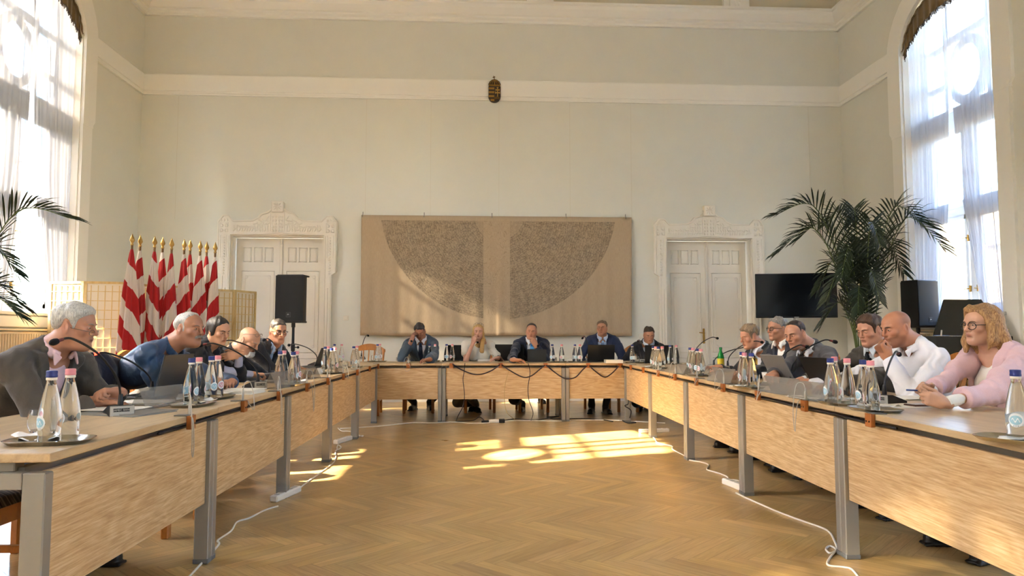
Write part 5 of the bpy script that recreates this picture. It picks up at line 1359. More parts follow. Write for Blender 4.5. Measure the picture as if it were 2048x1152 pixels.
        for q in (-1, 1):
            ring = [G((q * .033 + .023 * gs * math.cos(a), -.106 + .010 * ((q * .033 + .023 * gs * math.cos(a)) / .06) ** 2, .006 + .016 * gs * math.sin(a))) for a in [2 * math.pi * k_ / 22 for k_ in range(22)]]
            b = MB(); b.add([np.mean(ring, 0)] + ring, [(0, 1 + k_, 1 + (k_ + 1) % 22) for k_ in range(22)]); b.build('lens', LENS, g_)
    # ---- watch / ring extras
    for nm in arms:
        if arms[nm][3].get('watch'):
            S_, E_, W_, hd, q = arms[nm]; ax_ = unit(W_ - E_); c_ = W_ - ax_ * .025; b = MB(); e1 = unit(np.cross(ax_, up)); e2 = np.cross(ax_, e1)
            for k_ in (-.006, 0, .006): b.tube([c_ + ax_ * k_ + (e1 * math.cos(a) + e2 * math.sin(a)) * .034 * s - base for a in [2 * math.pi * i / 20 for i in range(20)]], .004, 6, closed=True)
            n_ = -unit(V3(hd['n'])); b.lathe([(.017, -.004), (.018, .0), (.016, .006)], c_ + n_ * .036 - base, 16, rot=Matrix(np.stack([e1, np.cross(n_, e1), n_], 1).tolist())); b.build('wristwatch', mat('watch_dark', hd['watch'], .3, .4), body, auto=40)
    return body, dict(nb=nb, T=T, SH=SH, arms=arms, H=H, Fh=Fh, P=P)
# ---------------------------------------------------------------- where things stand
_m = camo.rotation_euler.to_matrix(); _f = 1420.0
def ray(px, py): return _m @ Vector((px - 1024, -(py - 576), -_f))
def at(px, py, z=TZ):
    d = ray(px, py); k = (z - CAM_H) / d.z; return Vector((d.x * k, d.y * k, z))
def aty(px, py, y):
    d = ray(px, py); k = y / d.y; return Vector((d.x * k, y, CAM_H + d.z * k))
def atx(px, py, x):
    d = ray(px, py); k = x / d.x; return Vector((x, d.y * k, CAM_H + d.z * k))

# ---- tapestry
def tapestry():
    c0 = Vector((.40, YB - .07, 2.12)); t = thing('wall_tapestry', 'large beige woven tapestry with a dark stitched half disc hanging on the far wall', 'tapestry', c0)
    m, tr, p = new_mat('tapestry_linen'); tc = N(tr, 'TexCoord'); sx = N(tr, 'SeparateXYZ'); tr.links.new(tc.outputs['Object'], sx.inputs[0])
    def M(op, a, b=None, c=None):
        n = N(tr, 'Math', operation=op)
        for i, q in enumerate((a, b, c)):
            if q is None: continue
            if isinstance(q, (int, float)): n.inputs[i].default_value = q
            else: tr.links.new(q, n.inputs[i])
        return n.outputs[0]
    X, Z = sx.outputs[0], sx.outputs[2]; dz = M('SUBTRACT', Z, 1.02); dx = M('SUBTRACT', X, .02)
    r = M('SQRT', M('ADD', M('POWER', M('ABSOLUTE', dx), 2.0), M('POWER', M('ABSOLUTE', dz), 2.0))); th = M('ARCTAN2', dz, dx)
    R_ = 2.02; wb = N(tr, 'TexNoise', iScale=9, iDetail=3); tr.links.new(tc.outputs['Object'], wb.inputs['Vector']); r = M('ADD', r, M('MULTIPLY', M('SUBTRACT', wb.outputs['Fac'], .5), .10)); wb2 = N(tr, 'TexNoise', iScale=14, iDetail=3); tr.links.new(tc.outputs['Object'], wb2.inputs['Vector']); th = M('ADD', th, M('MULTIPLY', M('SUBTRACT', wb2.outputs['Fac'], .5), .10))
    r2 = M('SQRT', M('ADD', M('POWER', M('ABSOLUTE', dx), 2.0), M('POWER', M('ABSOLUTE', M('SUBTRACT', Z, 1.28)), 2.0)))
    inside = M('MULTIPLY', M('LESS_THAN', r2, R_), M('LESS_THAN', Z, .93)); inside = M('MULTIPLY', inside, M('GREATER_THAN', M('ABSOLUTE', M('SUBTRACT', X, -.02)), .225)); inside = M('MULTIPLY', inside, M('LESS_THAN', M('ABSOLUTE', dx), M('SUBTRACT', 2.12, M('MULTIPLY', M('ABSOLUTE', dz), .25))))
    ring = M('MULTIPLY', r, 26.0); cell = M('FLOOR', ring); nrow = M('MULTIPLY', M('ADD', cell, 2.0), 2.2)
    cb = N(tr, 'CombineXYZ'); tr.links.new(M('MULTIPLY', M('FLOOR', M('MULTIPLY', th, nrow)), 7.31), cb.inputs[0]); tr.links.new(M('MULTIPLY', cell, 3.17), cb.inputs[1])
    wn = N(tr, 'TexWhiteNoise', noise_dimensions='2D'); tr.links.new(cb.outputs[0], wn.inputs['Vector'])
    sc_ = N(tr, 'TexNoise', iScale=6, iDetail=8, iRoughness=.75); tr.links.new(tc.outputs['Object'], sc_.inputs['Vector'])
    st = N(tr, 'TexNoise', iScale=60, iDetail=4, iDistortion=2.5); tr.links.new(tc.outputs['Object'], st.inputs['Vector'])
    edge = M('MAXIMUM', M('LESS_THAN', M('FRACT', ring), .22), M('LESS_THAN', M('FRACT', M('MULTIPLY', th, nrow)), .22))
    dark = M('ADD', M('MULTIPLY', wn.outputs['Value'], .55), M('MULTIPLY', edge, .40)); dark = M('ADD', dark, M('MULTIPLY', M('SUBTRACT', st.outputs['Fac'], .5), 1.3)); dark = M('ADD', dark, M('MULTIPLY', M('SUBTRACT', sc_.outputs['Fac'], .5), 1.0))
    dark = M('MULTIPLY', M('MINIMUM', M('MAXIMUM', dark, 0.12), 1.0), inside); inner = M('MULTIPLY', M('LESS_THAN', r, .42), .55); dark = M('MULTIPLY', dark, M('SUBTRACT', 1.0, inner))
    line = N(tr, 'TexNoise', iScale=5.5, iDetail=1, iDistortion=1.5); tr.links.new(tc.outputs['Object'], line.inputs['Vector'])
    mid = M('MULTIPLY', M('LESS_THAN', M('ABSOLUTE', M('SUBTRACT', M('FRACT', M('MULTIPLY', line.outputs['Fac'], 11.0)), .5)), .09), M('MULTIPLY', M('LESS_THAN', M('ABSOLUTE', M('SUBTRACT', X, -.02)), .22), M('LESS_THAN', M('ABSOLUTE', M('SUBTRACT', Z, .13)), .80)))
    wv = N(tr, 'TexNoise', iScale=3, iDetail=8, iRoughness=.8); mp = N(tr, 'Mapping'); mp.inputs['Scale'].default_value = (30, 1, 4); tr.links.new(tc.outputs['Object'], mp.inputs[0]); tr.links.new(mp.outputs[0], wv.inputs['Vector'])
    base = ramp(tr, wv.outputs['Fac'], [(.3, 'a8937a'), (.7, 'bda98c')])
    m1 = N(tr, 'Mix', data_type='RGBA'); tr.links.new(M('MULTIPLY', dark, .75), m1.inputs[0]); tr.links.new(base.outputs[0], m1.inputs[6]); m1.inputs[7].default_value = rgb('4a4238')
    m2 = N(tr, 'Mix', data_type='RGBA'); tr.links.new(M('MULTIPLY', mid, .5), m2.inputs[0]); tr.links.new(m1.outputs[2], m2.inputs[6]); m2.inputs[7].default_value = rgb('8f7c62')
    tr.links.new(m2.outputs[2], p.inputs['Base Color']); p.inputs['Roughness'].default_value = .95; p.inputs['Sheen Weight'].default_value = .1
    bm_ = N(tr, 'Bump', iStrength=.5, iDistance=.006); tr.links.new(M('ADD', dark, M('MULTIPLY', wv.outputs['Fac'], .3)), bm_.inputs['Height']); tr.links.new(bm_.outputs[0], p.inputs['Normal'])
    w_, h_ = 4.60, 2.03
    def fn(u, v):
        x = (u - .5) * w_; z = (v - .5) * h_; k = (1 - v) ** 1.2
        y = -.018 * k * (math.sin(x * 9 + math.sin(z * 2)) * .6 + math.sin(x * 17 + 1.3) * .4) - .02 * k - .006 * math.sin(x * 31) * k
        return (x - .025 * (1 - v) * (1 if u > .5 else -.4) * (1 if u in (0., 1.) else 1), y, z + .006 * math.sin(x * 5) * k)
    b = MB(); b.grid(fn, 160, 30); o = b.build('woven_cloth', m, t, smooth=True); md = o.modifiers.new('thick', 'SOLIDIFY'); md.thickness = .008; md.offset = 1
    b = MB(); b.box((0, .012, h_ / 2 - .02), (w_ - .04, .018, .03), bev=.004); b.build('hanging_batten', mat('batten_wood', '8d7352', .6), t)
    for x in (-2.28, -1.25, -.1, 1.17, 2.2):
        b = MB(); b.tube([(x, .03, h_ / 2 + .06), (x, .03, h_ / 2 + .02), (x, -.012, h_ / 2 - .005), (x, -.014, h_ / 2 - .03)], .006, 6); b.build('hook', mat('hook_steel', '8a8880', .4, .7), t)
tapestry()

# ---- coat of arms: shield with stripes and double cross under a crown
def arms_plaque():
    c0 = aty(989, 184, YB - .04); t = thing('coat_of_arms', 'small dark wooden coat of arms with a crown on the white dado rail', 'wall plaque', c0)
    GD = mat('plaque_gilt', '9a7434', .45, .5); DK = mat('plaque_dark', '2a1c12', .5); BR_ = mat('plaque_bronze', '6b4f26', .45, .4)
    def o_(x, z): return (x, z)
    b = MB(); sh = [(-.105, .085), (.105, .085), (.105, -.09)] + [(.105 * math.cos(a), -.09 - .095 * math.sin(a)) for a in [math.pi * k / 12 for k in range(1, 12)]] + [(-.105, -.09)]
    b.prism(sh, -.035, .03, 'y'); b.build('shield', DK, t)
    b = MB()
    for k in range(4):
        z = .05 - k * .068; x0 = -.10 if k < 3 else -.07; b.box(((x0 - .004) / 2, -.037, z), (-x0 - .004, .008, .034))
    b.build('stripes', GD, t)
    b = MB(); b.box((.052, -.037, -.015), (.016, .008, .16)); b.box((.052, -.0376, .025), (.06, .008, .018)); b.box((.052, -.0382, -.025), (.078, .008, .02))
    for q in (-1, 1):
        b.box((.052 + q * .03, -.037, .025), (.012, .0096, .03)); b.box((.052 + q * .037, -.0372, -.025), (.012, .0116, .034))
    b.box((.052, -.0378, .066), (.03, .008, .012)); b.build('double_cross', mat('plaque_pale_gilt', 'b08c4c', .4, .5), t)
    b = MB()
    for q, zz in ((-.028, -.118), (.002, -.108), (.022, -.118)): b.ball((.045 + q, -.034, zz), .026, 12, 8, 1, .35, .9)
    b.build('hills', BR_, t, smooth=True)
    b = MB(); b.prism([(-.1, .09), (.1, .09), (.105, .13), (.085, .17), (.045, .205), (0, .218), (-.045, .205), (-.085, .17), (-.105, .13)], -.03, .02, 'y'); b.build('crown', DK, t)
    b = MB(); b.box((0, -.034, .105), (.2, .01, .026))
    for x in (-.08, -.045, 0, .045, .08): b.ball((x, -.038, .108), .011, 8, 6)
    b.tube([(0, -.034, .12), (0, -.036, .21)], .012, 6)
    for q in (-1, 1):
        b.tube([(q * .085, -.032, .12), (q * .07, -.034, .16), (q * .02, -.035, .205)], .008, 6); b.tube([(q * .045, -.032, .12), (q * .04, -.034, .15), (q * .01, -.035, .2)], .006, 6)
    b.build('crown_bands', GD, t, smooth=True)
    b = MB(); M = Matrix.Rotation(R(-14), 3, 'Y'); b.box((-.008, -.01, .25), (.012, .012, .06), M); b.box((-.01, -.01, .258), (.045, .012, .012), M); b.build('crown_cross', BR_, t)
arms_plaque()

# ---- switches, screw hook, radiators
SW = mat('switch_plastic', 'e6e0d2', .4)
for px, py, lab in ((692, 636, 'white rocker light switch on the far wall beside the tapestry'), (1282, 672, 'white double switch plate on the far wall by the right-hand door')):
    c = aty(px, py, YB); t = thing('light_switch', lab, 'light switch', c); b = MB(); b.box((0, -.006, 0), (.085, .012, .085), bev=.004); b.build('plate', SW, t); b = MB(); b.box((0, -.014, 0), (.05, .008, .05), bev=.003); b.build('rocker', SW, t)
c = aty(1657, 528, YB); b = MB(); b.lathe([(.02, 0), (.022, .006), (.012, .012), (.012, .03), (.02, .035), (.02, .042), (.004, .045)], (0, 0, 0), 14, rot=Matrix.Rotation(R(90), 3, 'X')); o = b.build('wall_hook', mat('brass', 'b08a45', .3, 1), auto=40); o.location = c; tag(o, 'small brass hook knob on the wall above the television', 'hook')
RADM = mat('radiator_cream', 'd9c6a2', .45)
def radiator(x, y0, y1, sgn, label):
    t = thing('radiator', label, 'radiator', (x, (y0 + y1) / 2, 0)); L = y1 - y0; n = int(L / .05)
    b = MB(); b.box((0, 0, .68), (.05, L, .96), bev=.01)
    for k in range(n): b.box((sgn * .03, -L / 2 + (k + .5) * L / n, .68), (.025, L / n * .62, .90), bev=.008)
    b.build('panel', RADM, t)
    b = MB(); b.box((0, 0, 1.18), (.13, L, .02)); b.build('top_grille', RADM, t)
    b = MB()
    for yy in (-L / 2 + .15, L / 2 - .15): b.box((-sgn * .03, yy, .1), (.04, .05, .2))
    b.build('bracket', RADM, t)
radiator(XL + .10, 8.25, 10.3, 1, 'cream ribbed radiator under the left-hand window'); radiator(XR - .10, 8.25, 10.3, -1, 'cream ribbed radiator under the right-hand window')

# ---- folding screen
def screen():
    t = thing('folding_screen', 'light wood and paper folding screen standing behind the striped flags', 'folding screen', (-4.6, 9.9, 0))
    FR = wood_mat('screen_pine', 'c2a468', 'e2cc94', scale=(6, 6, 1), rough=.5, wave=3); PPR = sheer_mat('screen_paper', 'efe8da', .04)
    pts = [(-5.42, 9.42), (-4.93, 9.28), (-4.44, 9.40), (-4.30, 9.86), (-4.02, 10.24), (-3.98, 10.72), (-3.68, 10.98), (-3.32, 10.66)]
    pts = [(-5.44, 9.40), (-4.96, 9.30), (-4.49, 9.42), (-4.42, 9.90), (-4.02, 10.16), (-3.98, 10.64), (-3.62, 10.95), (-3.44, 11.40)]
    for i in range(len(pts) - 1):
        a, b_ = Vector((*pts[i], 0)), Vector((*pts[i + 1], 0)); d = (b_ - a); L = d.length; d.normalize(); n = Vector((-d.y, d.x, 0)); M = Matrix((d, n, Vector((0, 0, 1)))).transposed(); c = (a + b_) / 2; Hh = 1.80
        fr = MB()
        def bx(u, z, wu, wz, th): fr.box(M @ Vector((u, 0, z)) + c, (wu, th, wz), M)
        for q in (-1, 1): bx(q * (L / 2 - .017), Hh / 2 + .01, .034, Hh - .02, .022)
        for z in (Hh - .015, .12): bx(0, z, L, .03, .022)
        f = fr.build('panel_frame', FR, t, org=None); 
        lt = MB()
        for k in range(1, 6): lt.box(M @ Vector((-L / 2 + L * k / 6, -.004, Hh / 2)) + c, (.009, .010, Hh - .1), M)
        nz = 14
        for k in range(1, nz): lt.box(M @ Vector((0, -.005, .12 + (Hh - .13) * k / nz)) + c, (L - .05, .010, .009), M)
        l = lt.build('lattice', FR, f)
        pp = MB(); pp.box(M @ Vector((0, .006, Hh / 2 + .05)) + c, (L - .04, .0015, Hh - .14), M); pp.build('paper', PPR, f)
    for o in t.children: o.location = -t.location
screen()

# ---- flags
FL = [(265, 467, 9.05, -1, .12, 'first flag from the window, tall, with slanting stripes'), (281, 470, 9.2, 1, .78, 'second flag from the window, solid red upper part'), (310, 472, 9.25, -1, .30, 'third flag from the window, first of the middle trio'),
      (326, 474, 9.35, 1, .80, 'fourth flag from the window, middle of the trio'), (344, 476, 9.3, 1, .10, 'fifth flag from the window, last of the middle trio'), (369, 478, 9.45, 1, .85, 'sixth flag from the window, above the man in the blue shirt'),
      (381, 479, 9.6, 1, .20, 'seventh flag from the window, narrow and half hidden'), (401, 481, 9.55, 1, .82, 'eighth flag from the window, third from the door'), (414, 483, 9.65, 1, .25, 'ninth flag from the window, second from the door'), (431, 484, 9.6, 1, .86, 'tenth flag, the one nearest the left door, with a green ribbon')]
for i, (px, py, y, sl_, ph, lab) in enumerate(FL):
    p_ = aty(px, py, y); flag(p_.x, y, p_.z - .15, sl_ * random.uniform(.8, 1.2), ph, lab + ', red and white', wid=(1.15, 1.1, 1.05, .9, .85, 1.0, .8, .95, .8, .8)[i], green=(i == 9))

# ---- loudspeakers, television, palms, piano
p_ = aty(585, 640, 9.7); loudspeaker(p_.x, 9.75, 1.28, R(-6), 'black loudspeaker in front of the left door, behind the man in glasses', 'black tripod stand of the loudspeaker at the left door')
p_ = aty(1836, 650, 9.4); loudspeaker(p_.x, 9.4, 1.215, R(18), 'black loudspeaker beside the palm at the right-hand window', 'black tripod stand of the loudspeaker beside the palm')
def television():
    c = aty(1592, 591, 11.2); t = thing('television', 'flat black television on a floor stand between the right door and the palm', 'television', (c.x, 11.2, 0), R(-14)); z = c.z
    b = MB(); b.box((0, .02, z), (1.25, .045, .72), bev=.006); b.build('housing', mat('tv_black', '0c0c0e', .35), t)
    b = MB(); b.box((0, -.004, z + .008), (1.22, .003, .685)); b.build('screen', mat('tv_screen', '0d0f12', .16), t)
    b = MB(); b.box((0, -.004, z - .352), (.07, .006, .014)); b.build('badge', mat('tv_badge', 'b9b9b6', .35, .5), t)
    b = MB(); b.tube([(0, .08, .05), (0, .08, z + .1)], .035, 14); b.box((0, .06, z), (.4, .05, .3)); b.build('column', mat('tv_stand_grey', 'a8a6a0', .4, .4), t, auto=40)
    b = MB(); b.box((0, .1, .03), (.8, .5, .05), bev=.01); b.build('stand_base', mat('tv_stand_grey', 'a8a6a0', .4, .4), t)
television()
# azimuth, reach, height, droop
palm(5.2, 9.25, 'tall leafy palm in a pot between the television and the right-hand loudspeaker', [(184, 1.15, 2.82, .10), (172, 1.05, 2.55, .32), (150, .75, 2.62, .18), (105, .55, 2.80, .10), (70, .6, 2.85, .12), (15, 1.05, 2.85, .16), (2, 1.15, 2.70, .42), (28, .95, 2.48, .50), (50, .7, 2.35, .5), (-100, .6, 2.55, .3), (-140, .6, 2.25, .4), (120, .6, 2.15, .4), (195, .55, 1.95, .40), (235, .5, 1.75, .35), (-95, .45, 1.95, .4), (165, .5, 1.55, .3), (60, .6, 2.4, .35)], base=.45, seed=4)
palm(-5.0, 7.0, 'leafy palm at the left edge of the view before the left-hand window', [(8, 1.0, 2.30, .04), (-6, .62, 1.95, .25), (18, .58, 1.62, .22), (2, .62, 1.50, .20), (-80, .5, 2.5, .2), (-60, .8, 2.4, .4), (-100, .7, 2.2, .4), (-50, .5, 2.1, .4), (90, .35, 2.6, .1), (-30, .5, 2.5, .3)], base=.45, seed=9)
def piano():
    PB = mat('piano_black_lacquer', '0a0a0b', .18, coat=.5); t = thing('grand_piano', 'black piano with its lid raised behind the woman in the pink blazer', 'piano', (5.72, 8.35, 0), 0)
    b = MB(); b.prism([(-.40, -.42), (.52, -.42), (.52, .35), (.30, .55), (-.05, .5), (-.30, .2), (-.40, .0)], .60, 1.10, 'z'); b.build('case', PB, t)
    b = MB(); b.prism([(-.38, 0), (.50, 0), (.34, .46), (-.12, .46)], -.011, .011, 'z'); b.v = [tuple(Matrix.Rotation(R(68), 3, 'X') @ Vector(q) + Vector((0, -.34, 1.11))) for q in b.v]; b.build('lid', PB, t)
    b = MB(); b.bar((-.30, -.36, 1.10), (-.27, -.33, 1.17), .014, .014); b.build('lid_prop', mat('piano_prop', 'c9c6bf', .4, .4), t)
    b = MB(); b.box((.06, -.50, .73), (.9, .18, .06)); b.box((.06, -.53, .772), (.84, .11, .02), mi=1); b.build('keyboard', [PB, mat('piano_ivory', 'eee8d8', .3)], t)
    for x, y in ((-.32, -.34), (.44, -.34), (.35, .4)):
        b = MB(); b.lathe([(.05, 0), (.05, .06), (.04, .08), (.06, .55), (.06, .60)], (x, y, 0), 14); b.build('leg', PB, t, auto=40)
piano()

# ---- trays with bottles, tumblers, napkins ---------------------------------------------------
def bset(name, tray_px, rz, items, glasses=(), nap=None, traylabel=None):
    if tray_px is not None:
        tp = at(*tray_px); tray(tp.x, tp.y, rz, traylabel or f'metal tray of bottles {name}')
    if tray_px is None: tp = at(*items[0][1:3])
    cnt = {}
    tot = {k: sum(1 for q in items if q[0] == k) for k in ('blue', 'pink')}
    for it in items:
        k, px, py = it[:3]; p_ = at(px, py, TZ + .006); cnt[k] = cnt.get(k, 0) + 1
        ord_ = ''
        bottle(k, p_.x, p_.y, TZ + .0045, f'{k}-capped glass water bottle {name}{ord_}', rz + random.uniform(-.7, .7))
    for g in glasses: p_ = at(*g); tumbler(p_.x, p_.y, TZ + .0045, f'empty glass tumbler by the bottles {name}')
    if nap: p_ = at(nap[0], nap[1]); napkin(p_.x, p_.y, TZ + .006, nap[2], f'white napkin on the tray {name}')
qL, qR = R(82), R(-82)
bset('before the man in the grey jacket', (100, 886), R(8), [('blue', 98, 884), ('pink', 136, 872)], [(75, 868)], (60, 880, R(140)))
bset('before the open grey laptop, first tray', (386, 812), qL, [('blue', 381, 808), ('pink', 396, 803)], [(362, 806)], (408, 806, R(60)))
bset('before the open grey laptop, second tray', (430, 797), qL, [('blue', 421, 796), ('pink', 434, 792)], (), (445, 790, R(60)))
bset('before the woman in black, first pair', None, qL, [('blue', 559, 766), ('pink', 567, 762)])
bset('before the woman in black, second pair', (583, 771), qL, [('blue', 585.5, 770), ('pink', 592, 766)], (), (602, 765, R(50)))
bset('before the bespectacled man of the left row, first pair', None, qL, [('blue', 649.7, 739), ('pink', 655.5, 736)])
bset('before the bespectacled man of the left row, second pair', (664, 747), qL, [('blue', 662.5, 747), ('pink', 669, 744)])
bset('standing alone at the outer edge of the left row', (677, 723.5), qL, [('blue', 668.5, 723), ('pink', 683, 723)], [(675, 723)])
bset('at the far end of the left row', (708, 735), qL, [('blue', 707, 736), ('pink', 713.5, 733)], [(690, 738)])
bset('before the empty chair in the corner', (754, 724), 0, [('blue', 754.6, 723.5), ('pink', 759.5, 722)], [(747, 723.5)])
bset('before the man holding his forehead', (862, 723), 0, [('blue', 859, 723.5), ('pink', 870, 723)])
bset('beside the black laptop of the woman at the head table', (902, 723), 0, [('blue', 893, 723), ('pink', 904.5, 723)])
bset('on the papers in the middle of the head table', (1114, 724.5), 0, [('blue', 1104.6, 724), ('pink', 1123.6, 724.5)])
bset('left of the laptop of the man in the blue suit', (1155, 724.5), 0, [('blue', 1150, 724.5), ('pink', 1160, 724.5)])
bset('at the corner before the black suit', (1270, 726), R(-20), [('blue', 1265, 726)], [(1274, 726.5)])
bset('far down the right row, first pair', (1316, 737), qR, [('blue', 1307, 735), ('pink', 1312, 738)], (), (1301, 734, R(20)))
bset('far down the right row, second pair', None, qR, [('blue', 1317, 739), ('pink', 1325, 737)])
bset('standing by the black tablet of the man in the dark suit', (1347, 729), qR, [('blue', 1340.6, 729), ('pink', 1353, 729)])
bset('before the blond man, first pair', None, qR, [('blue', 1381, 744), ('pink', 1386.5, 746)])
bset('before the blond man, second pair', (1398, 752), qR, [('blue', 1396, 750), ('pink', 1402.5, 752)], [(1412, 751)], (1386, 751, R(-60)))
bset('before the silver laptop, beside the white cup', (1496, 776), qR, [('pink', 1490, 774), ('blue', 1485, 770)], (), (1478, 775, R(-50)))
bset('right beside the silver laptop, alone in front', None, qR, [('blue', 1504, 777)])
bset('before the brown-haired man, first pair', (1682, 809), qR, [('blue', 1663, 808), ('pink', 1671, 799)])
bset('before the brown-haired man, alone', None, qR, [('pink', 1696.5, 809)])
bset('before the bald man in the white shirt', (1750, 822), qR, [('blue', 1729, 818), ('pink', 1744, 823)], (), (1772, 818, R(-70)))
bset('at the right edge of the view', (2040, 884), R(-60), [('blue', 2037, 878)], (), (2036, 884, R(-40)))
# green lemonade bottle
def green_bottle():
    p_ = at(1442, 742); t = thing('soft_drink_bottle', 'green plastic soft drink bottle with a yellow label before the blond man', 'bottle', p_)
    G_ = mat('green_plastic', '1c8a35', .15, trans=.35, ior=1.3); b = MB(); b.lathe([(.02, 0), (.031, .004), (.0335, .02), (.0325, .05), (.0335, .10), (.033, .135), (.027, .165), (.016, .195), (.0125, .208), (.0125, .222)], seg=22); b.build('body', G_, t, auto=50)
    b = MB(); b.lathe([(.0342, .055), (.0346, .06), (.0346, .122), (.0342, .127)], seg=24, close=False)
    b.build('label', mat('green_bottle_label', 'b9a51f', .5, noise=.5, nscale=40), t, smooth=True); b = MB(); b.lathe([(.0145, .218), (.015, .22), (.015, .238), (.013, .24)], seg=18); b.build('cap', mat('green_cap', '15702c', .4), t, auto=40)
green_bottle()

# ---- microphones
def pm(base, cap, y, label, lit=False, face=None, bulge=.02):
    b_ = at(*base); c_ = aty(cap[0], cap[1], y); mic((b_.x, b_.y), (c_.x, c_.y), c_.z, label, face, lit, bulge)
pm((238, 830), (118, 681), 3.02, 'gooseneck microphone nearest the viewer, before the man in the grey jacket', face=R(-52), bulge=.02)
pm((300, 796), (190, 708), 4.02, 'gooseneck microphone with a glowing red ring beside the open grey laptop', True, face=R(-45), bulge=.02)
pm((512, 776), (408, 689), 4.95, 'gooseneck microphone before the man in the blue shirt', face=R(-40), bulge=.02)
pm((536, 757), (446, 683), 5.6, 'gooseneck microphone with a light head before the woman in black', face=R(-40), bulge=.02)
pm((560, 748), (530, 679), 6.3, 'gooseneck microphone before the bald bearded man', face=R(-40))
pm((632, 731), (579, 690), 7.2, 'gooseneck microphone at the hand of the man in glasses, left row', face=R(-30), bulge=.02)
pm((723, 719), (736, 671), 9.75, 'upright gooseneck microphone before the empty corner chair', face=R(-90))
pm((800, 721), (822, 681), 9.85, 'gooseneck microphone before the man holding his forehead', face=R(-90), bulge=.1)
pm((947, 721), (955, 684), 9.9, 'gooseneck microphone before the fair-haired woman at the head table', face=R(-90))
pm((1106, 721), (1077, 690), 9.7, 'low arched gooseneck microphone beside the black tablet at the head table', face=R(-90), bulge=.25)
pm((1178, 723), (1167, 674), 9.85, 'gooseneck microphone before the man in the blue suit', face=R(-90))
pm((1288, 725), (1277, 681), 9.6, 'gooseneck microphone before the man in the dark suit in the corner', face=R(-110))
pm((1388, 730), (1433, 676), 7.9, 'gooseneck microphone reaching up against the right door', face=R(215), bulge=.02)
pm((1458, 740), (1522, 684), 6.5, 'gooseneck microphone arching before the chest of the blond man', face=R(215), bulge=.02)
pm((1430, 738), (1514, 694), 7.2, 'low gooseneck microphone lying across the arms of the blond man', face=R(215), bulge=.0)
pm((1553, 764), (1609, 692), 5.4, 'gooseneck microphone behind the silver laptop', face=R(215), bulge=.02)
pm((1586, 768), (1664, 682), 5.15, 'gooseneck microphone before the man in the dark grey suit', face=R(215), bulge=.02)
pm((1775, 806), (1797, 707), 4.1, 'gooseneck microphone before the bald man in the white shirt', face=R(200), bulge=.06)

# ---- laptops and other screens
def lp(px, py, rz, label, m, badge='', **k): p_ = at(px, py); return laptop(p_.x, p_.y, rz, label, m, badge=badge, **k)
lp(340, 795, R(84), 'open dark grey laptop before the man in the blue shirt', LAPG, '', wd=.33, dp=.24, ang=104)
lp(640, 735, R(80), 'slim grey laptop at the end of the left row', LAPG, wd=.31, dp=.22, ang=112)
lp(917, 722, R(0), 'black laptop before the fair-haired woman at the head table', LAPB, wd=.30, dp=.21, ang=100)
lp(1019, 722, 0, 'wide black laptop before the man resting his chin', LAPB, wd=.41, dp=.22, ang=100)
lp(1202, 724, 0, 'dark laptop before the man in the blue suit', LAPB, wd=.37, dp=.22, ang=102)
lp(1318, 727, R(-8), 'black laptop before the man in the dark suit in the corner', LAPB, wd=.36, dp=.22, ang=98)
lp(1566, 766, R(-82), 'open silver laptop before the man in the dark grey suit', LAPS, wd=.31, dp=.22, ang=118)
lp(1652, 779, R(-82), 'open black laptop before the brown-haired man', LAPB, wd=.32, dp=.22, ang=116)
def tablet(px, py, rz, label):
    p_ = at(px, py); t = thing('tablet_computer', label, 'tablet', p_, rz); M = Matrix.Rotation(R(14), 3, 'X'); b = MB(); b.box((0, 0, .09), (.26, .008, .175), bev=.003); b.v = [tuple(M.inverted() @ Vector(q)) for q in b.v]; b.build('case', LAPB, t)
    b = MB(); b.box((0, .0048, .09), (.24, .001, .155)); b.v = [tuple(M.inverted() @ Vector(q)) for q in b.v]; b.build('screen', SCR, t); b = MB(); b.box((0, .06, .003), (.26, .13, .006)); b.build('keyboard_flap', LAPB, t)
tablet(1074, 724, R(-4), 'black tablet on its stand beside the wide black laptop at the head table')

# ---- papers, folders, holders, small things
def pp(px, py, rz, label, **k): p_ = at(px, py); return papers(p_.x, p_.y, rz, label, **k)
pp(255, 826, R(70), 'grey cardboard folder before the man in the grey jacket', n=2, wd=.26, dp=.34, m=PAPG, name='document_folder', cat='folder')
pp(222, 822, R(80), 'loose white sheets on the grey folder of the man in the grey jacket', n=3, wd=.2, dp=.28, th=.002, z=TZ + .009)
pp(290, 806, R(84), 'white sheets beside the microphone with the red ring', n=3, th=.003)
pp(470, 786, R(86), 'stack of white papers behind the bottles in the left row', n=6, th=.004, wd=.22)
pp(480, 768, R(80), 'kraft envelope on the left row of tables', n=2, m=PAPB, name='kraft_envelope', cat='envelope', wd=.24, dp=.33)
pp(545, 764, R(86), 'grey document folder before the woman in black', n=3, m=PAPG, name='document_folder', cat='folder')
pp(600, 748, R(88), 'thick binder lying before the man in glasses of the left row', n=4, th=.012, m=mat('binder_beige', 'b9ab93', .7), name='document_binder', cat='binder', wd=.25)
pp(672, 735, R(88), 'grey folder stack at the far end of the left row', n=3, m=PAPG, name='document_folder', cat='folder')
pp(968, 722, R(4), 'stack of white papers held by the fair-haired woman', n=6, th=.004)
pp(1135, 722, R(-10), 'bundle of papers between the bottles at the head table', n=8, th=.005)
pp(1228, 726, R(0), 'closed white document box at the end of the head table', n=1, th=.045, wd=.22, dp=.2, m=mat('box_white', 'd9d4c8', .6), name='document_box', cat='box')
pp(1830, 796, R(-78), 'white notepad sheets before the woman in the pink blazer', n=2, th=.003)
pp(1795, 812, R(-80), 'white paper sheet beside the microphone of the bald man', n=1, th=.002, wd=.2)
pp(1640, 796, R(-82), 'printed sheets before the brown-haired man', n=3, th=.003)
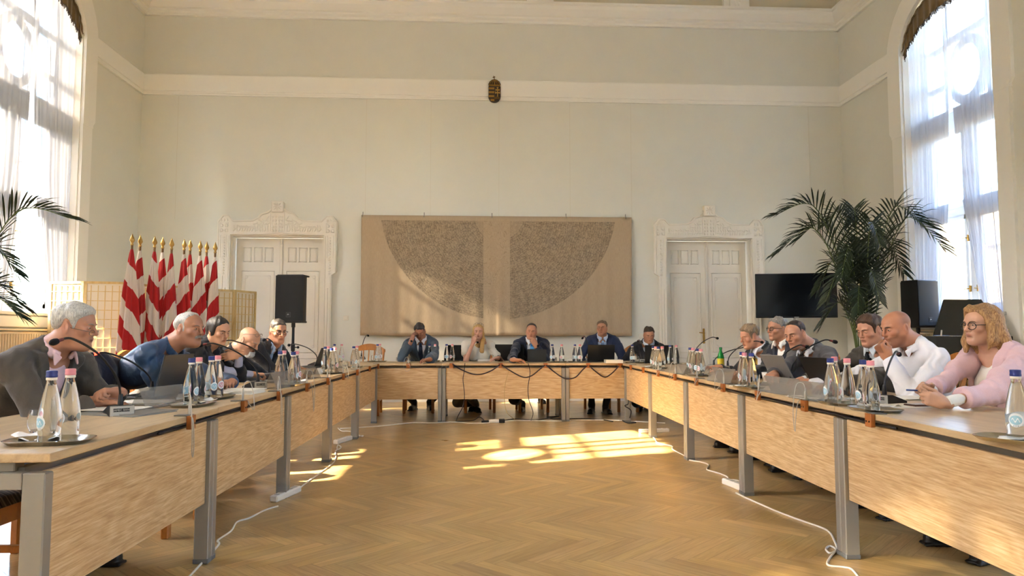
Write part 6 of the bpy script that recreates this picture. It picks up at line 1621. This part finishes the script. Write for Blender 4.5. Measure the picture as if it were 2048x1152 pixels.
def hd(px, py, rz, label, **k): p_ = at(px, py); return holder(p_.x, p_.y, rz, label, **k)
hd(322, 812, R(76), 'see-through name plate holder on the folder before the man in the grey jacket', wd=.33, h=.10)
hd(560, 775, R(85), 'see-through name plate holder before the woman in black', wd=.36, h=.11)
hd(622, 757, R(88), 'see-through name plate holder on the binder in the left row', wd=.30, h=.09)
hd(672, 744, R(88), 'see-through name plate holder at the far end of the left row', wd=.30, h=.09)
hd(826, 721, R(0), 'see-through name plate holder before the man holding his forehead', wd=.36, h=.075)
hd(1365, 748, R(-88), 'see-through name plate holder at the far end of the right row', wd=.28, h=.09)
hd(1447, 765, R(-88), 'smoky name plate holder before the blond man', wd=.46, h=.11)
hd(1562, 787, R(-84), 'smoky name plate holder behind the silver laptop', wd=.40, h=.10)
hd(1625, 800, R(-84), 'smoky name plate holder before the brown-haired man', wd=.34, h=.10)
def small():
    p_ = at(1535, 764); t = thing('coffee_cup', 'white coffee cup beside the silver laptop', 'cup', p_); b = MB(); W_ = mat('porcelain', 'eeebe4', .2)
    b.lathe([(.025, 0), (.03, .004), (.042, .06), (.044, .075), (.041, .075), (.036, .03), (.001, .008)], seg=24); b.build('bowl', W_, t, auto=60); b = MB(); b.tube(bez([(.04, 0, .06), (.062, 0, .055), (.062, 0, .03), (.036, 0, .022)], 5), .004, 8); b.build('handle', W_, t, smooth=True)
    p_ = at(696, 737) ; 
    p_ = at(638, 748); t = thing('coffee_cup', 'small white cup turned over beside the bottles of the left row', 'cup', p_); b = MB(); b.lathe([(.036, 0), (.034, .02), (.026, .045), (.018, .052), (.018, .056), (.001, .056)], seg=20); b.build('bowl', W_, t, auto=60); b = MB(); b.tube(bez([(.03, 0, .04), (.05, 0, .036), (.05, 0, .018), (.034, 0, .012)], 5), .0035, 8); b.build('handle', W_, t, smooth=True)
    p_ = at(1846, 812); t = thing('mobile_phone', 'flat phone in a brown case before the woman in the pink blazer', 'phone', p_, R(8)); b = MB(); b.box((0, 0, .005), (.16, .085, .010), bev=.003); b.build('case', mat('phone_case', '5a3a2e', .4), t); b = MB(); b.box((0, 0, .0105), (.148, .073, .001)); b.build('screen', SCR, t)
    p_ = at(1500, 768); t = thing('computer_mouse', 'dark computer mouse between the blond man and the cup', 'mouse', at(1530, 772)); b = MB(); b.ball((0, 0, .012), .03, 14, 8, 1.6, 1, .62); b.v = [(x, y, max(z, .001)) for x, y, z in b.v]; b.build('body', mat('mouse_brown', '4a4038', .5), t, smooth=True); b = MB(); b.box((.02, 0, .03), (.012, .005, .006), bev=.002); b.build('wheel', DARK, t)
small()

# ---- socket blocks along the table edges
BLKS = [('left', 377, 838, 2, 'beside the first bottles'), ('left', 484, 809, 1, 'under the white papers'), ('left', 555, 788, 2, 'before the woman in black'), ('left', 612, 768, 2, 'under the beige binder'), ('left', 654, 757, 2, 'before the slim laptop'), ('left', 685, 748, 1, 'past the slim laptop'), ('left', 713, 741, 3, 'at the far bottles'), ('left', 738, 734, 0, 'last but one before the corner'), ('left', 755, 730, 0, 'last before the corner'),
        ('right', 1745, 834, 0, 'nearest the viewer on the right row'), ('right', 1613, 807, 2, 'before the brown-haired man'), ('right', 1519, 787, 1, 'before the silver laptop'), ('right', 1449, 771, 1, 'before the blond man'), ('right', 1395, 757, 1, 'at the bottles of the blond man'), ('right', 1352, 748, 1, 'past the blond man'), ('right', 1318, 741, 1, 'under the oval tray'), ('right', 1288, 735, 0, 'last but one on the right row'), ('right', 1263, 730, 0, 'last one on the right row'),
        ('head', 817, 727, 3, 'before the man holding his forehead'), ('head', 903, 727, 0, 'at the bottles of the fair-haired woman'), ('head', 1001, 728, 0, 'under the wide black laptop'), ('head', 1091, 728, 0, 'under the black tablet'), ('head', 1176, 729, 0, 'before the man in the blue suit'), ('head', 1240, 729, 0, 'under the white document box')]
def edge(side, px, py):
    if side == 'head':
        d = ray(px, py); k = 9.21 / d.y; return (d.x * k, 9.21), (0, 1)
    if side == 'left':
        x = -1.25
        for _ in range(4): q = atx(px, py, x); x = -1.29 + .011 * (q.y - 2.27)
        return (x, q.y), (-math.cos(.011), .011)
    x = 1.85
    for _ in range(4): q = atx(px, py, x); x = 1.815 + .0165 * (q.y - 2.27)
    return (x, q.y), (1, -.0165)
for i, (side, px, py, cb_, lab) in enumerate(BLKS):
    p2, inn = edge(side, px, py); block(p2, inn, f'brown wooden socket block on the table edge, {lab}', cb_, i + 3)

# ---- cables
CW = mat('cable_white', 'e2dcd0', .45); CB = mat('cable_black', '17151a', .5); CD = mat('cable_dark_purple', '2a1e28', .5)
def cable(pts, r, m, label, name='power_cable', n=10, group=None):
    c = Vector(pts[0]); b = MB(); b.tube(bez([Vector(p) - c for p in pts], n), r, 7); o = b.build(name, m, smooth=True); o.location = c; return tag(o, label, 'cable', group)
def fl(px, py, z=.005): return at(px, py, z)
cable([fl(372, 1160), fl(402, 1128), fl(437, 1090), fl(436, 1080), fl(462, 1062), fl(474, 1044), fl(498, 1036), fl(530, 1020), fl(556, 1012)], .0055, CW, 'white power cable running along the left table legs towards the viewer')
cable([fl(592, 986), fl(600, 976), fl(612, 966), fl(640, 946), fl(654, 936), fl(668, 924), fl(672, 912), fl(671, 902), fl(682, 895), fl(676, 890), fl(674, 897), fl(678, 899)], .0055, CW, 'white power cable curling between the two left power strips')
cable([fl(700, 878), fl(716, 873), fl(726, 871), fl(722, 872), fl(700, 863), fl(684, 862), fl(676, 856)], .0055, CW, 'white power cable behind the farther left power strip')
cable([fl(1722, 1162), fl(1705, 1140), fl(1690, 1135), fl(1656, 1130), fl(1660, 1115), fl(1672, 1100), fl(1660, 1092), fl(1652, 1098), fl(1660, 1106), fl(1674, 1098), fl(1668, 1080), fl(1660, 1066), fl(1645, 1056), fl(1600, 1040), fl(1560, 1025), fl(1520, 1008), fl(1488, 994), fl(1472, 986)], .0055, CW, 'white power cable with a loose knot at the near right table legs')
cable([fl(1482, 966), fl(1476, 961), fl(1462, 960), fl(1453, 966), fl(1455, 954), fl(1430, 944), fl(1414, 939), fl(1417, 930), fl(1402, 924), fl(1375, 919), fl(1370, 912), fl(1346, 899), fl(1343, 892), fl(1316, 886), fl(1310, 878), fl(1298, 867)], .0055, CW, 'white power cable winding between the two right power strips')
cable([fl(680, 857), fl(760, 852), fl(820, 846), fl(860, 846), fl(905, 844), fl(940, 846), fl(972, 846), fl(1010, 842), fl(1060, 841), fl(1120, 842), fl(1160, 840), fl(1215, 840), fl(1260, 842), fl(1330, 846)], .006, CW, 'grey white cable lying along the floor under the head table')
cable([fl(1002, 842), fl(1030, 838), fl(1070, 840), fl(1100, 836), fl(1118, 833), fl(1094, 834), fl(1110, 838), fl(1160, 837), fl(1200, 839), fl(1226, 843)], .006, CB, 'black cable lying along the floor under the head table')
cable([fl(970, 843), fl(960, 834), fl(948, 840), fl(930, 842), fl(912, 843)], .005, CB, 'short black cable from the floor adapter under the head table')
yh = 9.19
def hp(px, py, y=yh): return aty(px, py, y)
cable([hp(905, 728), hp(920, 738), hp(945, 748), hp(965, 748), hp(985, 740), hp(1000, 729)], .008, CD, 'dark cable sagging in front of the head table below the wide laptop, first bow')
cable([hp(1003, 729), hp(1018, 740), hp(1045, 754), hp(1062, 752), hp(1078, 740), hp(1090, 730)], .008, CD, 'dark cable sagging in front of the head table, second bow')
cable([hp(1092, 730), hp(1110, 745), hp(1130, 757), hp(1150, 755), hp(1165, 740), hp(1175, 731)], .008, CD, 'dark cable sagging across the head table legs, third bow')
cable([hp(1178, 731), hp(1190, 742), hp(1208, 754), hp(1222, 748), hp(1238, 732)], .008, CD, 'dark cable sagging in front of the head table, fourth bow')
cable([hp(1242, 732), hp(1250, 740), hp(1256, 750)], .008, CD, 'dark cable end dropping behind the corner of the head table')
cable([hp(930, 726), hp(928, 745), hp(926, 760), hp(929, 790), hp(926, 812), hp(916, 832, 9.1), fl(912, 843)], .005, CD, 'thin dark cable hanging from the head table to the floor under the fair-haired woman')
cable([hp(1056, 726), hp(1060, 745), hp(1056, 775), hp(1058, 800), hp(1066, 825, 9.1), fl(1062, 841)], .005, CD, 'thin dark cable hanging to the floor below the black tablet')
cable([hp(1018, 740), hp(1010, 770), hp(1009, 800), hp(1014, 825, 9.1), fl(1030, 839)], .004, mat('cable_beige', 'b59c6a', .5), 'thin beige cable hanging to the floor below the wide laptop')
cable([aty(1262, 733, 9.12), aty(1258, 760, 9.1), aty(1257, 795, 9.1), aty(1256, 808, 9.08), aty(1250, 812, 9.05), aty(1262, 822, 9.05), at(1256, 842, .01), at(1245, 841, .008), at(1256, 846, .008), at(1272, 845, .008)], .007, CB, 'black cable running down the corner table leg to a coil on the floor')
# cable channel under the table tops
for side, x0, k_, sg in (('left', -1.29, .011, -1), ('right', 1.815, .0165, 1)):
    pts = []
    for i in range(37):
        y = 3.05 + i * .168; pts.append((x0 + k_ * (y - 2.27) + sg * .022, y, TZ - .043 - .006 * abs(math.sin(y * 4.3))))
    cable(pts, .007, CB, f'black cable strung along the edge under the {side} row of tables', n=3)
# power strips
def strip(px, py, a, label, L=.34):
    p_ = at(px, py, 0); t = thing('power_strip', label, 'power strip', (p_.x, p_.y, 0), a, 'white power strips on the floor'); b = MB(); b.box((0, 0, .022), (L, .058, .044), bev=.008); b.build('housing', mat('strip_white', 'e4dfd4', .4), t)
    b = MB(); n = 5
    for k in range(n): b.lathe([(.019, .0442), (.019, .0452), (.0, .0452)], ((k - 2) * L * .18, 0, 0), 14)
    b.build('socket', mat('strip_socket', 'b9b4aa', .5), t)
strip(572, 994, R(76), 'white power strip beside the second pair of left table legs'); strip(686, 884, R(74), 'white power strip beside the farther left table legs'); strip(1474, 977, R(100), 'white power strip at the second right table legs'); strip(1308, 865, R(10), 'white power strip at the far right table leg', .36)
p_ = at(988, 841, .03); t = thing('cable_adapter', 'black and white plug adapter on the floor under the head table', 'adapter', (p_.x, p_.y, 0), R(3)); b = MB(); b.box((0, 0, .022), (.13, .05, .044), bev=.008); b.build('body', mat('strip_white', 'e4dfd4', .4), t); b = MB(); b.box((.10, 0, .024), (.075, .056, .048), bev=.006); b.build('plug', DARK, t); b = MB(); b.bar((-.065, 0, .02), (-.16, 0, .015), .03, .03, bev=.006); b.build('plug', DARK, t)

# ---- chairs
chair(-2.56, 3.66, R(84), 'wooden chair under the man in the grey jacket')
chair(-2.10, 3.02, R(88), 'wooden chair pushed under the near left table, behind the corner chair')
chair(-1.95, 2.46, R(86), 'empty wooden chair at the lower left corner, dark striped seat')
chair(-1.88, 4.28, R(88), 'wooden chair with a dark jacket hung on it behind the man in grey')
chair(-2.50, 4.75, R(90), 'wooden chair of the man in the blue shirt')
for x, y, a, lab in ((-2.60, 5.40, 90, 'the woman in black'), (-2.50, 6.0, 90, 'the bald bearded man'), (-2.50, 6.75, 90, 'the man in glasses of the left row'), (3.1, 3.75, -90, 'the woman in the pink blazer'), (3.12, 4.45, -90, 'the bald man in the white shirt'), (3.25, 5.05, -90, 'the brown-haired man'), (3.15, 5.65, -90, 'the man in the dark grey suit'), (3.3, 6.3, -90, 'the man in dark-rimmed glasses of the right row'), (3.2, 6.95, -90, 'the blond man')):
    chair(x, y, R(a), f'wooden slat-back chair under {lab}')
c0 = aty(735, 705, 10.35); chair(c0.x, 10.18, 0, 'empty wooden chair in the corner of the head table by the flags')
for px, lab in ((838, 'the man holding his forehead'), (958, 'the fair-haired woman'), (1063, 'the man resting his chin'), (1202, 'the man in the blue suit'), (1292, 'the man in the dark suit in the corner')):
    c0 = aty(px, 700, 10.5); chair(c0.x, 10.5, R(4), f'wooden slat-back chair under {lab}')
# jacket hung over a chair back
def hung_coat():
    t = None; b = MB(); cx_, cy_ = -2.205, 4.30
    def fn(u, v):
        a = (u - .5) * 2; top = .995 - .06 * a * a; s_ = (v - .5) * 2; d = abs(s_)
        return (cx_ + .055 * (1 if s_ > 0 else -1) * min(1, d * 6) + .01 * math.sin(a * 9), cy_ + a * .25 + .01 * math.sin(d * 7), top + .02 - d * .55 * (1 - .12 * math.sin(a * 5)) )
    b.grid(fn, 30, 40); o = b.build('hung_jacket', cloth_mat('navy_cloth', '161a2a'), smooth=True); md = o.modifiers.new('thick', 'SOLIDIFY'); md.thickness = .012
    tag(o, 'dark navy jacket hung over the back of a wooden chair', 'jacket')
hung_coat()
# ---------------------------------------------------------------- the people at the table
def hp3(px, py, y): return np.array(aty(px, py, y))
def tb(px, py, z): return np.array(at(px, py, z))
GREYH = ('8f8d88', 'd2cec4'); DKH = ('15110e', '2c221b'); BRN = ('3d2a1c', '5f432c'); BLND = ('6f5436', 'a5855a')
LF, RF, BF = (1, 0), (-1, 0), (0, -1)
# left row
h = hp3(150, 655, 3.55)
person('person with grey hair and thin spectacles in a grey jacket and pink shirt', h, (1, .10), R(8), 0, 1.01, sit=(-2.30, 3.60), face=(1, -.26), skin='c08a6e', hairc=GREYH, hair='short', suit='4a443c', shirt='d3b3b8', brow='8a847a',
       hands=dict(R=dict(w=tb(192, 803, .79), d=(.95, .18, -.06), n=(.0, -.1, -1), curl=(10, 18, 14), cuff=.06, pole=(-.35, -.85, -.25)), L=dict(w=tb(212, 788, .83) + V3(0, .10, 0), d=(-.45, -.85, .05), n=(.3, -.3, -.9), curl='fist', cuff=.03, pole=(-.35, .6, -.5))), glasses=('metal', -.012, -.006, R(6)), opts=dict(nbk=.07, pin=1, htop=.02, fat=.4, seed=31, vd=.38, wedge=.20, hback=.012), trousers='2a2926', wid=1.1, near=1.3)
h = hp3(378, 660, 4.55)
person('person with white hair and grey moustache in a dark blue shirt, leaning over the table', h, (1, -.36), R(2), R(-4), 1.01, sit=(-2.52, 4.72), face=(1, -.05), skin='b57f62', hairc=GREYH, hair='recede', suit=None, shirt='27405e', beard=('moustache', ('5d5751', '9a958d')), brow='6c645c',
       hands=dict(R=dict(w=h + V3(.17, -.06, -.34), d=(.4, .85, .1), n=(0, 0, -1), curl='half', pole=(-.6, -.25, -.7)), L=dict(w=h + V3(.20, .22, -.34), d=(.1, -.9, .1), n=(0, 0, -1), curl='half', pole=(.1, .9, -.4))), opts=dict(nbk=.09, srough=.42, seed=44, fat=.5, nose=2), trousers='23262c', wid=1.08, near=1.25)
h = hp3(437, 663, 5.35)
person('person with black hair in a bun, dark top, hand at the collar', h, (.86, -.5), R(16), 0, 0.95, sit=(-2.45, 5.35), face=(1, -.12), skin='d09a78', hairc=DKH, hair='bun', suit='17171c', shirt='a9abc0', collar=False, brow='1c1512', lids=.85,
       hands=dict(R=dict(w=tb(506, 749, .81), d=(.8, .55, -.02), n=(0, 0, -1), curl='half', cuff=.30, pole=(-.3, -.7, -.6)), L=dict(w=hp3(478, 708, 5.42), d=(-.92, -.30, -.22), n=(-.35, .75, -.1), curl=(16, 20, 14), cuff=.10, pole=(.3, .3, -.9))), opts=dict(fem=1, seed=51, vd=.16, wedge=.4), trousers='1b1b20')
h = hp3(497, 682, 5.95)
person('person with bald head, pushed-up spectacles and white goatee, looking down', h, (.93, -.30), R(30), 0, 1.01, sit=(-2.50, 5.95), face=(1, -.08), skin='cf9d80', hairc=('8d867d', 'b5aea4'), hair=None, suit='24252a', shirt='3a3b40', beard=('goatee', ('9b9790', 'd8d5cd')), brow='a59d92', lids=.9, glasses=('metal', .058, .016, R(-24)),
       hands=dict(R=dict(w=h + V3(.30, -.10, -.28), d=(.7, .5, -.1), n=(0, 0, -1), curl='relaxed'), L=dict(w=h + V3(.33, .16, -.28), d=(.8, -.3, -.1), n=(0, 0, -1), curl='relaxed')), opts=dict(nbk=.08, fat=.5, seed=55, nobrow=0), trousers='222226')
h = hp3(556, 664, 6.55)
person('person with dark hair and spectacles in a black jacket by the left loudspeaker', h, (.62, -.78), R(8), 0, 1.01, sit=(-2.46, 6.65), face=(.95, -.32), skin='bd8668', hairc=('2c2724', '57504a'), hair='short', suit='1d1e22', shirt='8fa0bb', brow='2a2320', glasses=('black', 0, 0),
       hands=dict(R=dict(w=tb(598, 738, .80), d=(.95, .1, -.1), n=(0, -.1, -1), curl='relaxed', pole=(-.2, -.7, -.6)), L=dict(w=h + V3(.35, .25, -.40), d=(.8, -.3, -.1), n=(0, 0, -1), curl='relaxed')), opts=dict(seed=58, fat=.3), trousers='1e1f24')
# right row
h = hp3(1962, 652, 3.72)
person('person with golden brown hair and dark spectacles in a pale pink blazer', h, (-1, -.12), R(2), 0, 0.97, sit=(2.98, 3.62), face=(-1, -.10), skin='d6a589', hairc=('6a4222', 'b98f58'), hair='bob', suit='d8b6bb', shirt='e4e1d8', collar=False, brow='5e422c', glasses=('black', -.004, 0, 0, 1.25),
       hands=dict(R=dict(w=tb(1884, 800, .80) + V3(0, .10, .03), d=(-.85, -.42, .32), n=(-.35, -.85, -.2), curl='half', cuff=.10, pole=(.2, .8, -.5)), L=dict(w=tb(1888, 806, .79), d=(-.96, .1, .28), n=(-.1, .95, .1), curl='half', cuff=.13, pole=(.35, -.6, -.6))), opts=dict(fem=1, lowcut=.11, vd=.40, wedge=.27, pin=1, fat=.05, jname='blazer'), trousers='2a2a30', near=1.3, gaze=(0, -1, -.05))
h = hp3(1793, 658, 4.35)
person('person with shaved head and stubble in a white shirt, fist at the mouth', h, (-.98, -.12), R(12), 0, 1.03, sit=(3.02, 4.42), face=(-1, -.05), skin='c78a6a', hairc=('4a3a30', '6a5646'), hair=None, suit=None, shirt='e9e9ee', brow='3a2a20',
       hands=dict(L=dict(w=hp3(1775, 716, 4.25), d=(-.50, .12, .86), n=(.86, .28, .42), curl='fist', cuff=.0, pole=(.15, -.35, -.9), thumb=.3), R=dict(w=h + V3(-.42, .35, -.38), d=(-.9, -.2, 0), n=(0, 0, -1), curl='relaxed')), opts=dict(nbk=.08, stubble=.42, scalp=.30, seed=61, fat=.4), trousers='23252d', wid=1.1, near=1.3)
h = hp3(1740, 662, 4.98)
person('person with brown hair in a dark grey-brown jacket behind the man in white', h, (-.96, -.30), R(14), 0, 1.01, sit=(3.12, 5.05), face=(-1, -.15), skin='cc9276', hairc=('35241a', '553b29'), hair='short', suit='3a352e', shirt='cfd8e2', tie='20242c', brow='4a3528', lids=.8,
       hands=dict(L=dict(w=tb(1668, 772, .80), d=(-.95, .0, -.1), n=(0, 0, -1), curl='type', pole=(.4, -.6, -.6)), R=dict(w=h + V3(-.46, .12, -.36), d=(-.9, -.2, -.1), n=(0, 0, -1), curl='type')), opts=dict(pin=1, seed=64, htop=.022, ht=.009, fat=.5), trousers='2b2822', near=1.2)
h = hp3(1592, 670, 5.55)
person('person with short dark hair in a dark grey suit leaning over the silver laptop', h, (-.88, -.46), R(14), R(6), 1.02, sit=(3.02, 5.72), face=(-1, -.22), skin='c88f72', hairc=('1d1815', '3a302a'), hair='buzz', suit='4c4b4d', shirt='e3e3e8', brow='3a2c24',
       hands=dict(L=dict(w=tb(1632, 760, .80), d=(-.97, .0, -.06), n=(0, 0, -1), curl='type', cuff=.05, pole=(.5, -.6, -.4)), R=dict(w=tb(1548, 748, .82), d=(-.6, -.7, -.1), n=(0, 0, -1), curl='relaxed', pole=(.3, .7, -.4))), opts=dict(nbk=.09, stubble=.12, scalp=.35, seed=67, fat=.5), trousers='2c2c30', wid=1.06, near=1.2)
h = hp3(1555, 659, 6.25)
person('person with grey hair, dark spectacles, navy jacket and open white shirt', h, (-.98, -.25), R(2), 0, 0.99, sit=(3.02, 6.3), face=(-1, -.25), skin='b98468', hairc=('5a5550', '8f8a82'), hair='short', suit='1c2230', shirt='eceae6', brow='5a5048', glasses=('black', 0, 0), opts=dict(seed=70), trousers='23262e')
h = hp3(1500, 674, 6.72)
person('person with fair hair, black suit and yellow tie, head bowed, by the green bottle', h, (-.97, -.14), R(16), 0, 1.02, sit=(2.98, 6.92), face=(-1, -.12), skin='cd9478', hairc=('5c4a38', '9a8366'), hair='short', suit='191b20', shirt='c9ccd8', tie='c2a24e', brow='7a6248', lids=.8,
       hands=dict(R=dict(w=tb(1442, 735, .80) + V3(.0, .1, 0), d=(-.9, .1, -.05), n=(0, 0, -1), curl='relaxed', cuff=.05), L=dict(w=tb(1492, 745, .81), d=(-.95, .2, -.05), n=(0, 0, -1), curl='half', cuff=.06)), opts=dict(nbk=.07, seed=73, htop=.024, fat=.3), trousers='1b1c20')
# head table
def seat(px, y): c = aty(px, 700, y); return (c.x, y)
h = hp3(840, 663, 9.98)
person('person in a grey-blue suit resting the forehead on one hand', h, (-.1, -1), R(34), R(6), 1.05, sit=seat(843, 10.35), face=BF, skin='a9735a', hairc=('1c1614', '39302b'), hair='short', suit='45525f', shirt='dfe0ea', tie='22324f', brow='2a211c', lids=.9, glasses=('metal', -.012, -.004),
       hands=dict(R=dict(w=hp3(822, 683, 9.86), d=(.32, .1, .9), n=(.75, .6, -.2), curl='fore', cuff=.05, pole=(-.45, .0, -.9), spread=.08), L=dict(w=tb(858, 719, .80), d=(-.6, -.75, 0), n=(0, 0, -1), curl='relaxed')), opts=dict(pin=1, seed=76), near=.72, trousers='16171c', feet=[np.array(at(826, 822, 0))[:2] + V3(0, .18), np.array(at(858, 822, 0))[:2] + V3(0, .18)])
h = hp3(957, 665, 10.0)
person('person with long fair hair and patterned white blouse, hand at the mouth', h, (-.05, -1), R(0), R(0), 1.01, sit=seat(960, 10.35), face=BF, skin='d2a08a', hairc=('8d6a3c', 'd0ab6c'), hair='long', suit=None, shirt='e6e2d8', collar=True, brow='7a5a3a', glasses=('black', .070, .052, R(-42)),
       hands=dict(R=dict(w=hp3(946, 686, 9.83), d=(.35, .05, .93), n=(.5, .85, .1), curl='chin', pole=(-.35, .1, -.9)), L=dict(w=tb(996, 716, .80), d=(-.75, -.6, -.05), n=(0, 0, -1), curl='relaxed', watch='3a3030')), opts=dict(fem=1, tee=1, stripe=('a39e92', 60), sname='blouse', seed=79), near=.72, trousers='6a5f48', feet=[np.array(at(940, 824, 0))[:2] + V3(.05, .2), np.array(at(952, 826, 0))[:2] + V3(0, .2)])
h = hp3(1063, 663, 10.05)
person('person in a navy suit and bright blue tie, chin resting on a hand', h, (-.12, -1), R(8), R(-4), 1.05, sit=seat(1063, 10.4), face=BF, skin='c58c6e', hairc=('221a16', '41342b'), hair='buzz', suit='1b2236', shirt='e4e6ee', tie='3f8fd0', brow='3a2a20',
       hands=dict(L=dict(w=hp3(1072, 692, 9.86), d=(-.52, .06, .85), n=(-.4, .85, .2), curl='chin', watch='14161c', cuff=.03, pole=(.5, .0, -.85)), R=dict(w=tb(1030, 721, .80) + V3(.0, .28, 0), d=(.9, -.1, 0), n=(0, 0, -1), curl='relaxed')), opts=dict(seed=82, scalp=.12, fat=.4), near=.72, trousers='15171e', feet=[np.array(at(1046, 824, 0))[:2] + V3(0, .15), np.array(at(1085, 810, 0))[:2] + V3(0, .3)], wid=1.06)
h = hp3(1204, 657, 10.15)
person('person in a navy suit and pale blue tie, sitting upright at the head table', h, (-.35, -1), R(0), 0, 1.03, sit=seat(1202, 10.45), face=(-.08, -1), skin='c28a6c', hairc=('4a3828', '7a6044'), hair='short', suit='1a2644', shirt='b9c3da', tie='8fb0d8', brow='5a4634', opts=dict(pin=1, seed=85, hback=.002, htop=.012), near=.72, trousers='15161b', feet=[np.array(at(1187, 828, 0))[:2] + V3(0, .15), np.array(at(1215, 829, 0))[:2] + V3(0, .15)])
h = hp3(1298, 670, 10.0)
person('person with short brown hair in a black suit at the corner of the head table', h, (-.08, -1), R(20), 0, 1.05, sit=seat(1292, 10.35), face=(-.1, -1), skin='bb8468', hairc=('221812', '43301f'), hair='short', suit='15151a', shirt='c2cddc', tie='131318', brow='30241c', lids=.85, opts=dict(seed=88, fat=.2), near=.72, trousers='121217', feet=[np.array(at(1283, 822, 0))[:2] + V3(0, .1), np.array(at(1300, 822, 0))[:2] + V3(0, .15)])
# pen in the hands of the woman in the blazer
p_ = Vector(tb(1850, 781, .84)); b = MB(); b.tube([(-.10, -.01, .004), (.04, .0, -.004), (.045, 0, -.004)], [.0042, .0042, .001], 8); o = b.build('ballpoint_pen', mat('pen_blue', '2c4a8c', .35), smooth=True); o.location = p_; tag(o, 'blue ballpoint pen held by the woman in the pink blazer', 'pen')
